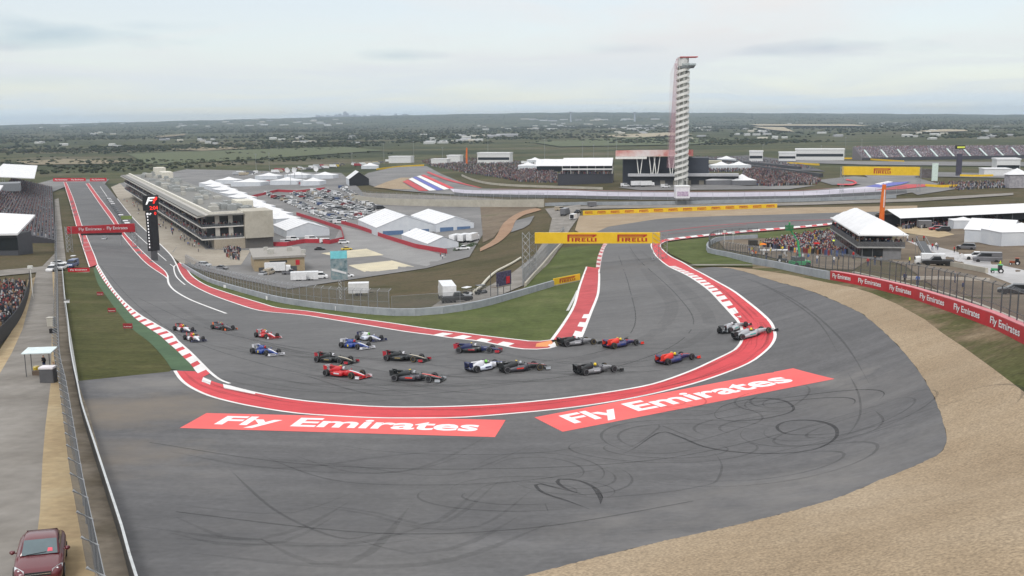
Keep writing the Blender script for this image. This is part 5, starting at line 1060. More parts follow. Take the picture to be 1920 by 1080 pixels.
mb = MB(); mb.add([(x*w_*.85, 0, y*hh) for x, y in ((.14, .1), (.26, .1), (.34, .5), (.46, .62), (.5, 1), (.38, 1), (.2, .62))], [tuple(range(7))]); o = mb.build('emblem', LEDR, hd); o.location = (0, -.63, zt-hh*1.25)
text_on(hd, '2:04', (-w_*.1, -.6, zt-hh*2.0), (1, 0, 0), (0, 0, 1), w_*.52, hh*.52, LEDR, push=.03)
text_on(t, '0', (w_*.16, -.5, zt-hh*2.72), (1, 0, 0), (0, 0, 1), w_*.14, hh*.42, LEDR, push=.03); text_on(t, 'LAP', (-w_*.33, -.5, zt-hh*2.7), (1, 0, 0), (0, 0, 1), w_*.32, hh*.28, LEDW, push=.03)
for i, ch in enumerate('9876543210ABCD'[:12]):
    mb = MB(); mb.bx(-w_*.30, -w_*.235, -.53, -.52, 0, hh*.22); o = mb.build('position_digit', LEDW, t); o.location = (0, 0, zb_+(Hp-zb_)*(.66-.055*i))

# ================================================================== PIT BUILDING
def local_frame(name, A_, B_, label, cat, group=None):
    d = Vector(B_)-Vector(A_); return empty(name, A_, math.atan2(d.y, d.x), label, cat, group), math.hypot(d.x, d.y)
A_ = Vector(at_alt(383, 469, 4.2)); B_ = Vector(at_alt(236, 366, 4.2))
A_.z = 3.6
t, Lb = local_frame('pit_building', A_, B_, 'long three-storey pit building with beige end wall and white flat roof', 'building')
H = height_to(A_, 404); st = H/3; Dp = 27.0
# local: x away along the straight, y to the left of that (towards the track), so the paddock side is -y
mb = MB(); mb.bx(2, Lb, -Dp, -4, 0, st-.3); mb.build('ground_floor', plain('pit_grey', (0.30, 0.28, 0.24)), t)
nb = int(Lb/9)
for i in range(nb):
    x = 6+i*(Lb-8)/nb; mb = MB(); mb.bx(x, x+6.2, -4.1, -3.9, .1, st*.72); mb.build('garage_shade_panel', GLASSD, t)  # dark panel painted in for the shade inside each open garage bay
mb = MB(); mb.bx(0, 9, -Dp*.62, -4.2, .0, st-.3); mb.build('porch_wall', plain('pit_tan', (0.36, 0.31, 0.24)), t)
for fl in (1, 2):
    mb = MB(); mb.bx(1.6, Lb, -Dp+.4, -1.8, st*fl+.1, st*(fl+1)-.5); fb = mb.build('glazed_storey', GLASSD, t)
    mb = MB(); mb.bx(0, Lb, -Dp*.62, 0.6, st*fl-.35, st*fl+.1); mb.build('balcony_slab', plain('slab_white', (0.62, 0.60, 0.56)), t)
    mb = MB(); mb.bx(.3, Lb, .45, .5, st*fl+.1, st*fl+1.1); mb.bx(.25, .3, -Dp*.6, .5, st*fl+.1, st*fl+1.1); mb.build('balcony_rail', seethrough('rail_glass', (0.12, 0.13, 0.14), .5), t)
    for i in range(int(Lb/12)):
        mb = MB(); mb.bx(2+i*12, 2.5+i*12, -.4, .1, st*fl+.1, st*(fl+1)-.4); mb.build('column', plain('pit_column', (0.16, 0.155, 0.15)), t)
    for y in (-Dp*.22, -Dp*.42):
        mb = MB(); mb.bx(.6, 1.1, y-.9, y+.9, st*fl+.1, st*(fl+1)-.4); mb.build('column', plain('pier_grey', (0.42, 0.40, 0.36)), t)
mb = MB(); mb.bx(-1.5, 14, -Dp-1.5, -Dp*.62, st*.92, st*3+.9); mb.build('end_wall', BCONC, t)
mb = MB(); mb.bx(0.0, 13, -Dp-1.4, -Dp*.62-.1, 0, st*.92-.01); mb.build('end_base', plain('dark_base', (0.12, 0.11, 0.10)), t)
mb = MB(); mb.bx(-2.0, Lb+2, -Dp*.62+.02, 2.2, st*3-.35, st*3+.15); rf = mb.build('roof', plain('roof_grey', (0.17, 0.165, 0.15)), t)
mb = MB(); mb.bx(.5, Lb, -Dp, -Dp*.62, st*3-.35, st*3+.149); mb.build('rear_roof', plain('roof_grey', (0.17, 0.165, 0.15)), rf)
mb = MB(); mb.loft([[(x, 2.6, st*3-.9), (x, -2.4, st*3+.153), (x, -2.4, st*3+.45), (x, 2.6, st*3-.6)] for x in (-2.2, Lb+2)]); mb.build('fascia_canopy', plain('fascia_grey', (0.40, 0.38, 0.34)), rf)
mb = MB(); mb.bx(1.0, Lb+1, -4.0, -3.0, st*3+.15, st*3+1.3); mb.build('parapet', plain('parapet_cream', (0.66, 0.63, 0.55)), rf)
mb = MB(); mb.bx(1.0, 2.0, -Dp*.62, -4.01, st*3+.15, st*3+1.1); mb.build('parapet', plain('parapet_cream', (0.66, 0.63, 0.55)), rf)
random.seed(3)
for i in range(60):
    x = random.uniform(8, Lb-6); y = random.uniform(-Dp+3, -7); sx, sy, sz = random.uniform(2.5, 8), random.uniform(2, 4.5), random.uniform(1, 2.4); mb = MB(); mb.box((x, y, st*3+.15+sz/2), (sx, sy, sz)); mb.box((x, y, st*3+.2+sz), (sx*.5, sy*.5, .3)); mb.build('roof_plant', plain(random.choice(['plant_a', 'plant_b', 'plant_c']), (0.30, 0.31, 0.30)) if i % 3 else plain('plant_light', (0.42, 0.41, 0.37)), rf)
for (x, w, hgt) in ((26, 13, 3.2), (Lb-60, 20, 4), (Lb-22, 14, 5.5)):
    mb = MB(); mb.bx(x, x+w, -Dp+1, -Dp+8, st*3+.16, st*3+hgt); mb.build('stair_tower', plain('tower_cream', (0.62, 0.59, 0.50)), rf)
random.seed(11)
def balcony_crowd():
    V = []
    def hfun(P): return P3
    M = t.matrix_world if False else Matrix.Translation(t.location) @ Matrix.Rotation(t.rotation_euler.z, 4, 'Z'); P3 = []
    for i in range(1100):
        fl = random.choice((1, 2)); p = M @ Vector((random.uniform(1, Lb-2), random.uniform(-1.3, .2), st*fl+.1)); P3.append(tuple(p))
    for i in range(60):
        fl = random.choice((1, 2)); p = M @ Vector((random.uniform(.5, 1.3), random.uniform(-Dp*.58, -1), st*fl+.1)); P3.append(tuple(p))
    P3 = np.array(P3)
    crowd('balcony_crowd', [[(0, 0), (1, 0), (1, 1), (0, 1)]], 10, 'spectators crowding the balconies of the pit building', hfun=lambda P: P3)
balcony_crowd()
# ================================================================== VEHICLES
CAR_COL = {k: plain('car_'+k, v, rough=0.3, coat=0.3, spec=0.5) for k, v in dict(white=(0.74, 0.74, 0.74), silver=(0.42, 0.43, 0.44), black=(0.02, 0.02, 0.022), grey=(0.14, 0.14, 0.15), red=(0.30, 0.03, 0.035), blue=(0.05, 0.08, 0.18), yellow=(0.62, 0.45, 0.05), tan=(0.40, 0.34, 0.25)).items()}
VM = {}
def vehicle_meshes():
    def keep(k, mb):
        o = mb.build(k, [CAR_COL['white'], GLASSD, TYRE, BLK]); VM[k] = o.data; bpy.data.objects.remove(o)
    def sq(x, w, z0, z1, e=6): return ring(x, w, z0, z1, 12, e=e)
    def wheels(mb, xs, w, r=.33):
        for x in xs:
            for s in (-1, 1): mb.cyl_y((x, s*(w/2-.10), r), r, .22, 10, 2)
    mb = MB(); mb.loft([sq(2.25, 1.5, .3, .62), sq(2.1, 1.75, .22, .74), sq(1.2, 1.82, .2, .90), sq(-1.5, 1.82, .2, .95), sq(-2.15, 1.74, .25, .92), sq(-2.25, 1.5, .35, .7)]); mb.loft([sq(1.15, 1.55, .88, .92), sq(.45, 1.45, .9, 1.36), sq(-.9, 1.42, .9, 1.40), sq(-1.7, 1.5, .9, .98)], 1); mb.loft([sq(.42, 1.38, 1.355, 1.41), sq(-.85, 1.36, 1.39, 1.45)], 0); wheels(mb, (1.4, -1.35), 1.82); keep('sedan', mb)
    mb = MB(); mb.loft([sq(2.35, 1.6, .35, .8), sq(2.2, 1.85, .28, .98), sq(1.3, 1.92, .26, 1.10), sq(-2.2, 1.92, .26, 1.12), sq(-2.35, 1.8, .35, 1.0)]); mb.loft([sq(1.2, 1.7, 1.08, 1.14), sq(.6, 1.62, 1.1, 1.66), sq(-1.9, 1.60, 1.1, 1.70), sq(-2.25, 1.68, 1.1, 1.2)], 1); mb.loft([sq(.58, 1.55, 1.655, 1.73), sq(-1.95, 1.53, 1.68, 1.77)], 0); wheels(mb, (1.5, -1.45), 1.92, .38); keep('suv', mb)
    mb = MB(); mb.loft([sq(2.75, 1.7, .4, .9), sq(2.6, 1.95, .3, 1.15), sq(1.9, 2.0, .3, 1.35), sq(-2.8, 2.0, .3, 1.38), sq(-2.85, 1.95, .4, 1.3)]); mb.loft([sq(1.95, 1.9, 1.3, 1.4), sq(1.2, 1.84, 1.36, 2.0), sq(-2.7, 1.84, 1.36, 2.02), sq(-2.8, 1.88, 1.36, 1.5)], 1); mb.loft([sq(1.3, 1.84, 1.96, 2.2), sq(-2.75, 1.84, 1.98, 2.25)], 0); mb.bx(-2.8, -.8, -.95, .95, 1.33, 2.0, 0); wheels(mb, (1.75, -1.75), 2.0, .38); keep('van', mb)
    mb = MB(); mb.loft([sq(2.8, 1.7, .45, .95), sq(2.65, 1.95, .35, 1.1), sq(1.3, 2.0, .35, 1.18), sq(-2.8, 2.0, .4, 1.15)]); mb.loft([sq(1.25, 1.8, 1.15, 1.2), sq(.7, 1.7, 1.16, 1.75), sq(-.5, 1.7, 1.16, 1.75), sq(-.75, 1.75, 1.16, 1.2)], 1); mb.loft([sq(.7, 1.62, 1.74, 1.83), sq(-.5, 1.62, 1.74, 1.83)], 0); mb.bx(-2.7, -.9, -.85, .85, 1.152, 1.165, 3); wheels(mb, (1.8, -1.75), 2.0, .4); keep('pickup', mb)
    mb = MB(); mb.loft([sq(4.2, 2.2, .6, 1.6), sq(4.1, 2.3, .5, 2.6), sq(2.6, 2.3, .5, 2.75)]); mb.bx(3.4, 4.22, -1.0, 1.0, 1.65, 2.45, 1); mb.bx(-4.4, 2.45, -1.22, 1.22, .95, 3.6, 0); mb.bx(-4.3, 2.6, -.5, .5, .55, .94, 3); wheels(mb, (3.3, -2.4, -3.5), 2.3, .48); keep('box_truck', mb)
    mb = MB(); mb.bx(-2.2, 2.2, -1.1, 1.1, .55, 2.75, 0); mb.bx(-2.1, 3.2, -.08, .08, .42, .54, 3); wheels(mb, (-.4, .4), 2.1, .34); mb.bx(-2.21, -2.19, -.9, .9, .7, 2.5, 3); keep('trailer', mb)
    mb = MB(); mb.loft([sq(1.2, 1.05, .35, .7), sq(.9, 1.2, .3, .85), sq(.5, 1.2, .3, .55), sq(-.7, 1.2, .3, .55), sq(-1.2, 1.15, .35, .75)], 0); mb.box((-.35, 0, .8), (.5, 1.1, .35), mi=3); mb.box((-.1, 0, 1.88), (1.9, 1.25, .08), mi=0)
    for x in (.75, -.95):
        for s in (-1, 1): mb.bar((x, s*.55, .6), (x*.9, s*.55, 1.86), .03, 3)
    wheels(mb, (.85, -.85), 1.2, .25); keep('golf_cart', mb)
vehicle_meshes()
def vehicle(kind, p, rz, col, label, cat, group=None, s=1.0, name=None):
    o = bpy.data.objects.new(name or {'sedan': 'parked_car', 'suv': 'parked_car', 'van': 'parked_van', 'pickup': 'pickup_truck', 'box_truck': 'box_truck', 'trailer': 'trailer', 'golf_cart': 'golf_cart'}[kind], VM[kind]); COL.objects.link(o); o.location = p; o.rotation_euler = (0, 0, rz); o.scale = (s, s, s)
    o.material_slots[0].link = 'OBJECT'; o.material_slots[0].material = CAR_COL[col]
    return tag(o, label, cat, group)
def heading(p, q): a = G(*p); b = G(*q); return math.atan2(b.y-a.y, b.x-a.x)

# -- the red saloon at the fence
def red_saloon():
    M = frame_on_ground((86, 1020), (68, 1128), 1.0); t = empty('parked_car', (0, 0, 0), 0, 'dark red saloon car parked half on the sand beside the fence', 'car'); t.matrix_world = M
    BP = plain('maroon_paint', (0.125, 0.018, 0.024), rough=0.28, coat=0.6, spec=0.5, var=.04); sq = lambda x, w, z0, z1, e=5: ring(x, w, z0, z1, 20, e=e)
    mb = MB(); mb.loft([sq(2.33, 1.30, .30, .60), sq(2.24, 1.60, .22, .70), sq(2.0, 1.76, .2, .78), sq(1.5, 1.82, .2, .88), sq(.95, 1.84, .2, .96), sq(-.6, 1.85, .2, .99), sq(-1.6, 1.82, .22, 1.02), sq(-2.15, 1.70, .28, .98), sq(-2.32, 1.45, .35, .80)]); mb.build('body', BP, t, True)
    mb = MB(); mb.loft([sq(1.02, 1.50, .94, .975), sq(.30, 1.36, .95, 1.38), sq(-.3, 1.32, .95, 1.44), sq(-.9, 1.32, .95, 1.42), sq(-1.75, 1.44, .96, 1.03)]); cb = mb.build('cabin', BP, t, True)
    mb = MB(); mb.add([(1.05, -.66, .985), (1.05, .66, .985), (.36, .60, 1.40), (.36, -.60, 1.40)], [(0, 1, 2, 3)]); ws = mb.build('windscreen', plain('screen_glass', (0.10, 0.14, 0.15), rough=.08, spec=.8), t)
    mb = MB(); mb.add([(.96, .28, 1.05), (.96, .48, 1.05), (.80, .46, 1.15), (.80, .30, 1.15)], [(0, 1, 2, 3)]); mb.build('screen_pass', plain('pink_pass', (.75, .12, .16)), ws)
    mb = MB(); mb.bar((1.06, -.5, .995), (.98, .25, 1.045), .012); mb.build('wiper', BLK, ws)
    mb = MB(); mb.add([(-1.72, -.62, 1.06), (-1.72, .62, 1.06), (-1.0, .58, 1.40), (-1.0, -.58, 1.40)], [(3, 2, 1, 0)]); mb.build('rear_window', GLASSD, t)
    for s in (-1, 1):
        mb = MB(); mb.add([(.85, s*.745, 1.03), (-.25, s*.755, 1.05), (-.28, s*.69, 1.36), (.30, s*.705, 1.33)], [(0, 1, 2, 3)] if s > 0 else [(3, 2, 1, 0)]); mb.add([(-.33, s*.755, 1.05), (-1.45, s*.745, 1.07), (-.95, s*.69, 1.35), (-.36, s*.69, 1.36)], [(0, 1, 2, 3)] if s > 0 else [(3, 2, 1, 0)]); mb.build('side_window', GLASSD, t)
        mb = MB(); mb.loft([ring(.78, .10, .97, 1.10, 8, y=s*1.02), ring(.66, .22, .95, 1.12, 8, y=s*1.02), ring(.60, .16, .97, 1.10, 8, y=s*1.02)]); mb.bar((.68, s*.86, 1.0), (.68, s*.98, 1.02), .03); mb.build('wing_mirror', BP, t, True)
        mb = MB(); mb.add([(2.06, s*.86, .60), (2.31, s*.52, .60), (2.27, s*.50, .735), (1.80, s*.84, .81), (1.72, s*.88, .78)], [(0, 1, 2, 3, 4)] if s > 0 else [(4, 3, 2, 1, 0)]); hl = mb.build('headlight', plain('lamp_glass', (.62, .64, .66), rough=.1, spec=.8), t)
        mb = MB(); mb.ball((2.10, s*.70, .69), .055, 8, 5); mb.build('bulb', plain('lamp_chrome', (.8, .8, .8), rough=.1, metal=.8), hl)
        for x in (1.42, -1.38):
            mb = MB(); mb.cyl_y((0, 0, 0), .33, .22, 18); w = mb.build('wheel', TYRE, t); w.location = (x, s*.83, .33); mb = MB(); mb.cyl_y((0, s*.06, 0), .20, .12, 12); mb.build('rim', STEEL, w)
    mb = MB(); mb.bx(2.27, 2.335, -.48, .48, .52, .66); gr = mb.build('grille', BLK, t); mb = MB(); mb.bx(2.30, 2.345, -.46, .46, .585, .61); mb.build('chrome_bar', plain('chrome', (.6, .6, .6), rough=.15, metal=.9), gr)
    mb = MB(); mb.bx(2.30, 2.35, -.26, .26, .36, .47); mb.build('number_plate', WHT, t)
red_saloon()

# -- left: service road furniture
t_ = G(78, 705); t = empty('marshal_shelter', t_, .1, 'marshal shelter with pale sloping roof beside the dark fence', 'shelter'); hs = 2.5
mb = MB(); mb.box((0, 0, hs), (2.7, 1.9, .08), M=Matrix.Rotation(.10, 3, 'X')); mb.build('roof', plain('pale_teal_sheet', (0.60, 0.68, 0.68)), t)
for sx in (-1, 1):
    for sy in (-1, 1): mb = MB(); mb.bar((sx*1.1, sy*.75, -.2), (sx*1.1, sy*.75, hs-.02+sy*.07), .04); mb.build('leg', DSTEEL, t)
mb = MB(); mb.bx(-.9, .9, .2, .6, .02, .45); mb.build('bench', plain('bench_wood', (.15, .11, .08)), t)
p = G(92, 717); mb = MB(); mb.bx(-.62, .62, -.45, .45, 0, 1.35); mb.bx(-.55, .55, -.46, -.45, .1, 1.2); o = mb.build('equipment_cabinet', plain('cabinet_grey', (.10, .10, .105), rough=.6)); o.location = p; tag(o, 'grey equipment cabinet with white lid beside the marshal shelter', 'cabinet')
mb = MB(); mb.bx(-.66, .66, -.5, .5, 1.353, 1.52); mb.build('lid', plain('lid_white', (.74, .70, .72)), o)
p = G(69, 702); mb = MB(); mb.cyl((0, 0, 0), .26, .7, 10, r2=.3); mb.cyl((0, 0, .7), .32, .12, 10, r2=.24); o = mb.build('litter_bin', CAR_COL['yellow']); o.location = p; tag(o, 'yellow litter bin by the marshal shelter post', 'litter bin')
person(G(84, 698), 2.6, 'black', 'navy', 'marshal in black standing under the pale shelter roof', 'people at the service road', 'arms')
person(G(103, 712), 1.9, 'grey', 'navy', 'marshal in grey standing next to the equipment cabinet', 'people at the service road')
p = G(97, 612); mb = MB(); mb.bx(-.5, .5, -.4, .4, 0, 1.3); mb.bx(-.56, .56, -.46, .46, 1.303, 1.4); o = mb.build('control_box', plain('box_beige', (.5, .48, .42))); o.location = p; tag(o, 'beige control box standing at the road edge by the fence', 'control box')
p = G(100, 625); mb = MB(); mb.bx(-.4, .4, -.3, .3, 0, .6); mb.bx(-.42, .42, -.32, .32, .603, .66); o = mb.build('tool_chest', BLK); o.location = p; tag(o, 'small black tool chest beside the beige control box', 'tool chest')
p = G(62, 560); mb = MB(); mb.tube([(0, 0, -.2), (0, 0, 6.2)], .09, 6); mb.box((0, 0, 6.35), (.9, .5, .55)); o = mb.build('floodlight_pole', plain('pole_white', (.62, .62, .58))); o.location = p; tag(o, 'pale pole with square loudspeaker box beside the service road', 'pole')
for (x, y, lab) in ((240, 619, 'red distance board on grass, closest to the green painted strip'), (210, 588, 'red distance board in the middle of the row on the grass verge'), (188, 556, 'small red distance board farthest along the grass verge')):
    p = G(x, y); b = empty('distance_board', p, 0, lab, 'sign', 'red distance boards on the grass verge'); mb = MB(); mb.box((0, 0, .62), (1.35, .06, .72)); bd = mb.build('board', plain('dull_red', (.30, .03, .035)), b)
    text_on(bd, 'Fly Emirates', (-.55, -.03, .42), (1, 0, 0), (0, 0, 1), 1.1, .18, WHT, push=.004)
    for s in (-1, 1): mb = MB(); mb.bx(s*.5-.04, s*.5+.04, -.03, .03, -.1, .255); mb.build('leg', DSTEEL, b)
p = G(126, 577); b = empty('small_sign', p, 0, 'black and white sign on the guard rail by the grass', 'sign'); mb = MB(); mb.box((0, 0, 1.2), (1.0, .06, .6)); mb.build('panel', WHT, b); mb = MB(); mb.box((0, -.035, 1.42), (.98, .02, .16)); mb.build('header', BLK, b); mb = MB(); mb.bx(-.05, .05, -.02, .02, -.1, .9); mb.build('post', DSTEEL, b)
p = G(148, 511); b = empty('low_banner', p, .12, 'low red banner at the head of the grass verge', 'banner'); mb = MB(); mb.box((0, 0, .7), (5.6, .1, 1.1)); bd = mb.build('sheet', REDB, b); text_on(bd, 'Fly Emirates', (-2.2, -.05, .45), (1, 0, 0), (0, 0, 1), 4.4, .5, WHT, push=.01); mb = MB(); mb.box((0, .03, .07), (5.4, .3, .16)); mb.build('foot', BCONC, b)
for k, x, y, rz, c, lab in (('suv', 98, 509, -1.5, 'white', 'white car facing up the service road by the fence'), ('pickup', 116, 506, -1.45, 'white', 'white pickup parked inside the fence beside a blue van'), ('van', 136, 501, -1.5, 'blue', 'blue van parked beyond the low red banner'), ('sedan', 111, 497, .2, 'white', 'white saloon parked behind the white pickup'), ('sedan', 196, 449, 1.8, 'silver', 'silver course car alone on the straight under the red sign bridge'), ('golf_cart', 138, 491, -1.5, 'white', 'white roofed cart behind the blue van')):
    vehicle(k, G(x, y), rz, c, lab, 'car' if k != 'golf_cart' else 'cart')
# -- left: spectator bank behind a black fence
wall('fabric_fence', path_at([(56,522),(55,545),(48,572),(36,600),(14,630),(-25,672)], 2.5), 2.0, .12, BLK, 'black fabric fence in front of the small spectator bank', 'fence', part='panel')
crowd('bank_crowd', [[(-30,536),(20,532),(52,536),(50,565),(36,590),(10,618),(-30,640)]], 330, 'spectators packed behind the black fabric fence')
# -- left: main grandstand
def grandstand(name, base0, base1, depth, height, rows, label, side, ncrowd, clab, deckmat, frac=(0, 1), fill=.9, aisles=0, colors=None):
    A_ = G(*base0); B_ = G(*base1); d = B_-A_; Lg = math.hypot(d.x, d.y); t = empty(name, A_, math.atan2(d.y, d.x), label, 'grandstand'); z0 = 1.2; sl = d.z/Lg
    mb = MB()
    for i in range(rows):
        y0, y1 = side*depth*i/rows, side*depth*(i+1)/rows; z = z0+height*i/(rows-1)
        zb = -1.5
        a, b = min(y0, y1), max(y0, y1); v = [(0, a, zb), (Lg, a, zb+d.z), (Lg, b, zb+d.z), (0, b, zb), (0, a, z), (Lg, a, z+d.z), (Lg, b, z+d.z), (0, b, z)]
        mb.add(v, [(0, 3, 2, 1), (4, 5, 6, 7), (0, 1, 5, 4), (1, 2, 6, 5), (2, 3, 7, 6), (3, 0, 4, 7)])
    mb.build('seating_deck', deckmat, t)
    M = Matrix.Translation(A_) @ Matrix.Rotation(math.atan2(d.y, d.x), 4, 'Z'); P3 = []
    while len(P3) < ncrowd:
        u = random.uniform(0.01, .99); i = random.randrange(rows)
        if aisles and abs((u*aisles) % 1-.5) < .045: continue
        if random.random() > fill: continue
        P3.append(tuple(M @ Vector((u*Lg, side*depth*(i+.5)/rows, z0+height*i/(rows-1)+u*d.z))))
    P3 = np.array(P3); crowd(clab[0], [[(0, 0), (1, 0), (1, 1), (0, 1)]], 4, clab[1], seat=True, hfun=lambda P: P3, colors=colors)
    return t, Lg, d.z
DECK = plain('stand_deck', (0.06, 0.058, 0.065)); 
t, Lg, dz = grandstand('main_grandstand', (104,455), (98,353), 30, 8.5, 22, 'long raked main grandstand with white canopy beside the start straight', 1, 7000, ('grandstand_crowd', 'dense crowd filling the main grandstand beside the straight'), DECK)
def canopy(t, x0, x1, y0, y1, z0, z1, thick, m=None, cols=True):
    mb = MB(); mb.loft([[(x0, y0, z0), (x0, y1, z1), (x0, y1, z1+thick), (x0, y0, z0+thick)], [(x1, y0, z0), (x1, y1, z1), (x1, y1, z1+thick), (x1, y0, z0+thick)]]); mb.build('canopy', m or TENTW, t)
    if cols:
        for i in range(5):
            x = x0+(x1-x0)*(i+.5)/5; mb = MB(); mb.bar((x, y1-.8*math.copysign(1, y1), -1), (x, y1-.8*math.copysign(1, y1), z1), .25); mb.build('column', STEEL, t)
canopy(t, Lg*.58, Lg*1.0, 10, 36, 10.8, 13, .5)
canopy(t, Lg*.12, Lg*.45, 26, 42, 10.5, 12, .5)
mb = MB(); mb.bx(Lg*.52, Lg*.56, 18, 32, 5, 10); mb.build('vomitory_block', plain('block_grey', (.2, .21, .22)), t)
p = at_alt(2, 488, 12.0); t = empty('hospitality_suite', Vector((p[0], p[1], h1(p[0], p[1]))), .06, 'white roofed hospitality suite at the near end of the main grandstand', 'building'); k = ppm(p); hz = 75/k
mb = MB(); mb.bx(-9, 42/k*.5+2, 0, 12, -1, hz*.5); mb.build('wall', plain('suite_dark', (.07, .072, .08)), t)
mb = MB(); mb.bx(-9, 42/k*.5+2.2, -.15, .0, hz*.12, hz*.42); mb.build('window_band', GLASSD, t)
mb = MB(); mb.loft([[(-10, -1.5, hz*.5), (-10, 14, hz*.95), (-10, 14, hz*.99), (-10, -1.5, hz*.55)], [(42/k*.5+3, -1.5, hz*.5), (42/k*.5+3, 14, hz*.86), (42/k*.5+3, 14, hz*.9), (42/k*.5+3, -1.5, hz*.55)]]); mb.build('roof', TENTW, t)
# -- far end: red lettered boards
for x0, x1 in ((100, 161), (169, 200)):
    a = G(x0, 341); b = G(x1, 340.5); d = b-a; d.z = 0; Lw = d.length; rz = math.atan2(d.y, d.x); hh = 3.6; t = empty('far_banner', a, rz, 'red lettered board across the far end of the straight, %s one' % ('longer' if x0 < 150 else 'shorter'), 'advert board'); mb = MB(); mb.bx(0, Lw, -.1, .1, .3, hh); mb.build('board', REDB, t); mb = MB(); mb.bx(.1, Lw-.1, -.05, .05, -.3, .297); mb.build('footing', DSTEEL, t)
    n = 2 if x0 < 150 else 1
    for i in range(n): text_on(t, 'Fly Emirates', (Lw*(i+.12)/n, -.1, 1.1), (1, 0, 0), (0, 0, 1), Lw*.76/n, 1.6, WHT, push=.05)

# ================================================================== PADDOCK
def tent(name, px, w, l, rz, eave, ridge, label, group=None, open_front=False, style='gable', sides=None):
    p = px if isinstance(px, Vector) else G(*px); t = empty(name, p, rz, label, 'tent', group); W2, L2 = w/2, l/2; sd = sides or TENTS
    if style == 'gable':
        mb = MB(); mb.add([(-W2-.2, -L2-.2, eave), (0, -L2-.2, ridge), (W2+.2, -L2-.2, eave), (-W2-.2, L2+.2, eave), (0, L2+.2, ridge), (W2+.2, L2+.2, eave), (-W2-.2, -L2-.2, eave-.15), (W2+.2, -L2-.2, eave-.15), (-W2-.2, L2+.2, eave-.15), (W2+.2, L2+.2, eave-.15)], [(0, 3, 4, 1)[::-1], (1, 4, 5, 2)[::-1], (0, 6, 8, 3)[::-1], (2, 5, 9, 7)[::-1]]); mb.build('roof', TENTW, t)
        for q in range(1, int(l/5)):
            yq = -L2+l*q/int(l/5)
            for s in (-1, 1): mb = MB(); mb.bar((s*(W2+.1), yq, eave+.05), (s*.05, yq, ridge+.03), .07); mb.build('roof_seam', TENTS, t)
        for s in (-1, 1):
            mb = MB(); mb.add([(-W2, s*L2, 0), (W2, s*L2, 0), (W2, s*L2, eave-.02), (0, s*L2, ridge-.15), (-W2, s*L2, eave-.02)], [(0, 1, 2, 3, 4)] if s < 0 else [(4, 3, 2, 1, 0)]); mb.build('gable_wall', BLK if open_front and s < 0 else sd, t)  # open_front: black sheet in place of the shaded interior, otherwise fabric
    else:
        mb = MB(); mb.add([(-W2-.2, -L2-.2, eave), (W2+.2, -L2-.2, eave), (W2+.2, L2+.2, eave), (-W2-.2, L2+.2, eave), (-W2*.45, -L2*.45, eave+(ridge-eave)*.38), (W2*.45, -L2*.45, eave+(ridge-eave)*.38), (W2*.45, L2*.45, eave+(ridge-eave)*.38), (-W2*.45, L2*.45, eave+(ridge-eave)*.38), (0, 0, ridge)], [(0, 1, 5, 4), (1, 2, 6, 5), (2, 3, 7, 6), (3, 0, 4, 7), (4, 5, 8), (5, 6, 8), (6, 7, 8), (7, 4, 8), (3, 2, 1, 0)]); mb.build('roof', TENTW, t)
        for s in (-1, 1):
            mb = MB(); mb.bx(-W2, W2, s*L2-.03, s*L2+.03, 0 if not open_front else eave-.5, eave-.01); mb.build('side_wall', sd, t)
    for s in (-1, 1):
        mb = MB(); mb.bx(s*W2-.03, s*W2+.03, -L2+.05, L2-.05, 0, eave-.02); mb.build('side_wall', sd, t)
        for yy in (-L2+.1, L2-.1): mb = MB(); mb.bar((s*(W2-.08), yy*.995, 0), (s*(W2-.08), yy*.995, eave), .08); mb.build('post', STEEL, t)
    return t
# big marquees: footprint from base pixels
def tent_px(corner, right, far, eave_y, ridge_y, label, name='marquee', maxl=60, **kw):
    """nearest corner, next corner along the gable end, far corner along the eaves (ground pixels)"""
    a, c = G(*corner), G(*far); ey = Vector((c.x-a.x, c.y-a.y, 0)); l = min(maxl, ey.length); ey.normalize(); ex = Vector((ey.y, -ey.x, 0)); rz = math.atan2(ex.y, ex.x); w = 4.0
    while w < 60 and proj(a+ex*w)[0] < right[0]: w += .25
    ctr = a+ex*w/2+ey*l/2; ctr.z = min(a.z, h1(ctr.x, ctr.y)); e = height_to(a, eave_y); mid = a+ex*w/2; r_h = height_to(mid, ridge_y)
    return tent(name, ctr, w, l, rz, e, max(r_h, e+1.2), label, **kw)
tent_px((707,443), (815,437), (672,428), 427, 404, 'large white marquee behind the red paddock fence with blue-grey gable', maxl=42)
tent_px((818,436), (888,434), (771,420), 420, 406.5, 'large white marquee beside the parked truck cabs', maxl=48)
tent_px((803,470), (859,466), (746,453), 455.5, 442, 'smaller white marquee along the red fence at the lane corner', maxl=36)
tent_px((538,447), (618,443), (502,431), 432, 417, 'white gabled tent beside the end wall of the pit building', maxl=30)
for q, par in enumerate([o for o in COL.objects if o.name.startswith('marquee')][:2]):
    g_ = [c for c in par.children if c.name.startswith('gable_wall')][0]; w_g = max(v.co.x for v in g_.data.vertices); y_g = min(v.co.y for v in g_.data.vertices)
    for s0, s1 in ((-.8, -.1), (.1, .8)):
        mb = MB(); mb.bx(w_g*s0, w_g*s1, y_g-.12, y_g-.05, .1, 2.2); mb.build('blue_window', plain('blue_screen', (.10, .17, .30)), g_)
random.seed(5)
for i, (x, y) in enumerate([(528,424),(516,414),(500,406),(486,398),(470,390),(454,382),(438,375),(422,368),(408,361),(396,355)]):
    p = Vector(at_alt(x, y, 3.0)); p.z = h1(p.x, p.y); tent('team_tent', p, 19, 13, heading((450,388), (520,424))+.2, 4.8, 7.6, 'white team tent in the row backing onto the pit building', 'team tents behind the pit building', style='hip')
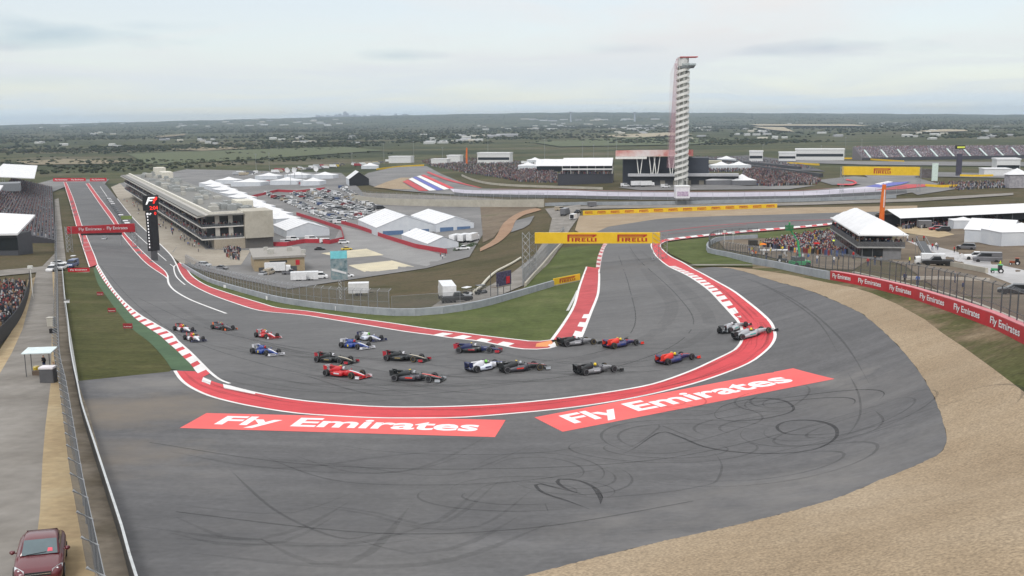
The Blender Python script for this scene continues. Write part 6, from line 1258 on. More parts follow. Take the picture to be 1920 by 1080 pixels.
for i, (x, y, w, l, lab) in enumerate([(540,352,24,14,'long white tent with red skirt near the satellite dishes'), (588,356,16,12,'white tent at the head of the paddock car park'), (470,352,26,16,'pale grey roofed paddock tent beside red fencing'), (430,346,20,12,'white tent among red panels behind the team tents'), (505,338,22,12,'white hospitality tent backing onto red fencing'), (560,338,22,12,'white hospitality tent under the satellite dishes'), (610,341,20,12,'white tent right of the satellite dishes by the dark hangar')]):
    p = Vector(at_alt(x, y, 2.5)); p.z = h1(p.x, p.y); tent('paddock_tent', p, w, l, -.25, 3.6, 6.2, lab, style='hip')
# hangar: a black sheet across its open end paints the shade inside
tent_px((655,349), (692,343), (628,335), 336, 322, 'white hangar tent with dark open end by the far bend', name='hangar_tent', maxl=24, open_front=True)
# red paddock fences
for pl, lab in (([(640,420),(668,428),(720,447),(780,466),(838,476)], 'red panel fence along the marquee side of the paddock lane'), ([(618,458),(600,456),(568,456),(540,462),(500,462)], 'red panel fence in front of the white gabled tent'), ([(556,404),(600,418),(640,432),(645,452),(618,458)], 'red panel fence between the white tents and the car park'), ([(440,362),(470,372),(520,360),(560,362),(610,356)], 'red panel fence round the far paddock tents'), ([(500,342),(540,346),(600,346)], 'red panel fence behind the dishes tents')):
    wall('panel_fence', path_at(pl, 4.0, smooth=False), 1.9, .12, plain('fence_red', (0.42, 0.035, 0.05)), lab, 'fence', part='panel')
# car park rows
random.seed(21)
def lot(r0, r1, n, ylab, lab2):
    a = np.array(r0, float); b = np.array(r1, float); rz = heading(r0, r1)
    for i in range(n):
        if random.random() < .06: continue
        q = a+(b-a)*(i+.5)/n; p = G(*q); c = random.choice(['white']*9+['silver']*4+['black']*3+['grey']*2+['tan', 'blue', 'red']); k = random.choice(['sedan', 'suv', 'suv', 'van', 'pickup'])
        vehicle(k, p, rz+math.pi/2+random.uniform(-.05, .05)+(math.pi if random.random() < .3 else 0), c, '%s %s parked in the rows of the paddock car park' % (c, {'sedan': 'saloon', 'suv': 'estate car', 'van': 'van', 'pickup': 'pickup'}[k]), 'car', 'vehicles in the paddock car park')
for (r0, r1, n) in (((520,371),(636,420),30), ((527,368),(644,417),30), ((549,363),(668,412),30), ((555,360.5),(675,409),30), ((578,359),(694,403),28), ((583,357),(700,400),28), ((608,357),(716,393),24), ((498,362),(520,374),7), ((640,352),(672,372),10)): lot(r0, r1, n, 0, 0)
for k, x, y, rz, c, lab in (('van', 538, 458, .2, 'white', 'white van parked by the red fence next to the end wall'), ('van', 549, 452, .2, 'white', 'white van behind another at the red fence'), ('van', 584, 451, .1, 'white', 'white van alone in front of the gabled tent'), ('van', 612, 456, .1, 'white', 'white van at the mouth of the paddock lane'), ('suv', 645, 457, .1, 'white', 'white estate car by the paddock lane corner'), ('sedan', 600, 469, .1, 'black', 'black saloon parked near the pale slab'), ('sedan', 650, 469, .3, 'yellow', 'yellow tractor-like car at the pale slab'), ('suv', 384, 500, -.4, 'silver', 'silver estate car near the pit exit fence'), ('box_truck', 522, 512, .15, 'white', 'white box truck parked against the beige flat building'), ('sedan', 494, 516, 1.4, 'silver', 'silver saloon at the corner of the beige flat building'), ('van', 505, 515, 1.4, 'tan', 'tan van in front of the beige flat building'), ('pickup', 545, 515, .2, 'grey', 'grey pickup by the beige flat building'), ('trailer', 560, 527, .15, 'white', 'long white trailer at the edge of the slope'), ('trailer', 583, 526, .15, 'white', 'white flat trailer beside the long one'), ('van', 598, 523, .15, 'white', 'white van at the end of the trailer row'), ('sedan', 650, 520, .3, 'white', 'white saloon under the blue billboard'),
    ('sedan', 416, 505, -.3, 'grey', 'grey saloon by the pit exit catch fence'), ('box_truck', 855, 455, 1.2, 'white', 'white truck cab parked behind the smaller marquee, first of three'), ('box_truck', 871, 454, 1.2, 'white', 'white truck cab parked behind the smaller marquee, middle of three'), ('box_truck', 887, 453, 1.2, 'white', 'white truck cab parked behind the smaller marquee, last of three'), ('pickup', 868, 469, .2, 'white', 'white flatbed by the hedge at the lane end'), ('trailer', 673, 553, .1, 'white', 'small white trailer alone on the grassy hillside'), ('box_truck', 838, 566, 1.75, 'white', 'white box truck above the curved barrier'), ('golf_cart', 876, 556, 1.0, 'white', 'white roofed golf cart parked on the hill road'), ('golf_cart', 902, 552, .6, 'black', 'dark cart behind the white roofed golf cart'), ('pickup', 856, 566, .3, 'black', 'black pickup beside the white box truck'),
    ('trailer', 1075, 412, 1.2, 'white', 'white trailer on the road behind the yellow sign bridge'), ('box_truck', 1060, 404, 1.2, 'grey', 'grey truck on the access road behind the sign bridge'), ('pickup', 1083, 400, 1.2, 'black', 'black pickup at the end of the yellow lettered wall'), ('van', 1050, 395, .4, 'tan', 'tan van at the crossing of the access road'), ('trailer', 1110, 388, .1, 'grey', 'grey container trailer along the access road')):
    vehicle(k, G(x, y), rz, c, lab, 'trailer' if k == 'trailer' else 'truck' if k == 'box_truck' else 'cart' if k == 'golf_cart' else 'van' if k == 'van' else 'car')
# screen truck by the hill road
p = G(945, 552); t = empty('scaffold_platform', p, .9, 'scaffold platform with dark banner and red cloth on the hill road', 'platform'); mb = MB(); mb.box((0, 0, 3.0), (4.2, .15, 2.6)); mb.build('dark_banner', plain('banner_dark', (.06, .055, .10), var=.6, scale=2.5), t)
mb = MB(); mb.box((1.1, -.1, 2.6), (1.0, .1, 1.3)); mb.build('red_cloth', REDB, t)
for s in (-1, 1):
    for y in (0, 1.6): mb = MB(); mb.bar((s*1.9, y, -.3), (s*1.9, y, 4.3), .06); mb.build('pole', DSTEEL, t)
mb = MB(); mb.box((0, .8, 1.5), (4.0, 1.6, .12)); mb.build('deck', plain('deck_wood', (.2, .16, .12)), t)
# satellite dishes
for x, y in ((540,334), (553,335), (594,333)):
    p = Vector(at_alt(x, y+8, 2.5)); p.z = h1(p.x, p.y); t = empty('satellite_dish', p, -.3, 'white satellite dish raised above the hospitality tents', 'satellite dish', 'satellite dishes over the paddock'); mb = MB()
    rings = [[(rr*math.cos(2*math.pi*k/14), -d_, 9.0+rr*math.sin(2*math.pi*k/14)) for k in range(14)] for rr, d_ in ((.2, 0), (1.4, .15), (2.3, .5), (2.35, .55), (1.4, .3), (.2, .12))]; mb.loft(rings); mb.build('dish', TENTW, t); mb = MB(); mb.bar((0, .2, 0), (0, .1, 9.0), .25); mb.build('mast', STEEL, t)
# beige flat-roofed building
a = Vector(at_alt(478, 516, 5.0)); b = Vector(at_alt(572, 511, 5.0)); d = b-a; rz = math.atan2(d.y, d.x); w = d.length; t = empty('flat_building', Vector((a.x, a.y, 4.6)), rz, 'beige flat-roofed paddock building with grey roof', 'building'); hb = height_to(a, 484)
mb = MB(); mb.bx(0, w, 0, 24, 0, hb); mb.build('wall', plain('sand_wall', (0.36, 0.28, 0.17)), t); mb = MB(); mb.bx(-.5, w+.5, -.5, 24.5, hb, hb+.7); r2 = mb.build('roof', plain('flat_roof', (0.30, 0.28, 0.25)), t)
for (x, y, s) in ((6, 8, 2.2), (13, 14, 1.8), (17, 6, 1.5), (5, 18, 1.5)): mb = MB(); mb.box((x, y, hb+.7+s*.35), (s, s, s*.7)); mb.box((x, y, hb+.75+s*.7), (s*.6, s*.6, .1)); mb.build('roof_vent', plain('plant_light', (0.55, 0.54, 0.48)), r2)
mb = MB(); mb.bx(w*.3, w*.65, -.06, .0, hb*.72, hb*.86); mb.build('window_strip', GLASSD, t); mb = MB(); mb.bx(w*.82, w*.9, -.08, 0, hb*.55, hb*.85); mb.build('red_sign', REDB, t)
for x in (.08, .72): mb = MB(); mb.bx(w*x, w*x+2, -.06, 0, 0, hb*.5); mb.build('door', DSTEEL, t)
# blue billboard on a pole
p = G(638, 560); t = empty('billboard', p, math.atan2(p.y, p.x)-math.pi/2, 'tall billboard with turquoise top and skyline picture on a lattice pole', 'billboard'); k = ppm(p); z0 = height_to(p, 524); z1 = height_to(p, 470); w = 31/k
mb = MB(); lattice(mb, (.35, 0, -.3), (.35, 0, z0), .8, .06, 6); mb.build('pole', STEEL, t)
mb = MB(); mb.box((0, 0, (z0+z1)/2), (w, .35, z1-z0)); bd = mb.build('board', mat('grey_mural', (0.16, 0.24, 0.26), scale=1.2, stops=[(.3, (.07, .13, .15)), (.5, (.22, .29, .31)), (.7, (.36, .38, .37))]), t); mb = MB(); mb.box((0, -.18, z1-(z1-z0)*.14), (w*.98, .03, (z1-z0)*.26)); mb.build('turquoise_header', plain('turquoise', (.20, .62, .68)), bd); mb = MB(); mb.loft([[(-w*.45, -.2, z0+(z1-z0)*.32), (-w*.45, -.19, z0+(z1-z0)*.34), (-w*.45, -.19, z0+(z1-z0)*.40), (-w*.45, -.2, z0+(z1-z0)*.40)], [(w*.42, -.2, z0+(z1-z0)*.18), (w*.42, -.19, z0+(z1-z0)*.18), (w*.42, -.19, z0+(z1-z0)*.25), (w*.42, -.2, z0+(z1-z0)*.25)]]); mb.build('pale_band', TENTW, bd)
# pit lane: wall stands and crew
Wp = path_at([(203,376),(217,397),(232,418),(246,437)], 16.0)
for q in Wp: 
    t = empty('pit_stand', (q[0], q[1], h1(*q)), heading((203,376), (246,437)), 'small pit wall stand with pale roof along the pit lane', 'stand', 'stands along the pit wall'); mb = MB(); mb.box((0, 0, 2.6), (5, 2.4, .15)); mb.build('roof', TENTW if random.random() < .5 else DSTEEL, t); mb = MB(); mb.box((0, 0, 1.0), (4.4, 1.6, 1.6)); mb.build('desk', DSTEEL, t)
    for s in (-1, 1): mb = MB(); mb.box((s*2.2, -.9, 1.28), (.15, .15, 2.5)); mb.build('post', STEEL, t)
p = G(239, 432); t = empty('green_board', p, 0, 'green board on posts over the pit wall', 'sign'); mb = MB(); mb.box((0, 0, 6.2), (5.2, .2, 1.7)); mb.build('board', plain('olive_green', (.16, .22, .06)), t)
for s in (-1, 1): mb = MB(); mb.box((s*2.4, 0, 2.7), (.2, .2, 5.4)); mb.build('post', DSTEEL, t)
random.seed(8)
for i in range(70):
    u = random.random(); x = 236+u*150+random.uniform(-14, 12); y = 372+u*97+random.uniform(-2, 9); person(G(x, y), random.uniform(0, 6.3), random.choice(['black', 'white', 'red', 'navy', 'blue', 'grey']), random.choice(['black', 'navy', 'denim', 'grey']), 'crew member standing on the pit apron below the balconies', 'crew on the pit apron', random.choice(['stand', 'walk', 'arms']))
crowd('pit_end_crowd', [[(412,462),(452,468),(448,492),(428,486)]], 110, 'crowd gathered round the open ground floor at the end wall')
for i, (x, y) in enumerate(((826,482), (835,481), (830,486))): person(G(x, y), 1.0+i, ['red', 'black', 'white'][i], 'navy', 'person in %s top standing at the lane end by the red fence' % ['red', 'black', 'white'][i], 'people at the lane end')
# ================================================================== RIGHT: SPECTATOR SUITE, CROWD, MUDDY FIELD
# suite with scalloped white roof; left long side faces the track
a = G(1614, 485); b = Vector(at_alt(1563, 448, a.z)); k = ppm(a)
d = b-a; d.z = 0; Ls = d.length; print('SUITE', Ls)
rz = math.atan2(d.y, d.x); ex = Vector((math.cos(rz), math.sin(rz), 0)); nr = Vector((ex.y, -ex.x, 0)); Wd = 3.0
while Wd < 22 and proj(a+nr*Wd)[0] < 1690: Wd += .2
t = empty('viewing_suite', a, rz, 'two-storey viewing suite with scalloped white tent roof above the crowd', 'building')
zr = height_to(a, 439); z1 = height_to(a, 462)
fw, bw = -Wd, 0.0
GREY = plain('suite_grey', (0.20, 0.20, 0.205)); 
mb = MB(); mb.bx(.2, Ls-.2, -Wd+.2, -.25, -8.0, z1-.3); mb.build('lower_storey', GREY, t)
for i in range(12):
    x0 = .8+i*(Ls-1.6)/12; mb = MB(); mb.bx(x0, x0+(Ls-1.6)/12*.80, -.24, -.10, .4, z1-.6); mb.build('window', GLASSD, t)
for (y0, y1) in ((-Wd*.27, -Wd*.04), (-Wd*.53, -Wd*.29)): mb = MB(); mb.bx(.06, .19, y0, y1, .5, z1-.5); mb.build('window', GLASSD, t)
mb = MB(); mb.bx(-.4, Ls+.4, -Wd-.4, .9, z1-.3, z1); mb.build('deck', plain('deck_grey', (.34, .34, .33)), t)
mb = MB(); mb.bx(-.4, Ls+.4, .78, .86, z1, z1+1.1); mb.bx(-.4, -.32, -Wd-.4, .78, z1, z1+1.1); mb.build('railing', seethrough('suite_rail', (.12, .12, .125), .7), t)
for i in range(7):
    for y in (.5, -Wd): mb = MB(); mb.bar((i*Ls/6, y, z1), (i*Ls/6, y, zr+.2), .08); mb.build('post', STEEL, t)
rid = height_to(a+ex*(Ls-3)+nr*Wd*.4, 391)-zr if False else 3.0
mbR = MB(); NX = 40; NY = 8; rows = []
def hipz(u, v):                                   # hip roof with two low peaks and scalloped ridge
    x = u*Ls; e = min(v, 1-v)*2; f2 = min(1, x/5.5, (Ls-x)/3.0); base_ = min(e, max(f2, 0))
    return zr+rid*base_**.85*(.88+.12*abs(math.cos(math.pi*x/3.4)))
for j in range(NY+1):
    v = j/NY; rows.append([(-1.0+(Ls+2)*i/NX, .9+(-Wd-1.8)*v, hipz(min(max((-1.0+(Ls+2)*i/NX)/Ls, 0), 1), v)) for i in range(NX+1)])
for j in range(NY): mbR.loft([rows[j], rows[j+1]], cap=False, closed=False)
for rr_ in (rows[0], rows[-1]): mbR.loft([rr_, [(p[0], p[1], p[2]-.28) for p in rr_]], cap=False, closed=False)
for ii in (0, NX): mbR.loft([[r[ii] for r in rows], [(r[ii][0], r[ii][1], r[ii][2]-.28) for r in rows]], cap=False, closed=False)
mbR.build('tent_roof', TENTW, t, False)
mb = MB(); mb.bx(Ls*.25, Ls-.3, -Wd+.3, -2.2, z1, zr-.1); mb.build('upper_lounge', plain('lounge_dark', (.07, .07, .075)), t)
random.seed(31)
Ms = Matrix.Translation(a) @ Matrix.Rotation(rz, 4, 'Z'); P3 = np.array([tuple(Ms @ Vector((random.uniform(0, Ls), random.uniform(-1.2, .6), z1))) for _ in range(150)]+[tuple(Ms @ Vector((random.uniform(-.2, 1), random.uniform(-Wd, 0), z1))) for _ in range(30)])
crowd('suite_crowd', [[(0, 0), (1, 0), (1, 1)]], 4, 'guests lining the upper deck of the viewing suite', hfun=lambda P: P3)
crowd('bank_crowd', [[(1425,462),(1460,452),(1520,440),(1575,435),(1585,450),(1600,470),(1580,482),(1520,478),(1460,472)]], 900, 'colourful crowd standing on the bank below the viewing suite', colors=[(0.03, 0.03, 0.035)]*6+[(0.06, 0.07, 0.12)]*3+[(0.16, 0.16, 0.17)]*3+[(0.4, 0.4, 0.4)]*2+[(0.24, 0.05, 0.05)]*3+[(0.07, 0.10, 0.22)]*3+[(0.30, 0.15, 0.07), (0.42, 0.32, 0.08), (0.20, 0.14, 0.10)])
random.seed(17)
for i in range(26):
    x = random.uniform(1400, 1600); y = 470+(x-1400)*.09+random.uniform(-3, 14); person(G(x, y), random.uniform(0, 6.3), random.choice(['yellow', 'red', 'white', 'blue', 'orange', 'black', 'grey']), random.choice(['denim', 'navy', 'black', 'tan']), 'spectator standing loose in front of the crowded bank', 'spectators below the viewing suite', random.choice(['stand', 'arms']))
# umbrellas in the crowd
for (x, y, c, nm) in ((1566,466,'hivis','yellow-green'), (1430,500-26,'orange','orange'), (1531,472,'red','red and white')):
    p = G(x, y); mb = MB(); n = 10; mb.loft([[(.9*math.cos(2*math.pi*k/n), .9*math.sin(2*math.pi*k/n), 2.0) for k in range(n)], [(.55*math.cos(2*math.pi*k/n), .55*math.sin(2*math.pi*k/n), 2.25) for k in range(n)], [(.02*math.cos(2*math.pi*k/n), .02*math.sin(2*math.pi*k/n), 2.38) for k in range(n)]]); mb.tube([(0, 0, .9), (0, 0, 2.2)], .02, 4); o = mb.build('umbrella', CL[c]); o.location = p; tag(o, '%s umbrella held up among the crowd on the bank' % nm, 'umbrella')
# green boom lift
GRN = plain('lift_green', (0.05, 0.33, 0.13), rough=.4)
p = G(1499, 500); t = empty('boom_lift', p, .2, 'green boom lift with basket raised above the crowd', 'boom lift'); k = ppm(p)
mb = MB(); mb.bx(-1.6, 1.6, -1.0, 1.0, .45, 1.1); mb.build('chassis', GRN, t); mb = MB(); mb.bx(-1.3, .6, -.8, .8, 1.103, 1.8); mb.build('turret', DSTEEL, t)
for x in (-1.1, 1.1):
    for s in (-1, 1): mb = MB(); mb.cyl_y((0, 0, 0), .45, .35, 12); w = mb.build('wheel', TYRE, t); w.location = (x, s*1.0, .45)
e1 = Vector((-.4, .2, height_to(p, 452))); e2 = Vector((-1.8, .2, height_to(p, 432)))
mb = MB(); mb.box((0, 0, 0), (.01, .01, .01)); 
mb = MB(); mb.tube([(0, 0, 1.7), tuple(e1)], .22, 4); mb.build('lower_boom', GRN, t); mb = MB(); mb.tube([tuple(e1), tuple(e2)], .14, 4); mb.build('upper_boom', GRN, t); mb = MB(); mb.box(tuple(e2+Vector((-.3, 0, .5))), (1.3, .7, .9)); mb.build('basket', seethrough('basket_mesh', (.03, .2, .08), .8), t)
pp = p+Matrix.Rotation(.2, 3, 'Z') @ (e2+Vector((-.3, 0, .02))); person(pp, -1.5, 'green', 'navy', 'camera operator in green standing in the raised lift basket', None, 'arms')
# tractor, utility vehicles, small frames by the bank
def tractor(p, rz, col, label):
    t = empty('tractor', p, rz, label, 'tractor'); t.scale = (.58,)*3; mb = MB(); mb.bx(0, 1.7, -.4, .4, .7, 1.35); mb.build('bonnet', col, t); mb = MB(); mb.bx(-1.2, 0, -.6, .6, .6, 1.2); mb.build('chassis', DSTEEL, t); mb = MB(); mb.bx(-1.15, -.05, -.65, .65, 1.203, 2.35); mb.build('cab', GLASSD, t); mb = MB(); mb.bx(-1.3, .1, -.75, .75, 2.353, 2.5); mb.build('cab_roof', col, t)
    for (x, r) in ((-.8, .75), (1.3, .45)):
        for s in (-1, 1): mb = MB(); mb.cyl_y((0, 0, 0), r, .35, 14); w = mb.build('wheel', TYRE, t); w.location = (x, s*.8, r); mb = MB(); mb.cyl_y((0, 0, 0), r*.5, .37, 10); mb.build('rim', TENTW, w)
tractor(G(1466, 492), -.2, DSTEEL, 'dark tractor parked behind the grey barrier below the crowd')
p = G(1451, 477); mb = MB(); mb.box((0, 0, 1.0), (6.2, 1.2, .2)); mb.box((-2.4, 0, .45), (.2, 1, .9)); mb.box((2.4, 0, .45), (.2, 1, .9)); o = mb.build('folding_table', TENTW); o.location = p; tag(o, 'long white table in front of the crowd bank', 'table')
for (x, y) in ((1358,461), (1374,464)):
    p = G(x, y); mb = MB(); mb.tube([(0, 0, 0), (0, 0, 3.6)], .05, 5); mb.box((0, 0, 3.9), (.7, .5, .6)); o = mb.build('speaker_mast', plain('pole_white', (.62, .62, .58))); o.location = p; tag(o, 'thin mast with white box inside the curling catch fence', 'mast', 'masts inside the catch fence')
p = G(1411, 484); t = empty('camera_stand', p, 0, 'dark camera platform just inside the grey barrier', 'platform'); mb = MB(); mb.box((0, 0, 3.3), (1.7, 1.5, 1.2)); mb.build('cage', seethrough('cage_mesh', (.03, .03, .03), .8), t)
for s in (-1, 1): mb = MB(); mb.bar((s*.7, 0, -.2), (s*.7, 0, 2.7), .06); mb.build('leg', DSTEEL, t)
# stairs / ramp beside the suite, people on the wet road
p = G(1735, 488); t = empty('access_ramp', p, rz+math.pi, 'dark metal stair ramp beside the viewing suite', 'stairs'); mb = MB(); mb.loft([[(-5, -1, 3.4), (-5, 1, 3.4), (-5, 1, 3.6), (-5, -1, 3.6)], [(6, -1, .1), (6, 1, .1), (6, 1, .3), (6, -1, .3)]]); mb.build('ramp_deck', DSTEEL, t)
for s in (-1, 1):
    mb = MB(); mb.tube([(-5, s, 4.6), (6, s, 1.3)], .05, 4); mb.build('handrail', STEEL, t)
    for x in (-5, -2, 1, 4): mb = MB(); mb.bar((x, s, -.3), (x, s, 4.5-(x+5)*.3), .05); mb.build('post', STEEL, t)
for i, (x, y, tp, bt, po) in enumerate(((1701,453,'white','navy','walk'), (1711,456,'black','red','walk'), (1719,452,'grey','black','stand'), (1732,452,'red','black','stand'), (1735,466,'black','denim','walk'), (1748,468,'red','denim','walk'), (1755,466,'white','black','walk'), (1758,469,'grey','navy','walk'), (1789,474,'red','black','stand'), (1795,472,'black','black','stand'), (1805,551,'navy','tan','walk'), (1720,538,'blue','denim','stand'), (1696,533,'navy','black','stand'), (1627,500,'red','navy','stand'), (1640,497,'black','denim','stand'), (1651,498,'grey','black','arms'), (1705,497,'hivis','navy','stand'), (1790,530,'grey','navy','arms'), (1690,420,'black','black','walk'), (1703,422,'white','denim','walk'), (1722,420,'red','black','walk'), (1660,428,'white','navy','walk'), (1683,430,'black','tan','walk'), (1875,505,'hivis','green','arms'), (1800,489,'white','white','arms'))):
    person(G(x, y), random.uniform(0, 6.3), tp, bt, 'person in %s top and %s trousers %s' % (tp, bt, ('walking on the wet road beside the viewing suite' if y < 480 and x > 1690 and y > 440 else 'standing behind the tall fence on the muddy ground' if y >= 480 else 'walking behind the viewing suite')), 'people on the muddy ground', po)
# vehicles on the mud
for k, x, y, r, c, lab in (('pickup', 1757, 498, 2.9, 'black', 'black pickup parked at the foot of the stair ramp'), ('box_truck', 1742, 497, 2.9, 'white', 'small white truck behind the black pickup'), ('pickup', 1832, 487, 2.8, 'white', 'white pickup on the wet road'), ('van', 1850, 492, 2.8, 'grey', 'grey van beside the white pickup on the wet road'), ('suv', 1811, 468, 2.6, 'grey', 'grey estate car beyond the walkers'), ('sedan', 1905, 552, 2.7, 'black', 'black saloon behind the fence near pale rubble'), ('suv', 1768, 434, 2.9, 'black', 'black estate car between the field tents'), ('suv', 1755, 432, 2.9, 'red', 'dark red estate car next to the black one'), ('trailer', 1733, 428, 3.0, 'grey', 'grey trailer beside the dark red estate car')):
    vehicle(k, G(x, y), r, c, lab, 'truck' if k == 'box_truck' else 'trailer' if k == 'trailer' else 'car', s=.62 if k == 'box_truck' else 1)
tractor(G(1870, 512), 2.8, GRN, 'green tractor on the pale wet road'); tractor(G(1903, 497), 2.6, plain('rust_red', (.28, .07, .03)), 'rusty red tractor at the end of the wet road')
# tents on the right field
def roof_shed(name, a, b, depth, z_eave, z_ridge, label, cat='tent', wallm=None, open_=True, mroof=None):
    """long open-sided tent: a, b ground pixels of its near long side"""
    A2 = G(*a); B2 = G(*b); d = B2-A2; Ls_ = math.hypot(d.x, d.y); rz_ = math.atan2(d.y, d.x); t = empty(name, A2, rz_, label, cat); dz = d.z
    mb = MB(); mb.loft([[(x, -.6, z_eave+zz), (x, depth/2, z_ridge+zz), (x, depth+.6, z_eave+zz), (x, depth/2, z_ridge-.3+zz)] for x, zz in ((-.6, 0), (Ls_+.6, dz))]); mb.build('roof', mroof or TENTW, t)
    n = max(3, int(Ls_/7))
    for i in range(n+1):
        x = Ls_*i/n; mb = MB(); mb.bar((x, 0, -1), (x, 0, z_eave+dz*i/n), .08); mb.build('post', STEEL, t)
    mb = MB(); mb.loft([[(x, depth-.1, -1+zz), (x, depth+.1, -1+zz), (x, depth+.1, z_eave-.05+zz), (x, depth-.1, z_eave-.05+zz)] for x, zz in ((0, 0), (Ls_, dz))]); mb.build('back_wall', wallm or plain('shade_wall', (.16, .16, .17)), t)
    return t
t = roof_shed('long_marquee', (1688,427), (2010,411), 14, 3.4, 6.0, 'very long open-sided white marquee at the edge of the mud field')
crowd('marquee_crowd', [[(1690,418),(1880,410),(1880,421),(1760,428),(1692,430)]], 420, 'crowd queuing in the shade of the long white marquee', colors=[(0.03, 0.03, 0.035)]*7+[(0.06, 0.07, 0.12)]*3+[(0.16, 0.16, 0.17)]*2+[(0.3, 0.3, 0.3)]+[(0.2, 0.05, 0.05)])
tent('storage_tent', (1805,428), 8, 6, -.1, 3.0, 4.0, 'small white tent with dark doorway in front of the long marquee', style='hip')
tent('storage_tent', (1862,452), 15, 12, .9, 3.8, 6.4, 'white gabled shed tent next to a white container tent')
tent('storage_tent', (1912,458), 17, 10, .1, 4.0, 6.0, 'white container tent with red stripe at the mud field edge', style='hip')
p = G(1908, 456); 
wall('pipe_rail', path_at([(1690,523),(1760,524),(1856,527)], 5.0), .45, .3, plain('pale_rail', (.50, .45, .38)), 'pale low rail lying across the mud behind the tall fence', 'rail', part='section')
wall('jersey_barrier', path_at([(1770,497),(1800,502),(1850,512)], 3.0), .85, .5, BCONC, 'concrete barrier blocks along the edge of the wet road', 'barrier', part='block')
# orange inflatable column
p = G(1652, 440); t_h = height_to(p, 346); mb = MB(); mb.tube([(0, 0, 0), (-.1, 0, t_h*.3), (.0, 0, t_h*.65), (.25, 0, t_h)], [.85, .82, .75, .6], 10); o = mb.build('inflatable_column', mat('orange_fabric', (0.70, 0.14, 0.025), scale=.3, stops=[(.3, (.64, .11, .02)), (.7, (.75, .19, .03))])); o.location = p; tag(o, 'tall thin orange inflatable column rising behind the viewing suite', 'inflatable')
mb = MB(); mb.tube([(.12, -.72, t_h*.55), (.2, -.7, t_h*.9)], .16, 5); mb.build('white_stripe', TENTW, o)

# ================================================================== MIDDLE DISTANCE: TOWER, STAGE, STANDS
TW = plain('tower_white', (0.72, 0.715, 0.67)); TRED = plain('tower_red', (0.45, 0.05, 0.05))
p = Vector(at_alt(1277, 352, 14.0)); p.z = h1(p.x, p.y); t = empty('observation_tower', p, 0, 'tall white spiral observation tower with red veil of tubes and viewing deck', 'tower')
Ht = height_to(p, 118); Hd = height_to(p, 124); k = ppm(p); Rt = 13.0/k
mb = MB(); mb.cyl((0, 0, 0), Rt*.40, Ht*.98, 12); mb.build('lift_shaft', plain('shaft_grey', (.52, .52, .48)), t)
nfl = 19; 
for i in range(nfl):                                        # a double stair winding up: each flight a bright balustrade band round the shaft
    z0 = Ht*.06+Ht*.90*i/nfl; dz = Ht*.90/nfl; r0 = Rt*(1.0-.06*i/nfl)
    for ph in (0, math.pi):
        mb = MB(); rings = []
        for j in range(9):
            an = ph+math.pi*j/8+i*math.pi; zz = z0+dz*j/8
            c_, s_ = math.cos(an), math.sin(an); hh = dz*.40
            rings.append([(Rt*.42*c_, Rt*.42*s_, zz), (r0*c_, r0*s_, zz-.2), (r0*1.02*c_, r0*1.02*s_, zz+hh), (r0*.97*c_, r0*.97*s_, zz+hh), (r0*.95*c_, r0*.95*s_, zz+.05), (Rt*.42*c_, Rt*.42*s_, zz+.3)])
        mb.loft(rings); mb.build('stair_flight', TW, t)
for an in np.linspace(0, 2*math.pi, 9)[:-1]:
    mb = MB(); mb.bar((Rt*.9*math.cos(an), Rt*.9*math.sin(an), -.5), (Rt*.82*math.cos(an), Rt*.82*math.sin(an), Ht), .16); mb.build('column', TW, t)
zd = Hd; mb = MB(); n = 16
mb.loft([[(x, y, zd+z) for x, y in [(a_*Rt*1.15+off, b_*Rt*1.1) for a_, b_ in [(math.cos(2*math.pi*q/n), math.sin(2*math.pi*q/n)) for q in range(n)]]] for z, off in ((-1.2, Rt*.35), (.3, Rt*.6))]); dk = mb.build('viewing_deck', plain('deck_dark', (.13, .14, .14)), t)
mb = MB(); mb.loft([[(math.cos(2*math.pi*q/n)*Rt*1.2+Rt*.62, math.sin(2*math.pi*q/n)*Rt*1.15, zd+.3+z) for q in range(n)] for z in (0.003, 1.2)], cap=False); mb.build('deck_glass', seethrough('deck_glass', (.3, .36, .36), .5), dk)
mb = MB(); mb.cyl((0, 0, zd), Rt*.8, height_to(p, 107)-zd, 12); mb.build('crown', plain('crown_pale', (.6, .6, .58)), t)
# red veil: tubes run up behind the tower and bend over the top
zt = height_to(p, 106)
VEIL = plain('veil_pink', (0.52, 0.34, 0.36))
for i in range(9):
    yy = Rt*(-.8+1.6*i/8); xo = -Rt*(.95+.085*i)
    pts = [(xo-Rt*.35, yy, 12), (xo-Rt*.15, yy, zt*.45), (xo, yy, zt*.88), (-Rt*.85, yy, zt*.985), (-Rt*.4, yy, zt)]
    mb = MB(); mb.tube(pts, .055, 4); mb.build('veil_tube', VEIL, t)
mb = MB(); mb.loft([[(-Rt*1.95, 0, 12), (-Rt*1.0, 0, 12), (-Rt*1.0, .1, 12), (-Rt*1.95, .1, 12)], [(-Rt*1.7, 0, zt*.45), (-Rt*.85, 0, zt*.45), (-Rt*.85, .1, zt*.45), (-Rt*1.7, .1, zt*.45)], [(-Rt*1.2, 0, zt*.95), (-Rt*.8, 0, zt*.95), (-Rt*.8, .1, zt*.95), (-Rt*1.2, .1, zt*.95)]]); mb.build('veil_panel', seethrough('veil_mesh', (.50, .30, .34), .30), t)
mb = MB(); mb.bx(-Rt*.6, Rt*1.9, -Rt*.9, Rt*.9, zt-.7, zt-.17); mb.build('top_veil', TRED, t)
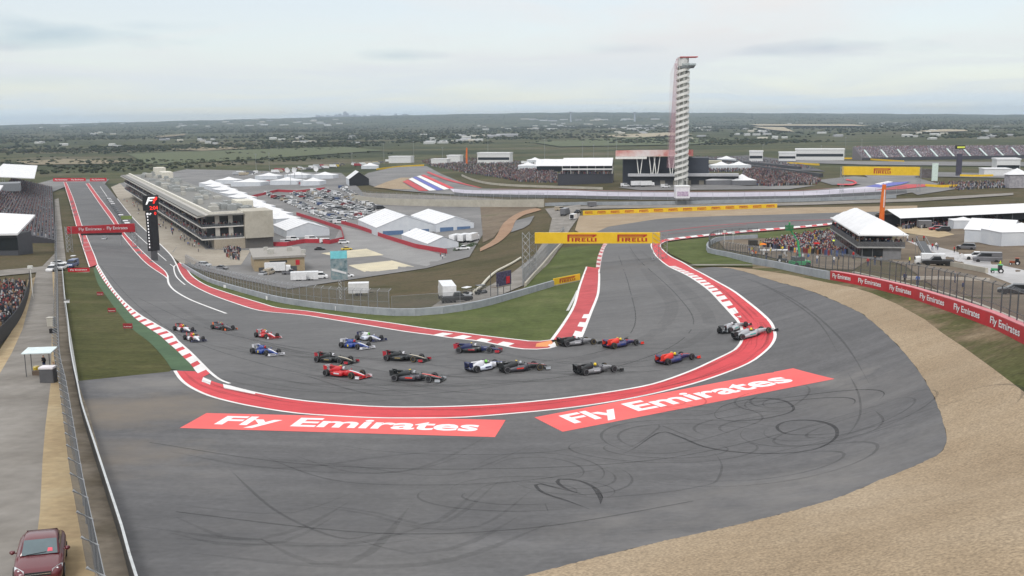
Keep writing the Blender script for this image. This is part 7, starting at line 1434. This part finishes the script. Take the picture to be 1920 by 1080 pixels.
# gondola-like media box on posts in front of the tower
p = Vector(at_alt(1278, 385, 12.5)); p.z = h1(p.x, p.y); t = empty('camera_tower', p, 0, 'white boxed camera tower standing before the observation tower', 'tower'); z0, z1 = height_to(p, 371), height_to(p, 350); w = 26/ppm(p)
mb = MB(); mb.box((0, 0, (z0+z1)/2), (w, w*.8, z1-z0)); mb.build('cabin', plain('cabin_white', (.72, .70, .74)), t); mb = MB(); mb.box((0, -w*.41, z0+(z1-z0)*.4), (w*.8, .1, (z1-z0)*.4)); mb.build('window', mat('lilac_glass', (.35, .25, .38), (.6, .5, .6), scale=1.5), t); mb = MB(); mb.box((0, 0, z1+.3), (w*1.05, w*.85, .6)); mb.build('roof', TENTW, t)
for sx in (-1, 1):
    for sy in (-1, 1): mb = MB(); mb.bar((sx*w*.4, sy*w*.3, -1), (sx*w*.4, sy*w*.3, z0), .15); mb.build('leg', STEEL, t)
# amphitheatre stage with red canopy and V struts
a = Vector(at_alt(1172, 346, 14)); b = Vector(at_alt(1262, 346, 14)); d = b-a; rz = math.atan2(d.y, d.x); w = math.hypot(d.x, d.y); a.z = h1(a.x, a.y); t = empty('amphitheatre_stage', a, rz, 'dark amphitheatre stage with red and white canopy on white V struts', 'stage'); k = ppm(a)
zc = height_to(a, 293); zt2 = height_to(a, 281)
mb = MB(); mb.bx(-2, w+22, 8, 26, -1, zc-1.5); mb.build('stage_wall', plain('stage_dark', (.05, .055, .07)), t)
mb = MB(); mb.loft([[(-6, -2, zc), (-6, 26, zc-1), (-6, 26, zc-.2), (-6, -2, zt2-.3)], [(w*.3, -3, zc), (w*.3, 26, zc-1), (w*.3, 26, zc), (w*.3, -3, zt2)], [(w+12, -3, zc), (w+12, 26, zc-1), (w+12, 26, zc), (w+12, -3, zt2)]]); cn = mb.build('canopy', mat('canopy_red', (.55, .18, .14), scale=.06, stops=[(.33, (.50, .12, .10)), (.45, (.62, .40, .36)), (.6, (.70, .66, .64))]), t)
mb = MB(); mb.bx(-6, w*.45, -3.2, -2.6, zc-1.6, zc-.1); mb.build('white_lettering_band', TW, cn)
for x in (.30, .56, .66, .96):
    for s in (-1, 1): mb = MB(); mb.bar((w*x, -1, 4.0), (w*x+s*1.9, -1, zc), .36); mb.build('strut', TW, t)
mb = MB(); mb.bx(2, w+40, -5, 2, height_to(a, 330), height_to(a, 325.5)); mb.build('terrace_slab', plain('terrace_grey', (.42, .42, .43)), t)
mb = MB(); mb.bx(3, w+40, -2, 2, -1, height_to(a, 330)-.01); mb.build('terrace_wall', plain('terrace_dark', (.05, .05, .055)), t)
for i in range(6): mb = MB(); mb.bx(6+i*8, 9+i*8, -2.1, -2.001, -.2, height_to(a, 338)); mb.build('doorway', plain('door_tan', (.24, .22, .18)), t)
for x, y, lab in ((1186,321,'small white peaked tent on the stage terrace'), (1134,325,'small white peaked tents beside the lower stand')): tent('peaked_tent', Vector((*at_alt(x, y, 16)[:2], at_alt(x, y, 16)[2])), 8, 6, 0, 2.6, 4.6, lab, style='hip')
for k_, x, y, c_, lab in (('van', 1172, 350, 'white', 'white van parked left of the stage terrace'), ('box_truck', 1196, 350, 'white', 'white box truck in front of the stage doors'), ('box_truck', 1214, 350, 'white', 'white box truck beside another under the stage terrace'), ('van', 1248, 352, 'white', 'white van at the foot of the observation tower')): vehicle(k_, G(x, y), .05, c_, lab, 'truck' if 'truck' in lab else 'van')
# big top tents right of tower
for (x, y, w_, lab) in ((1350,347,20,'broad white peaked tent right of the observation tower'), (1391,347,15,'pointed white tent next to the broad peaked tent')):
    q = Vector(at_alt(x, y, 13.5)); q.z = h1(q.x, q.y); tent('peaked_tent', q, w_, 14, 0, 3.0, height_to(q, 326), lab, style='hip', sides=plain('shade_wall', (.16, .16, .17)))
# hospitality stand with two white roofs
a = Vector(at_alt(1046, 342, 13)); b = Vector(at_alt(1148, 342, 13)); a.z = h1(a.x, a.y); d = b-a; w = math.hypot(d.x, d.y); t = empty('hospitality_stand', a, math.atan2(d.y, d.x), 'two-tier hospitality stand with long white roof above a dark plinth', 'building')
ze, zr = height_to(a, 311), height_to(a, 297); zb = height_to(a, 326)
mb = MB(); mb.bx(0, w, 0, 16, -1, zb); mb.build('plinth', plain('plinth_dark', (.05, .05, .06)), t); mb = MB(); mb.loft([[(x, -1.5, ze), (x, 8, zr), (x, 17, ze), (x, 8, zr-.5)] for x in (3, w)]); mb.build('roof', TENTW, t); mb = MB(); mb.bx(3, w, -.6, .2, zb+2.6, zb+3.6); mb.build('fascia', TENTW, t); mb = MB(); mb.bx(3, w, 4, 14, zb, ze-.2); mb.build('glazing', GLASSD, t)
for i in range(7): mb = MB(); mb.bar((3+(w-3)*i/6, 0, zb), (3+(w-3)*i/6, 0, ze), .2); mb.build('column', TW, t)
Mh = Matrix.Translation(a) @ Matrix.Rotation(math.atan2(d.y, d.x), 4, 'Z'); P3 = np.array([tuple(Mh @ Vector((random.uniform(2, w), random.uniform(-1, 3), zb))) for _ in range(160)]); crowd('stand_crowd', [[(0, 0), (1, 0), (1, 1)]], 4, 'guests on the terrace of the hospitality stand', hfun=lambda P: P3)
a = Vector(at_alt(1006, 318, 13)); b = Vector(at_alt(1056, 318, 13)); a.z = h1(a.x, a.y); d = b-a; w = math.hypot(d.x, d.y)
t = empty('hospitality_stand', a, math.atan2(d.y, d.x), 'smaller white roofed stand adjoining the hospitality stand', 'building'); mb = MB(); mb.bx(0, w, 0, 12, -1, height_to(a, 312)); mb.build('wall', GLASSD, t); mb = MB(); mb.loft([[(x, -1.2, height_to(a, 311)), (x, 7, height_to(a, 299)), (x, 15, height_to(a, 311)), (x, 7, height_to(a, 300))] for x in (-1, w+1)]); mb.build('roof', TENTW, t)
# long low white buildings on the ridge
def block(name, x0, x1, yb, yt, alt, label, m=None, depth=14, cat='building', stripe=True):
    a = Vector(at_alt(x0, yb, alt)); b = Vector(at_alt(x1, yb, alt)); a.z = min(alt, h1(a.x, a.y)); d = b-a; w = math.hypot(d.x, d.y); t = empty(name, a, math.atan2(d.y, d.x), label, cat); h_ = height_to(a, yt)
    mb = MB(); mb.bx(0, w, 0, depth, -2, h_*.9); mb.build('wall', m or plain('block_white', (.66, .66, .65)), t); mb = MB(); mb.bx(-.4, w+.4, -.4, depth+.4, h_*.9+.003, h_); mb.build('roof', TENTW if m is None else m, t)
    if stripe: mb = MB(); mb.bx(w*.02, w*.98, -.1, 0, h_*.30, h_*.55); mb.build('window_band', GLASSD, t)
    return t
block('long_building', 1491, 1583, 293, 279, 9, 'long white two-tier building on the ridge left of the far grandstand', depth=18)
block('low_building', 895, 956, 297, 286, 9, 'long white building behind the general admission crowd')
block('low_building', 838, 862, 296, 291, 8, 'small white shed at the end of the crowd hill', stripe=False); block('low_building', 808, 838, 302, 298, 6, 'thin white roofed shed by the crowd hill', stripe=False)
block('low_building', 729, 770, 304, 293, 2, 'white block shed standing by the car line', stripe=False); block('low_building', 1460, 1492, 296, 285, 10, 'white sheds beside the long two-tier building')
block('low_building', 1405, 1430, 294, 283, 12, 'white box building on the ridge right of the tower'); block('low_building', 1325, 1352, 309, 302, 13, 'cream stall on the terraces behind the tower', m=plain('cream', (.5, .47, .36)))
for x, y, lab in ((1362,290,'white peaked tent on the skyline right of the tower'), (694,304,'white peaked tent beside the white block shed'), (990,308,'white peaked tent at the top of the crowd hill'), (1003,290,'white canopy on the ridge above the hospitality stand'), (1100,300,'small white tent behind the hospitality roof'), (1352,313,'red and white stall tent among the terraces'), (1385,312,'white stall tent on the terraces behind the peaked tents')): q = Vector(at_alt(x, y+3, 8 if x < 900 else 13)); q.z = h1(q.x, q.y); tent('peaked_tent', q, 18, 12, 0, 3.5, 6.5, lab, style='hip')
# general admission crowd on the hills
crowd('hill_crowd', [[(795,301),(812,298),(880,296),(960,300),(1010,312),(1045,325),(1045,343),(980,342),(930,333),(870,324),(810,312),(790,303)]], 5200, 'dense general admission crowd covering the grassy hill')
crowd('hill_crowd', [[(1392,318),(1440,312),(1490,322),(1540,338),(1530,346),(1440,350),(1392,345)]], 2600, 'dense crowd on the hill between the peaked tents and the far bend')
crowd('terrace_crowd', [[(1300,292),(1400,296),(1480,305),(1530,318),(1440,312),(1330,306)], [(1305,312),(1390,312),(1390,322),(1310,324)]], 1100, 'crowd spread over the dark terraces behind the tower')
crowd('terrace_crowd', [[(1750,343),(1900,341),(1900,352),(1790,357)]], 420, 'crowd beside the barriers right of the far sign bridge')
# far grandstand on the right
t, Lg, dz = grandstand('far_grandstand', (1618,300), (1990,297), 26, 13, 16, 'long uncovered far grandstand with pale stairways', 1, 6500, ('grandstand_crowd', 'dense crowd filling the far uncovered grandstand'), plain('far_deck', (.20, .18, .19)), aisles=0, colors=[(.30, .27, .29), (.22, .20, .23), (.12, .11, .13), (.45, .43, .45), (.30, .12, .14), (.16, .17, .26), (.55, .53, .54)])
for i in range(12):
    x = Lg*(.04+i*.083)
    if x > Lg: break
    mb = MB(); mb.loft([[(x-1.0, 1, 1.4), (x+1.0, 1, 1.4), (x+1.0, 1, 2.4), (x-1.0, 1, 2.4)], [(x-1.0, 17, 10.2), (x+1.0, 17, 10.2), (x+1.0, 17, 11), (x-1.0, 17, 11)]]); mb.build('stairway', plain('stair_mint', (.50, .58, .55)), t)
mb = MB(); mb.bx(-1, Lg, -.4, -.1, -1, 2.6); mb.build('front_wall', plain('front_dark', (.06, .06, .07)), t)
# dark scoreboard tower on the right
p = Vector(at_alt(1797, 328, 12)); p.z = h1(p.x, p.y); t = empty('scoreboard_tower', p, 0, 'dark slender scoreboard tower with yellow-green header before the far grandstand', 'scoreboard'); w = 11/ppm(p)
mb = MB(); mb.box((0, 0, height_to(p, 300)*.5), (w*.8, w*.5, height_to(p, 277))) ; mb.v = [(v[0], v[1], v[2] if v[2] > 0 else -1) for v in mb.v]; mb.build('shaft', plain('tower_dark', (.06, .055, .08)), t); zz = height_to(p, 276); mb = MB(); mb.box((0, 0, zz), (w*1.4, w*.7, height_to(p, 269)-zz)); mb.build('head', BLK, t); mb = MB(); mb.box((0, -w*.37, zz), (w*1.3, .1, 1.2)); mb.build('led_line', mat('led_olive', (.5, .55, .08), emit=.4), t)
# white suites at the far right
block('tiered_suite', 1868, 1912, 322, 297, 12, 'white tiered suite with stepped roofs at the far grandstand end'); block('tiered_suite', 1845, 1895, 328, 316, 12, 'low white decked suite below the tiered one', stripe=False)
a_ = Vector(at_alt(1905, 352, 13)); a_.z = h1(a_.x, a_.y); t = empty('media_tower', a_, 0, 'grey mesh clad media tower with peaked white roof', 'building'); w = 36/ppm(a_); mb = MB(); mb.box((0, 0, height_to(a_, 328)/2), (w, w*.6, height_to(a_, 328))); mb.build('cladding', mat('mesh_clad', (.26, .25, .27), (.42, .40, .42), scale=.8), t); ze = height_to(a_, 327); mb = MB(); mb.add([(-w*.55, -w*.35, ze), (w*.55, -w*.35, ze), (w*.55, w*.35, ze), (-w*.55, w*.35, ze), (0, 0, height_to(a_, 315))], [(0, 1, 4), (1, 2, 4), (2, 3, 4), (3, 0, 4), (3, 2, 1, 0)]); mb.build('roof', TENTW, t)
p = Vector(at_alt(1752, 340, 12)); p.z = h1(p.x, p.y); t = empty('banner_post', p, 0, 'pale green and white upright banner beside the far sign bridge', 'banner'); w = 11/ppm(p); hz = height_to(p, 306); mb = MB(); mb.box((0, 0, hz*.5), (w, .5, hz)); mb.build('sheet', plain('mint_white', (.62, .72, .66)), t); mb = MB(); mb.box((-w*1.6, 1.0, hz*.42), (w*2.2, .8, hz*.5)); mb.build('scaffold', seethrough('scaffold', (.12, .1, .1), .75), t)
# yellow lettered walls in the distance
for pl, lab in (([(706,318.5),(750,313.5),(795,311)], 'yellow wall round the far left hairpin'), ([(1545,298),(1600,298),(1650,301),(1695,304)], 'yellow wall below the far grandstand'), ([(1476,307),(1500,308),(1536,310)], 'yellow wall behind the terraces'), ([(1735,350),(1765,352),(1795,351)], 'yellow wall right of the far painted runoff'), ([(1800,331),(1830,332),(1862,331)], 'yellow wall by the scoreboard tower')):
    wall('yellow_wall', path_at(pl, 8.0, smooth=False), 1.6, .4, YEL, lab, 'wall', part='panel')
# dark terraces behind the tower
for i, (pl, lab) in enumerate((([(1292,300),(1380,306),(1440,312),(1500,318)], 'upper dark terrace wall behind the tower'), ([(1300,308),(1400,314),(1480,324),(1540,332)], 'middle dark terrace wall behind the tower'))):
    wall('terrace_wall', path_at(pl, 10.0, smooth=False), 2.6, 3, plain('terrace_dark', (.05, .05, .055)), lab, 'wall', part='section')
# orange column by the crowd hill
p = Vector(at_alt(875, 300, 8)); p.z = h1(p.x, p.y); mb = MB(); hz = height_to(p, 277); mb.tube([(0, 0, 0), (0, 0, hz*.5), (.4, 0, hz)], [1.1, 1.0, .8], 8); o = mb.build('inflatable_column', MATS['orange_fabric']); o.location = p; tag(o, 'orange inflatable column standing over the crowd hill', 'inflatable')
# green bushes by the lane end
# ================================================================== FAR PLAIN: WOODS, FIELDS, HOUSES, SKYLINE
rng = np.random.default_rng(4)
def vnoise(x, y, cell, seed):
    r = np.random.default_rng(seed); g = r.random((260, 260)); a = (x/cell) % 259; b = (y/cell) % 259; i = a.astype(int); j = b.astype(int); u = a-i; v = b-j; u = u*u*(3-2*u); v = v*v*(3-2*v)
    return g[i, j]*(1-u)*(1-v)+g[i+1, j]*u*(1-v)+g[i, j+1]*(1-u)*v+g[i+1, j+1]*u*v
def tree_variants(nv=24):
    bm = bmesh.new(); bmesh.ops.create_icosphere(bm, subdivisions=1, radius=1.0); v0 = np.array([v.co for v in bm.verts]); f0 = np.array([[v.index for v in f.verts] for f in bm.faces]); bm.free()
    bm = bmesh.new(); bmesh.ops.create_icosphere(bm, subdivisions=2, radius=1.0); v1 = np.array([v.co for v in bm.verts]); f1 = np.array([[v.index for v in f.verts] for f in bm.faces]); bm.free()
    A1 = [v0*rng.uniform(.6, 1.25, (len(v0), 1)) for _ in range(nv)]; A2 = [v1*rng.uniform(.55, 1.25, (len(v1), 1)) for _ in range(nv)]
    return (A1, f0), (A2, f1)
TV = tree_variants()
def scatter_trees(name, X, Y, size, hgt, label, hi=False):
    A, f0 = TV[1] if hi else TV[0]; n = len(X); Z = hf(X, Y); vid = rng.integers(0, len(A), n); B = np.array(A)[vid]; ang = rng.uniform(0, 6.28, n); c, s = np.cos(ang)[:, None], np.sin(ang)[:, None]
    W = np.stack([(B[..., 0]*c-B[..., 1]*s)*size[:, None]+X[:, None], (B[..., 0]*s+B[..., 1]*c)*size[:, None]+Y[:, None], (B[..., 2]*.5+.42)*hgt[:, None]+Z[:, None]], -1)
    nv = B.shape[1]; V = W.reshape(-1, 3); Fc = (f0[None]+(np.arange(n)*nv)[:, None, None]).reshape(-1, 3)
    me = bpy.data.meshes.new(name); me.vertices.add(len(V)); me.vertices.foreach_set('co', V.astype(np.float32).ravel()); me.loops.add(len(Fc)*3); me.loops.foreach_set('vertex_index', Fc.astype(np.int32).ravel()); me.polygons.add(len(Fc)); me.polygons.foreach_set('loop_start', np.arange(0, len(Fc)*3, 3, dtype=np.int32)); me.update(calc_edges=True)
    base = np.array([(0.042, 0.052, 0.026), (0.055, 0.062, 0.030), (0.066, 0.072, 0.036), (0.052, 0.054, 0.034), (0.085, 0.078, 0.045)])[rng.choice(5, n, p=[.3, .3, .2, .12, .08])]*rng.uniform(.55, 1.0, (n, 1))
    C = np.repeat(np.hstack([base, np.ones((n, 1))]), nv, 0).astype(np.float32); at = me.color_attributes.new('col', 'FLOAT_COLOR', 'POINT'); at.data.foreach_set('color', C.ravel()); me.materials.append(vcol_mat('foliage', rough=.95, spec=.1))
    o = bpy.data.objects.new(name, me); COL.objects.link(o); return tag(o, label, 'woodland', kind='stuff')
def woods(n, r0, r1, thr, s0, s1, name, label, hi=False, keep=None):
    r = np.sqrt(rng.uniform(r0*r0, r1*r1, n)) if r1 < 3000 else np.exp(rng.uniform(math.log(r0), math.log(r1), n)); t = np.radians(rng.uniform(-36, 36, n)); X = r*np.sin(t); Y = r*np.cos(t)
    nn = vnoise(X+50000, Y+50000, 420, 3)*.5+vnoise(X+50000, Y+50000, 130, 5)*.35+vnoise(X+50000, Y+50000, 45, 6)*.15
    k = nn > thr+rng.uniform(-.06, .06, n); 
    px, py = np.array([960+F*((X*r_[0]+Y*r_[1]-CAM_Z*r_[2])/(X*f_[0]+Y*f_[1]-CAM_Z*f_[2])), 540-F*((X*u_[0]+Y*u_[1]-CAM_Z*u_[2])/(X*f_[0]+Y*f_[1]-CAM_Z*f_[2]))])
    if keep is not None: k &= keep(px, py)
    X, Y = X[k], Y[k]; sz = rng.uniform(s0, s1, len(X)); scatter_trees(name, X, Y, sz, sz*rng.uniform(.8, 1.25, len(X)), label, hi)
def off_circuit(px, py):                                    # rows of the picture above which the open plain begins
    lim = np.interp(px, [0, 230, 480, 700, 800, 1000, 1150, 1300, 1500, 1620, 1920], [330, 322, 308, 292, 288, 280, 272, 276, 274, 266, 262]); return py < lim
woods(15000, 850, 2600, .52, 1.2, 3.2, 'scrub', 'low green scrub scattered over the pasture beyond the circuit', True, off_circuit)
woods(17000, 2100, 5600, .52, 2.6, 6.0, 'woodland', 'dark woodland and thickets spread across the middle plain', False, off_circuit)
woods(20000, 4600, 12800, .47, 2.6, 5, 'woodland', 'far woodland fading towards the horizon', False, off_circuit)
PFIELD = plain('pale_field', (0.34, 0.29, 0.20), rough=.95); TFIELD = plain('tan_field', (0.20, 0.165, 0.10), rough=.95); GFIELD = plain('green_field', (0.080, 0.094, 0.038), rough=.95)
for poly, m in (([(1722,247.5),(1770,244.5),(1812,245.5),(1815,248),(1740,249.5)], PFIELD), ([(1410,240),(1470,241),(1490,249),(1450,246)], PFIELD), ([(1405,236),(1600,236.5),(1630,239),(1420,238.5)], PFIELD), ([(30,304),(120,299),(250,303),(200,308),(60,310)], TFIELD), ([(315,281),(400,276),(470,279),(380,284)], TFIELD), ([(290,258),(350,253),(345,256),(300,260)], TFIELD), ([(240,290),(420,283),(640,276),(720,283),(500,298),(280,310)], GFIELD), ([(1000,268),(1180,258),(1400,262),(1300,272),(1050,276)], GFIELD), ([(1120,256),(1260,250),(1300,254),(1180,260)], PFIELD)):
    sheet('field', poly, 1.0, m)
# houses and sheds on the plain
HW = [plain('house_white', (.50, .50, .48)), plain('house_cream', (.48, .45, .38)), plain('house_grey', (.32, .32, .33))]
def house(px, py, w, h_, label, m, group=None, dep=10):
    q = ground([px], [py])[0]; t = empty('far_house', q, rng.uniform(-.4, .4), label, 'house', group); mb = MB(); mb.bx(-w/2, w/2, -dep/2, dep/2, -1, h_*.7); mb.build('wall', m, t)
    mb = MB(); mb.loft([[(x, -dep/2-.4, h_*.7), (x, 0, h_), (x, dep/2+.4, h_*.7), (x, 0, h_*.72)] for x in (-w/2-.4, w/2+.4)]); mb.build('roof', m if rng.random() < .6 else HW[2], t)
CL_ = [((150,215),(246,252),5,26,'white farm shed among dark trees far beyond the grandstand'), ((60,125),(268,274),3,16,'white house in the pasture beyond the grandstand'), ((205,225),(272,275),2,14,'white cabin beside the scrub beyond the grandstand'), ((300,420),(262,272),8,14,'small white house among trees beyond the pit building'), ((500,680),(256,270),12,18,'white house in the tree belt beyond the paddock'), ((790,930),(252,270),22,20,'pale house in the settlement beyond the crowd hill'), ((880,960),(256,258),2,50,'long white shed in the settlement beyond the crowd hill'), ((880,1060),(236,244),14,26,'pale building in the far suburb left of the tower'), ((1020,1250),(232,243),26,30,'pale building in the far suburb beyond the stage'), ((980,1240),(222,228),14,70,'long white terminal building on the far plain'), ((1150,1260),(240,252),12,18,'pale house below the far suburb'), ((1290,1460),(238,262),22,18,'pale house on the plain right of the tower'), ((1470,1900),(230,262),26,20,'pale house on the plain behind the far grandstand'), ((420,640),(224,236),22,50,'white industrial block near the city skyline'), ((60,420),(228,240),16,36,'pale block on the far plain beyond the grandstand')]
for (xr, yr, n, w, lab) in CL_:
    for i in range(n): house(rng.uniform(*xr), rng.uniform(*yr), w*rng.uniform(.6, 1.3), rng.uniform(3.5, 6)*(1.5 if w > 40 else 1), lab, HW[rng.choice(3, p=[.6, .25, .15])], 'far houses on the plain')
# city skyline
for i, (x, yt, w) in enumerate(((596,216,45), (604,217,40), (614,215.5,40), (622,217.5,60), (630,214.5,36), (637,213,34), (641,216,50), (647,209,34), (652,212,30), (657,216,50), (664,214.5,40), (672,217,60), (684,216,40), (700,217,70), (712,215.5,30), (742,213,26), (760,217,60))):
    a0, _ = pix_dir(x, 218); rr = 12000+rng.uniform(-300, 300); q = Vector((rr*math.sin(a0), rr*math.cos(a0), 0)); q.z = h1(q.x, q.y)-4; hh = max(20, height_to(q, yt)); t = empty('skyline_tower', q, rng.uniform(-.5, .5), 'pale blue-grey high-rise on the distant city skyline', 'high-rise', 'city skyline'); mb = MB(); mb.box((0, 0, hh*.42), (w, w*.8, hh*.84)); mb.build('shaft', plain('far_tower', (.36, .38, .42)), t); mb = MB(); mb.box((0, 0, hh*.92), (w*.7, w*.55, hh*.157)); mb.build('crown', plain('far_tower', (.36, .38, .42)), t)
for x, yt in ((1070, 209.5), (1190, 210)):
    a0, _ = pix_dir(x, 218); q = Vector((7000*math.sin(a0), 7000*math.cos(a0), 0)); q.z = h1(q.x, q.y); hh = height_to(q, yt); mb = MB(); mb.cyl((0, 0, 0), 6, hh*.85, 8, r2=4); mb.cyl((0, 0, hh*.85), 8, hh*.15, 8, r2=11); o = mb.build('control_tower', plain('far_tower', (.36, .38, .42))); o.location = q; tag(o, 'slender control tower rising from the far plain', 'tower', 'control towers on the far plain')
# floodlight and flag poles in the middle distance
for x, yb, yt in ((915,292,240), (1021,292,262), (1092,292,268), (1140,285,255), (1156,285,236), (1113,290,272), (1585,280,258), (1615,290,262), (545,345,318), (567,345,318), (660,300,288), (720,300,270), (776,300,266), (830,300,277), (1430,290,272), (1540,285,274), (480,310,290), (505,310,288)):
    q = Vector(at_alt(x, yb, 6 if x < 900 else 11)); q.z = h1(q.x, q.y); hh = max(6, height_to(q, yt)); mb = MB(); mb.tube([(0, 0, -.5), (0, 0, hh)], [.22, .14], 5); mb.box((0, 0, hh+.3), (1.6, .4, .7)); o = mb.build('floodlight_mast', STEEL); o.location = q; tag(o, 'slim floodlight mast rising over the spectator areas', 'mast', 'floodlight masts in the middle distance')
# vehicles lined up along the circuit's far edge
random.seed(77)
for i in range(78):
    u = random.random(); x = 440+u*290; y = np.interp(x, [440, 560, 700, 730], [329, 318, 307, 306])+random.uniform(-2.5, 3); k = random.choice(['van', 'suv', 'box_truck', 'box_truck', 'sedan', 'trailer']); c = random.choice(['white']*6+['silver', 'black', 'grey', 'tan', 'red', 'yellow']); vehicle(k, G(x, y), random.uniform(-.4, .4), c, '%s %s in the long line along the far edge of the paddock' % (c, {'van': 'van', 'suv': 'estate car', 'box_truck': 'box truck', 'sedan': 'saloon', 'trailer': 'trailer'}[k]), 'vehicle', 'vehicles lined along the far paddock edge')
for i in range(42):
    x = random.uniform(985, 1140); y = 291+random.uniform(-3, 8); k = random.choice(['van', 'suv', 'box_truck', 'trailer']); c = random.choice(['white']*7+['silver', 'black', 'grey']); q = Vector(at_alt(x, y, 13)); q.z = h1(q.x, q.y); vehicle(k, q, random.uniform(-.5, .5), c, '%s %s parked behind the hospitality stand' % (c, {'van': 'van', 'suv': 'estate car', 'box_truck': 'box truck', 'trailer': 'trailer'}[k]), 'vehicle', 'vehicles behind the hospitality stand')
# shrubs at the paddock lane end
for i, (x, y) in enumerate(((858,470), (866,466), (874,468), (881,463), (862,462), (888,460))):
    q = G(x, y); n = 500; d = rng.normal(size=(n, 3)); d /= np.linalg.norm(d, axis=1)[:, None]; d *= rng.uniform(.5, 1.0, (n, 1))*np.array([2.0, 2.0, 1.3]); d[:, 2] = np.abs(d[:, 2]); V = []; Fs = []
    for p in d:
        e = rng.normal(size=(2, 3)); e /= np.linalg.norm(e, axis=1)[:, None]; b = len(V); V += [tuple(p-e[0]*.16), tuple(p+e[1]*.09), tuple(p+e[0]*.16), tuple(p-e[1]*.09)]; Fs.append((b, b+1, b+2, b+3))
    t = empty('shrub', q, 0, 'leafy green shrub by the white flatbed at the lane end', 'shrub', 'shrubs at the lane end'); mesh_obj('foliage', V, Fs, mat('shrub_leaves', (.04, .075, .025), (.08, .12, .045), scale=1.5, rough=.9), t); mb = MB(); mb.tube([(0, 0, -.2), (0, 0, .9)], [.12, .06], 6); mb.build('stem', CL['brown'], t)

# ================================================================== HAZE
mb = MB(); mb.box((0, 0, 55), (27000, 27000, 118)); 
mh = bpy.data.materials.new('haze'); mh.use_nodes = True; hn = mh.node_tree
for n in list(hn.nodes):
    if n.type != 'OUTPUT_MATERIAL': hn.nodes.remove(n)
pv = hn.nodes.new('ShaderNodeVolumePrincipled'); pv.inputs['Color'].default_value = (0.68, 0.84, 1.0, 1); pv.inputs['Density'].default_value = 6.5e-5; pv.inputs['Anisotropy'].default_value = 0.2
hn.links.new(pv.outputs[0], [n for n in hn.nodes if n.type == 'OUTPUT_MATERIAL'][0].inputs['Volume'])
hz_o = mb.build('haze', mh); tag(hz_o, kind='stuff'); hz_o['label'] = 'thin bluish haze in the air over the whole plain'; hz_o['category'] = 'haze'
